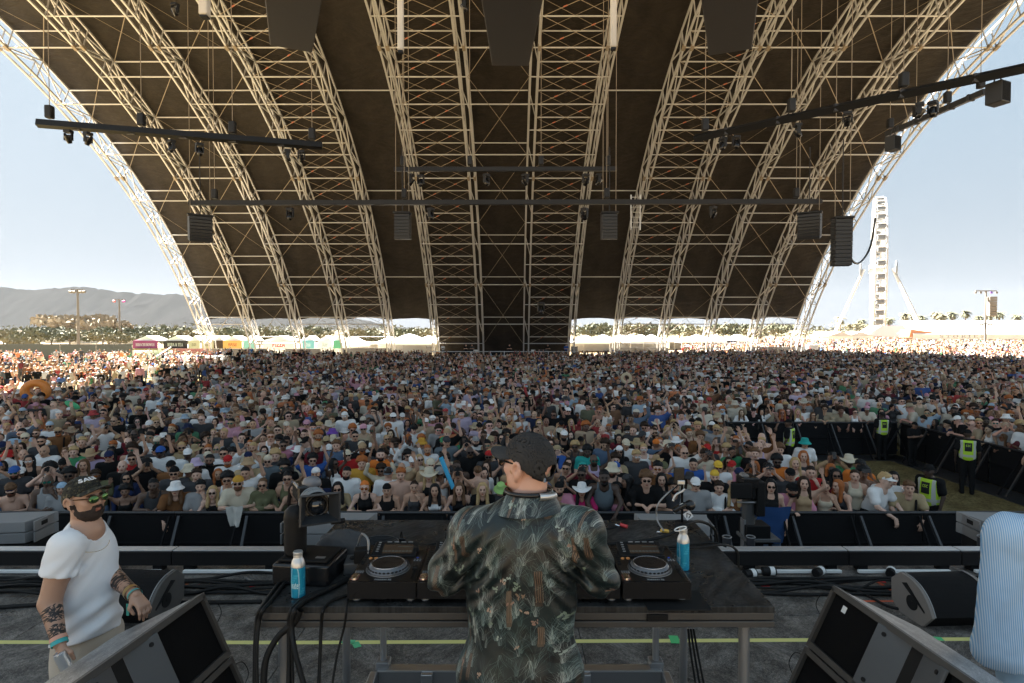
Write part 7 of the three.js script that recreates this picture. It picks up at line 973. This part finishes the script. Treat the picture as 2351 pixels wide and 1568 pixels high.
  part('hair', xf(remesh([E(V(0, 0.008, -0.026), [0.081, 0.085, 0.088])], 0.006, (x, y, z) => 0.003 * nz(x * 60, y * 60, z * 60), (x, y, z) => Math.max(z + 0.012 - (y > -0.02 ? 0.02 : 0), -0.072 - y, Math.abs(x) > 0.07 && z > -0.03 && y < 0.02 ? 0.01 : -1)), hm), std([0.06, 0.032, 0.02], 0.7), t);
  part('beard', xf(remesh(heroHead().filter((o) => !o.cut && !(o.c && Math.abs(o.c.x) > 0.07)), 0.0055, (x, y, z) => -0.001 + 0.004 * nz(x * 120, y * 90, z * 120), (x, y, z) => { const ax = Math.abs(x), top = -0.060 + 0.05 * Math.exp(-(((z - 0.008) / 0.013) ** 2)) + (ax < 0.03 && z > 0.06 ? 0.019 : 0), back = 0.0 + Math.max(0, -0.075 - y) * 0.7; return Math.max(y - top + 0.004 * nz(x * 90, y * 90, z * 90), back - z, -0.135 - y, ax < 0.021 && y > -0.076 && y < -0.058 && z > 0.06 ? 0.01 : -1); }, 0.005), hm), std([0.026, 0.015, 0.010], 0.8), t);
  const camoT = camo('#2c2a20', (c, w, h, r) => { for (let i = 0; i < 260; i++) { const x = r() * w, y = r() * h, q = 14 + r() * 60; c.fillStyle = ['#15150f', '#3d3a2b', '#5b5642', '#23261b', '#0e0e0a', '#746b50'][Math.floor(r() * 6)]; const P2 = [...Array(9)].map(() => 0.5 + r() * 0.7); wrap9(c, w, h, () => { c.beginPath(); P2.forEach((k, j) => { const a = j / 9 * 6.283; c.lineTo(x + Math.cos(a) * q * k, y + Math.sin(a) * q * k * 0.6); }); c.fill(); }); } }); camoT.repeat.set(5, 5);
  const capG = crownCap(0, false), cp = capG.attributes.position, cu = capG.attributes.uv; for (let k = 0; k < cp.count; k++) cu.setXY(k, cp.getZ(k) + cp.getX(k) * 0.7, cp.getY(k));
  const capM = std([0.62, 0.62, 0.62], 0.85, 0, { map: camoT, bumpMap: weave, bumpScale: 0.001, side: THREE.DoubleSide }), hatm = hm.clone().multiply(new THREE.Matrix4().makeRotationX(-0.16)), cap = part('cap', xf(capG, hatm), capM, t);
  const bg = capBrim(), bp = bg.attributes.position, bu = bg.attributes.uv; for (let k = 0; k < bp.count; k++) bu.setXY(k, bp.getZ(k), bp.getX(k)); part('cap_brim', xf(bg, hatm), capM, cap);
  part('sunglasses', xf(templesGeo(), hm), std([0.05, 0.03, 0.012], 0.2), t); part('lenses', xf(sunglassesGeo(), hm), new THREE.MeshPhysicalMaterial({ color: new THREE.Color(0.10, 0.20, 0.07), roughness: 0.08, metalness: 0.85 }), t);
  // t-shirt
  const slR = sR.clone().lerp(eR, 0.50), slL = sL.clone().lerp(eL, 0.40), sh = [...torso.map((o) => ({ ...o })), C(sR, slR, 0.074, 0.080, 0.05), C(sL, slL, 0.064, 0.066, 0.05), E(at2(0, 0.86, 0), [0.148, 0.12, 0.105], 0.08, torso[1].rot)];
  const axR = eR.clone().sub(sR).normalize(), axL = eL.clone().sub(sL).normalize(), q = V();
  const fold = (x, y, z) => { q.set(x, y, z); const side = q.x * rt.x + q.z * rt.z, front = q.x * fw.x + q.z * fw.z; let d = 0.003 * nz(x * 12, y * 12, z * 12); const low = THREE.MathUtils.smoothstep(nb.y - 0.2 - y, 0, 0.3); d += 0.020 * low * (Math.sin(y * 44 + side * 22 - front * 30 + 2.4 * nz(x * 7, y * 5, z * 7)) * (0.5 + 0.5 * nz(x * 5 + 3, y * 6, z * 5)) - 0.55); const da = q.distanceTo(sR.clone().lerp(eR, 0.35)); d += 0.006 * Math.exp(-da * da / 0.01) * Math.sin(y * 60 - x * 40); const d2 = Math.hypot(side - 0.12, y - (nb.y - 0.2)); d += 0.006 * Math.exp(-d2 * d2 / 0.012) * Math.sin((side + y) * 75); return d; };
  const fT = field([...torso, sh[sh.length - 1]], 0.014), fR = field([sh[5]], 0.012), fL = field([sh[6]], 0.012), nkC = nb.clone().add(V(0.01, 0.035, 0)).addScaledVector(fw, 0.02);
  const shirtF = (x, y, z) => { q.set(x, y, z); const f = fold(x, y, z), tt = Math.max(fT(x, y, z) + f, 0.855 - y + 0.12 * (x * fw.x + z * fw.z)), R = Math.max(fR(x, y, z) + f, V().subVectors(q, slR).dot(axR)), Lf = Math.max(fL(x, y, z) + f, V().subVectors(q, slL).dot(axL)); return Math.max(smin(smin(tt, R, 0.035), Lf, 0.035), y > nb.y - 0.1 ? 0.094 - q.distanceTo(nkC) : -1); };
  part('t_shirt', surface(shirtF, bounds(sh, 0.05), 0.0085), std([0.78, 0.79, 0.81], 0.92, 0, { bumpMap: weave, bumpScale: 0.0008 }), t);
  // trousers
  const legs = [1, -1].flatMap((s) => [C(at2(s * 0.08, 0.82, 0), at2(s * 0.12, 0.44, s * 0.02 + 0.02), 0.105, 0.085), C(at2(s * 0.12, 0.44, 0.02), at2(s * 0.125, 0.12, 0.0), 0.09, 0.075)]);
  part('trousers', remesh([E(at2(0, 0.82, 0), [0.150, 0.14, 0.118], 0.08, torso[1].rot), ...legs], 0.012, (x, y, z) => 0.006 * nz(x * 9, y * 6, z * 9) + 0.004 * Math.sin(y * 30 + x * 40), (x, y, z) => y - 0.92), std([0.50, 0.44, 0.36], 0.9, 0, { bumpMap: weave, bumpScale: 0.0015 }), t);
  for (const s of [-1, 1]) part('shoe', mesh([C(at2(s * 0.125, 0.05, -0.06), at2(s * 0.135, 0.045, 0.15), 0.05, 0.042)], 0.014), M.white, t);
  const bandAt = (a, b, k, r, h, mat, name) => { const m = part(name, new THREE.CylinderGeometry(r, r * 1.06, h, 24, 1, true), mat, t), ax = b.clone().sub(a); m.position.copy(a).addScaledVector(ax, k); m.quaternion.setFromUnitVectors(UP, ax.normalize().negate()); return m; };
  const ds = (c, rg = 0.6, me = 0) => std(c, rg, me, { side: THREE.DoubleSide });
  bandAt(eR, wR, 0.90, 0.040, 0.022, ds([0.70, 0.36, 0.25]), 'coral_wristband'); bandAt(eR, wR, 0.99, 0.0385, 0.026, ds([0.05, 0.42, 0.42]), 'teal_wristband');
  bandAt(eL, wL, 0.86, 0.041, 0.030, ds([0.60, 0.40, 0.16], 0.3, 0.9), 'gold_watch'); bandAt(eL, wL, 0.99, 0.038, 0.018, ds([0.10, 0.40, 0.38]), 'green_wristband');
  part('wristband_tail', rbox(0.016, 0.07, 0.003, 0.001).translate(...wL.clone().add(V(-0.03, -0.075, 0.02)).toArray()), std([0.06, 0.36, 0.30], 0.6), t);
  part('necklace', tube([...Array(13)].map((_, i) => { const a = (i / 12 - 0.5) * 2.2; return nb.clone().addScaledVector(fw, 0.118 * Math.cos(a) + 0.012).addScaledVector(rt, 0.1 * Math.sin(a)).add(V(0, -0.065 - 0.03 * Math.cos(a) ** 2, 0)); }), 0.0015, 40, 5), std([0.75, 0.52, 0.2], 0.25, 1), t);
  const can = thing('drink_can', 'open silver and black drink can held by the person in the white t-shirt', 'can', O.clone().add(wR).add(V(0.055, -0.10, 0.035))); can.rotation.set(0.15, 0, 0.32);
  const canT = tex(128, (c, w) => { c.fillStyle = '#c9cdd0'; c.fillRect(0, 0, w, w); c.fillStyle = '#15171a'; c.fillRect(0, 70, w, 58); c.fillStyle = '#b87a35'; c.fillRect(40, 84, 30, 8); c.fillStyle = '#3a4f8a'; c.fillRect(44, 30, 24, 24); });
  part('body', lathe([[0, -0.075], [0.024, -0.075], [0.0285, -0.066], [0.0285, 0.06], [0.025, 0.073]], 28), std([1, 1, 1], 0.3, 0.5, { map: canT }), can); part('rim', new THREE.TorusGeometry(0.025, 0.0018, 6, 28).rotateX(Math.PI / 2).translate(0, 0.074, 0), M.chrome, can); part('lid', cyl(0.0245, 0.0245, 0.002, 24, 0, 0.070, 0), M.alu, can); part('pull_tab', rbox(0.012, 0.002, 0.022, 0.001, 0, 0.0725, 0.004), M.chrome, can);
  { const tg = new TextGeometry('SALV', { font: FONT, size: 0.034, depth: 0.004, curveSegments: 3 }); tg.computeBoundingBox(); const w = tg.boundingBox.max.x, tp = tg.attributes.position; for (let k = 0; k < tp.count; k++) { const a = 0.86 - tp.getX(k) / w * 1.5, r = 1 + tp.getZ(k) * 9; const ph = 0.62 + tp.getY(k) * 7.5; tp.setXYZ(k, -Math.sin(-a) * 0.092 * Math.cos(ph) * r * -1, 0.034 + 0.104 * Math.sin(ph) * r, -0.012 + Math.cos(a) * 0.112 * Math.cos(ph) * r); } tg.computeVertexNormals(); part('cap_lettering', xf(tg, hatm), std([0.72, 0.72, 0.74], 0.7, 0, { side: THREE.DoubleSide }), cap); }
}
// --- the man in the striped shirt at the right edge
{
  const Zs = 3.25, P = (x, y, dz = 0) => { const q = (Zs - dz) / FOCAL; return V((x - 1175.5) * q, EYE - (y - HORIZON) * q, -Zs + dz); };
  const t = thing('person', 'person in light blue striped shirt cut off by the right edge of the picture', 'person', V(P(2406, 1500).x, STAGE, -Zs)), O = t.position, G = (x, y, dz) => P(x, y, dz).sub(O);
  const sL = G(2350, 1232, 0.0), sR = G(2484, 1226, -0.08), nb = G(2419, 1180, -0.06), eL = G(2326, 1385, 0.05), wL = G(2348, 1515, -0.08), eR = G(2524, 1360, 0.0), wR = G(2474, 1420, -0.25), head = nb.clone().add(V(0.06, 0.19, -0.04));
  const hm = looking(head, V(-0.3, 0, -1)), torso = [E(G(2414, 1300, -0.06), [0.2, 0.24, 0.14]), E(G(2409, 1440, -0.06), [0.2, 0.24, 0.15], 0.12), C(sL, sR, 0.075, 0.075, 0.06)];
  part('body', weld([faceUV(surface(field(heroHead()), bounds(heroHead(), 0.02), 0.007)).applyMatrix4(hm), white1(mesh([...torso, C(head.clone().add(V(0, -0.08, 0)), nb, 0.06, 0.07), C(sL, eL, 0.06, 0.05), C(eL, wL, 0.05, 0.033), C(sR, eR, 0.06, 0.05), C(eR, wR, 0.05, 0.033)], 0.016)), white1(mesh(handPrims(wL, V(0.3, -0.6, -1), V(0, -1, 0), 1, 0.5), 0.0065)), white1(mesh(handPrims(wR, V(-0.3, -0.6, -1), V(0, -1, 0), -1, 0.5), 0.0065))]), skin('fair'), t);
  part('hair', xf(HAIR.short.clone(), hm), hairM('dark brown'), t);
  const st = tex(256, (c, w, h) => { c.fillStyle = '#a9cdec'; c.fillRect(0, 0, w, h); for (let i = 0; i < 16; i++) { c.fillStyle = '#e4eef5'; c.fillRect(i * 16, 0, 5, h); c.fillStyle = '#7fb0dd'; c.fillRect(i * 16 + 9, 0, 3, h); } }); st.repeat.set(6, 6);
  const stripe = std([0.80, 0.82, 0.84], 0.85, 0, { map: st, bumpMap: weave, bumpScale: 0.0008 });
  const list = [...torso, C(G(2326, 1238, 0.0), G(2312, 1500, 0.0), 0.08, 0.132, 0.12), C(G(2326, 1238, -0.05), G(2400, 1500, -0.05), 0.09, 0.17, 0.12), C(sR, eR, 0.09, 0.088, 0.06), C(eR, wR, 0.09, 0.06, 0.03), C(sL.clone().lerp(sR, 0.25), nb, 0.07, 0.06, 0.05)];
  const hem = G(2406, 1536).y, fold = (x, y, z) => 0.007 * nz(x * 9, y * 5, z * 9) + 0.011 * Math.sin((x - y * 0.38) * 26 + 2 * nz(x * 5, y * 5, z * 5)) * THREE.MathUtils.smoothstep(sL.y - 0.1 - y, 0, 0.25) * 0.7 + 0.003 * nz(x * 30, y * 18, z * 30);
  const g = remesh(list, 0.010, fold, (x, y, z) => Math.max(hem - y - 0.03 * Math.sin(x * 9), y - nb.y - 0.02), 0.014, 0.04), p = g.attributes.position, u = g.attributes.uv; for (let k = 0; k < p.count; k++) { const q = V().fromBufferAttribute(p, k), on = q.x < sL.x + 0.06 ? 1 : 0; u.setXY(k, q.x * 0.95 + q.z * 0.55 + on * 0.01 + 0.05 * q.y, q.y); }
  part('shirt', g, stripe, t);
  part('jeans', mesh([E(V(0, hem + 0.02, -0.05), [0.17, 0.14, 0.14], 0.06), ...[-1, 1].flatMap((s) => [C(V(s * 0.1, hem, -0.05), V(s * 0.1 - 0.02, 0.45, 0), 0.105, 0.085), C(V(s * 0.1 - 0.02, 0.45, 0), V(s * 0.1 - 0.02, 0.1, -0.02), 0.085, 0.07), C(V(s * 0.1 - 0.02, 0.05, -0.05), V(s * 0.1 - 0.03, 0.045, -0.2), 0.05, 0.045)])], 0.018), cloth('light blue'), t);
  part('green_string', tube([G(2330, 1495, 0.06), G(2324, 1520, 0.07), G(2316, 1535, 0.07), G(2318, 1552, 0.07)], 0.005, 20, 6), std([0.02, 0.16, 0.07], 0.8), t);
}
renderer.render(scene, camera);
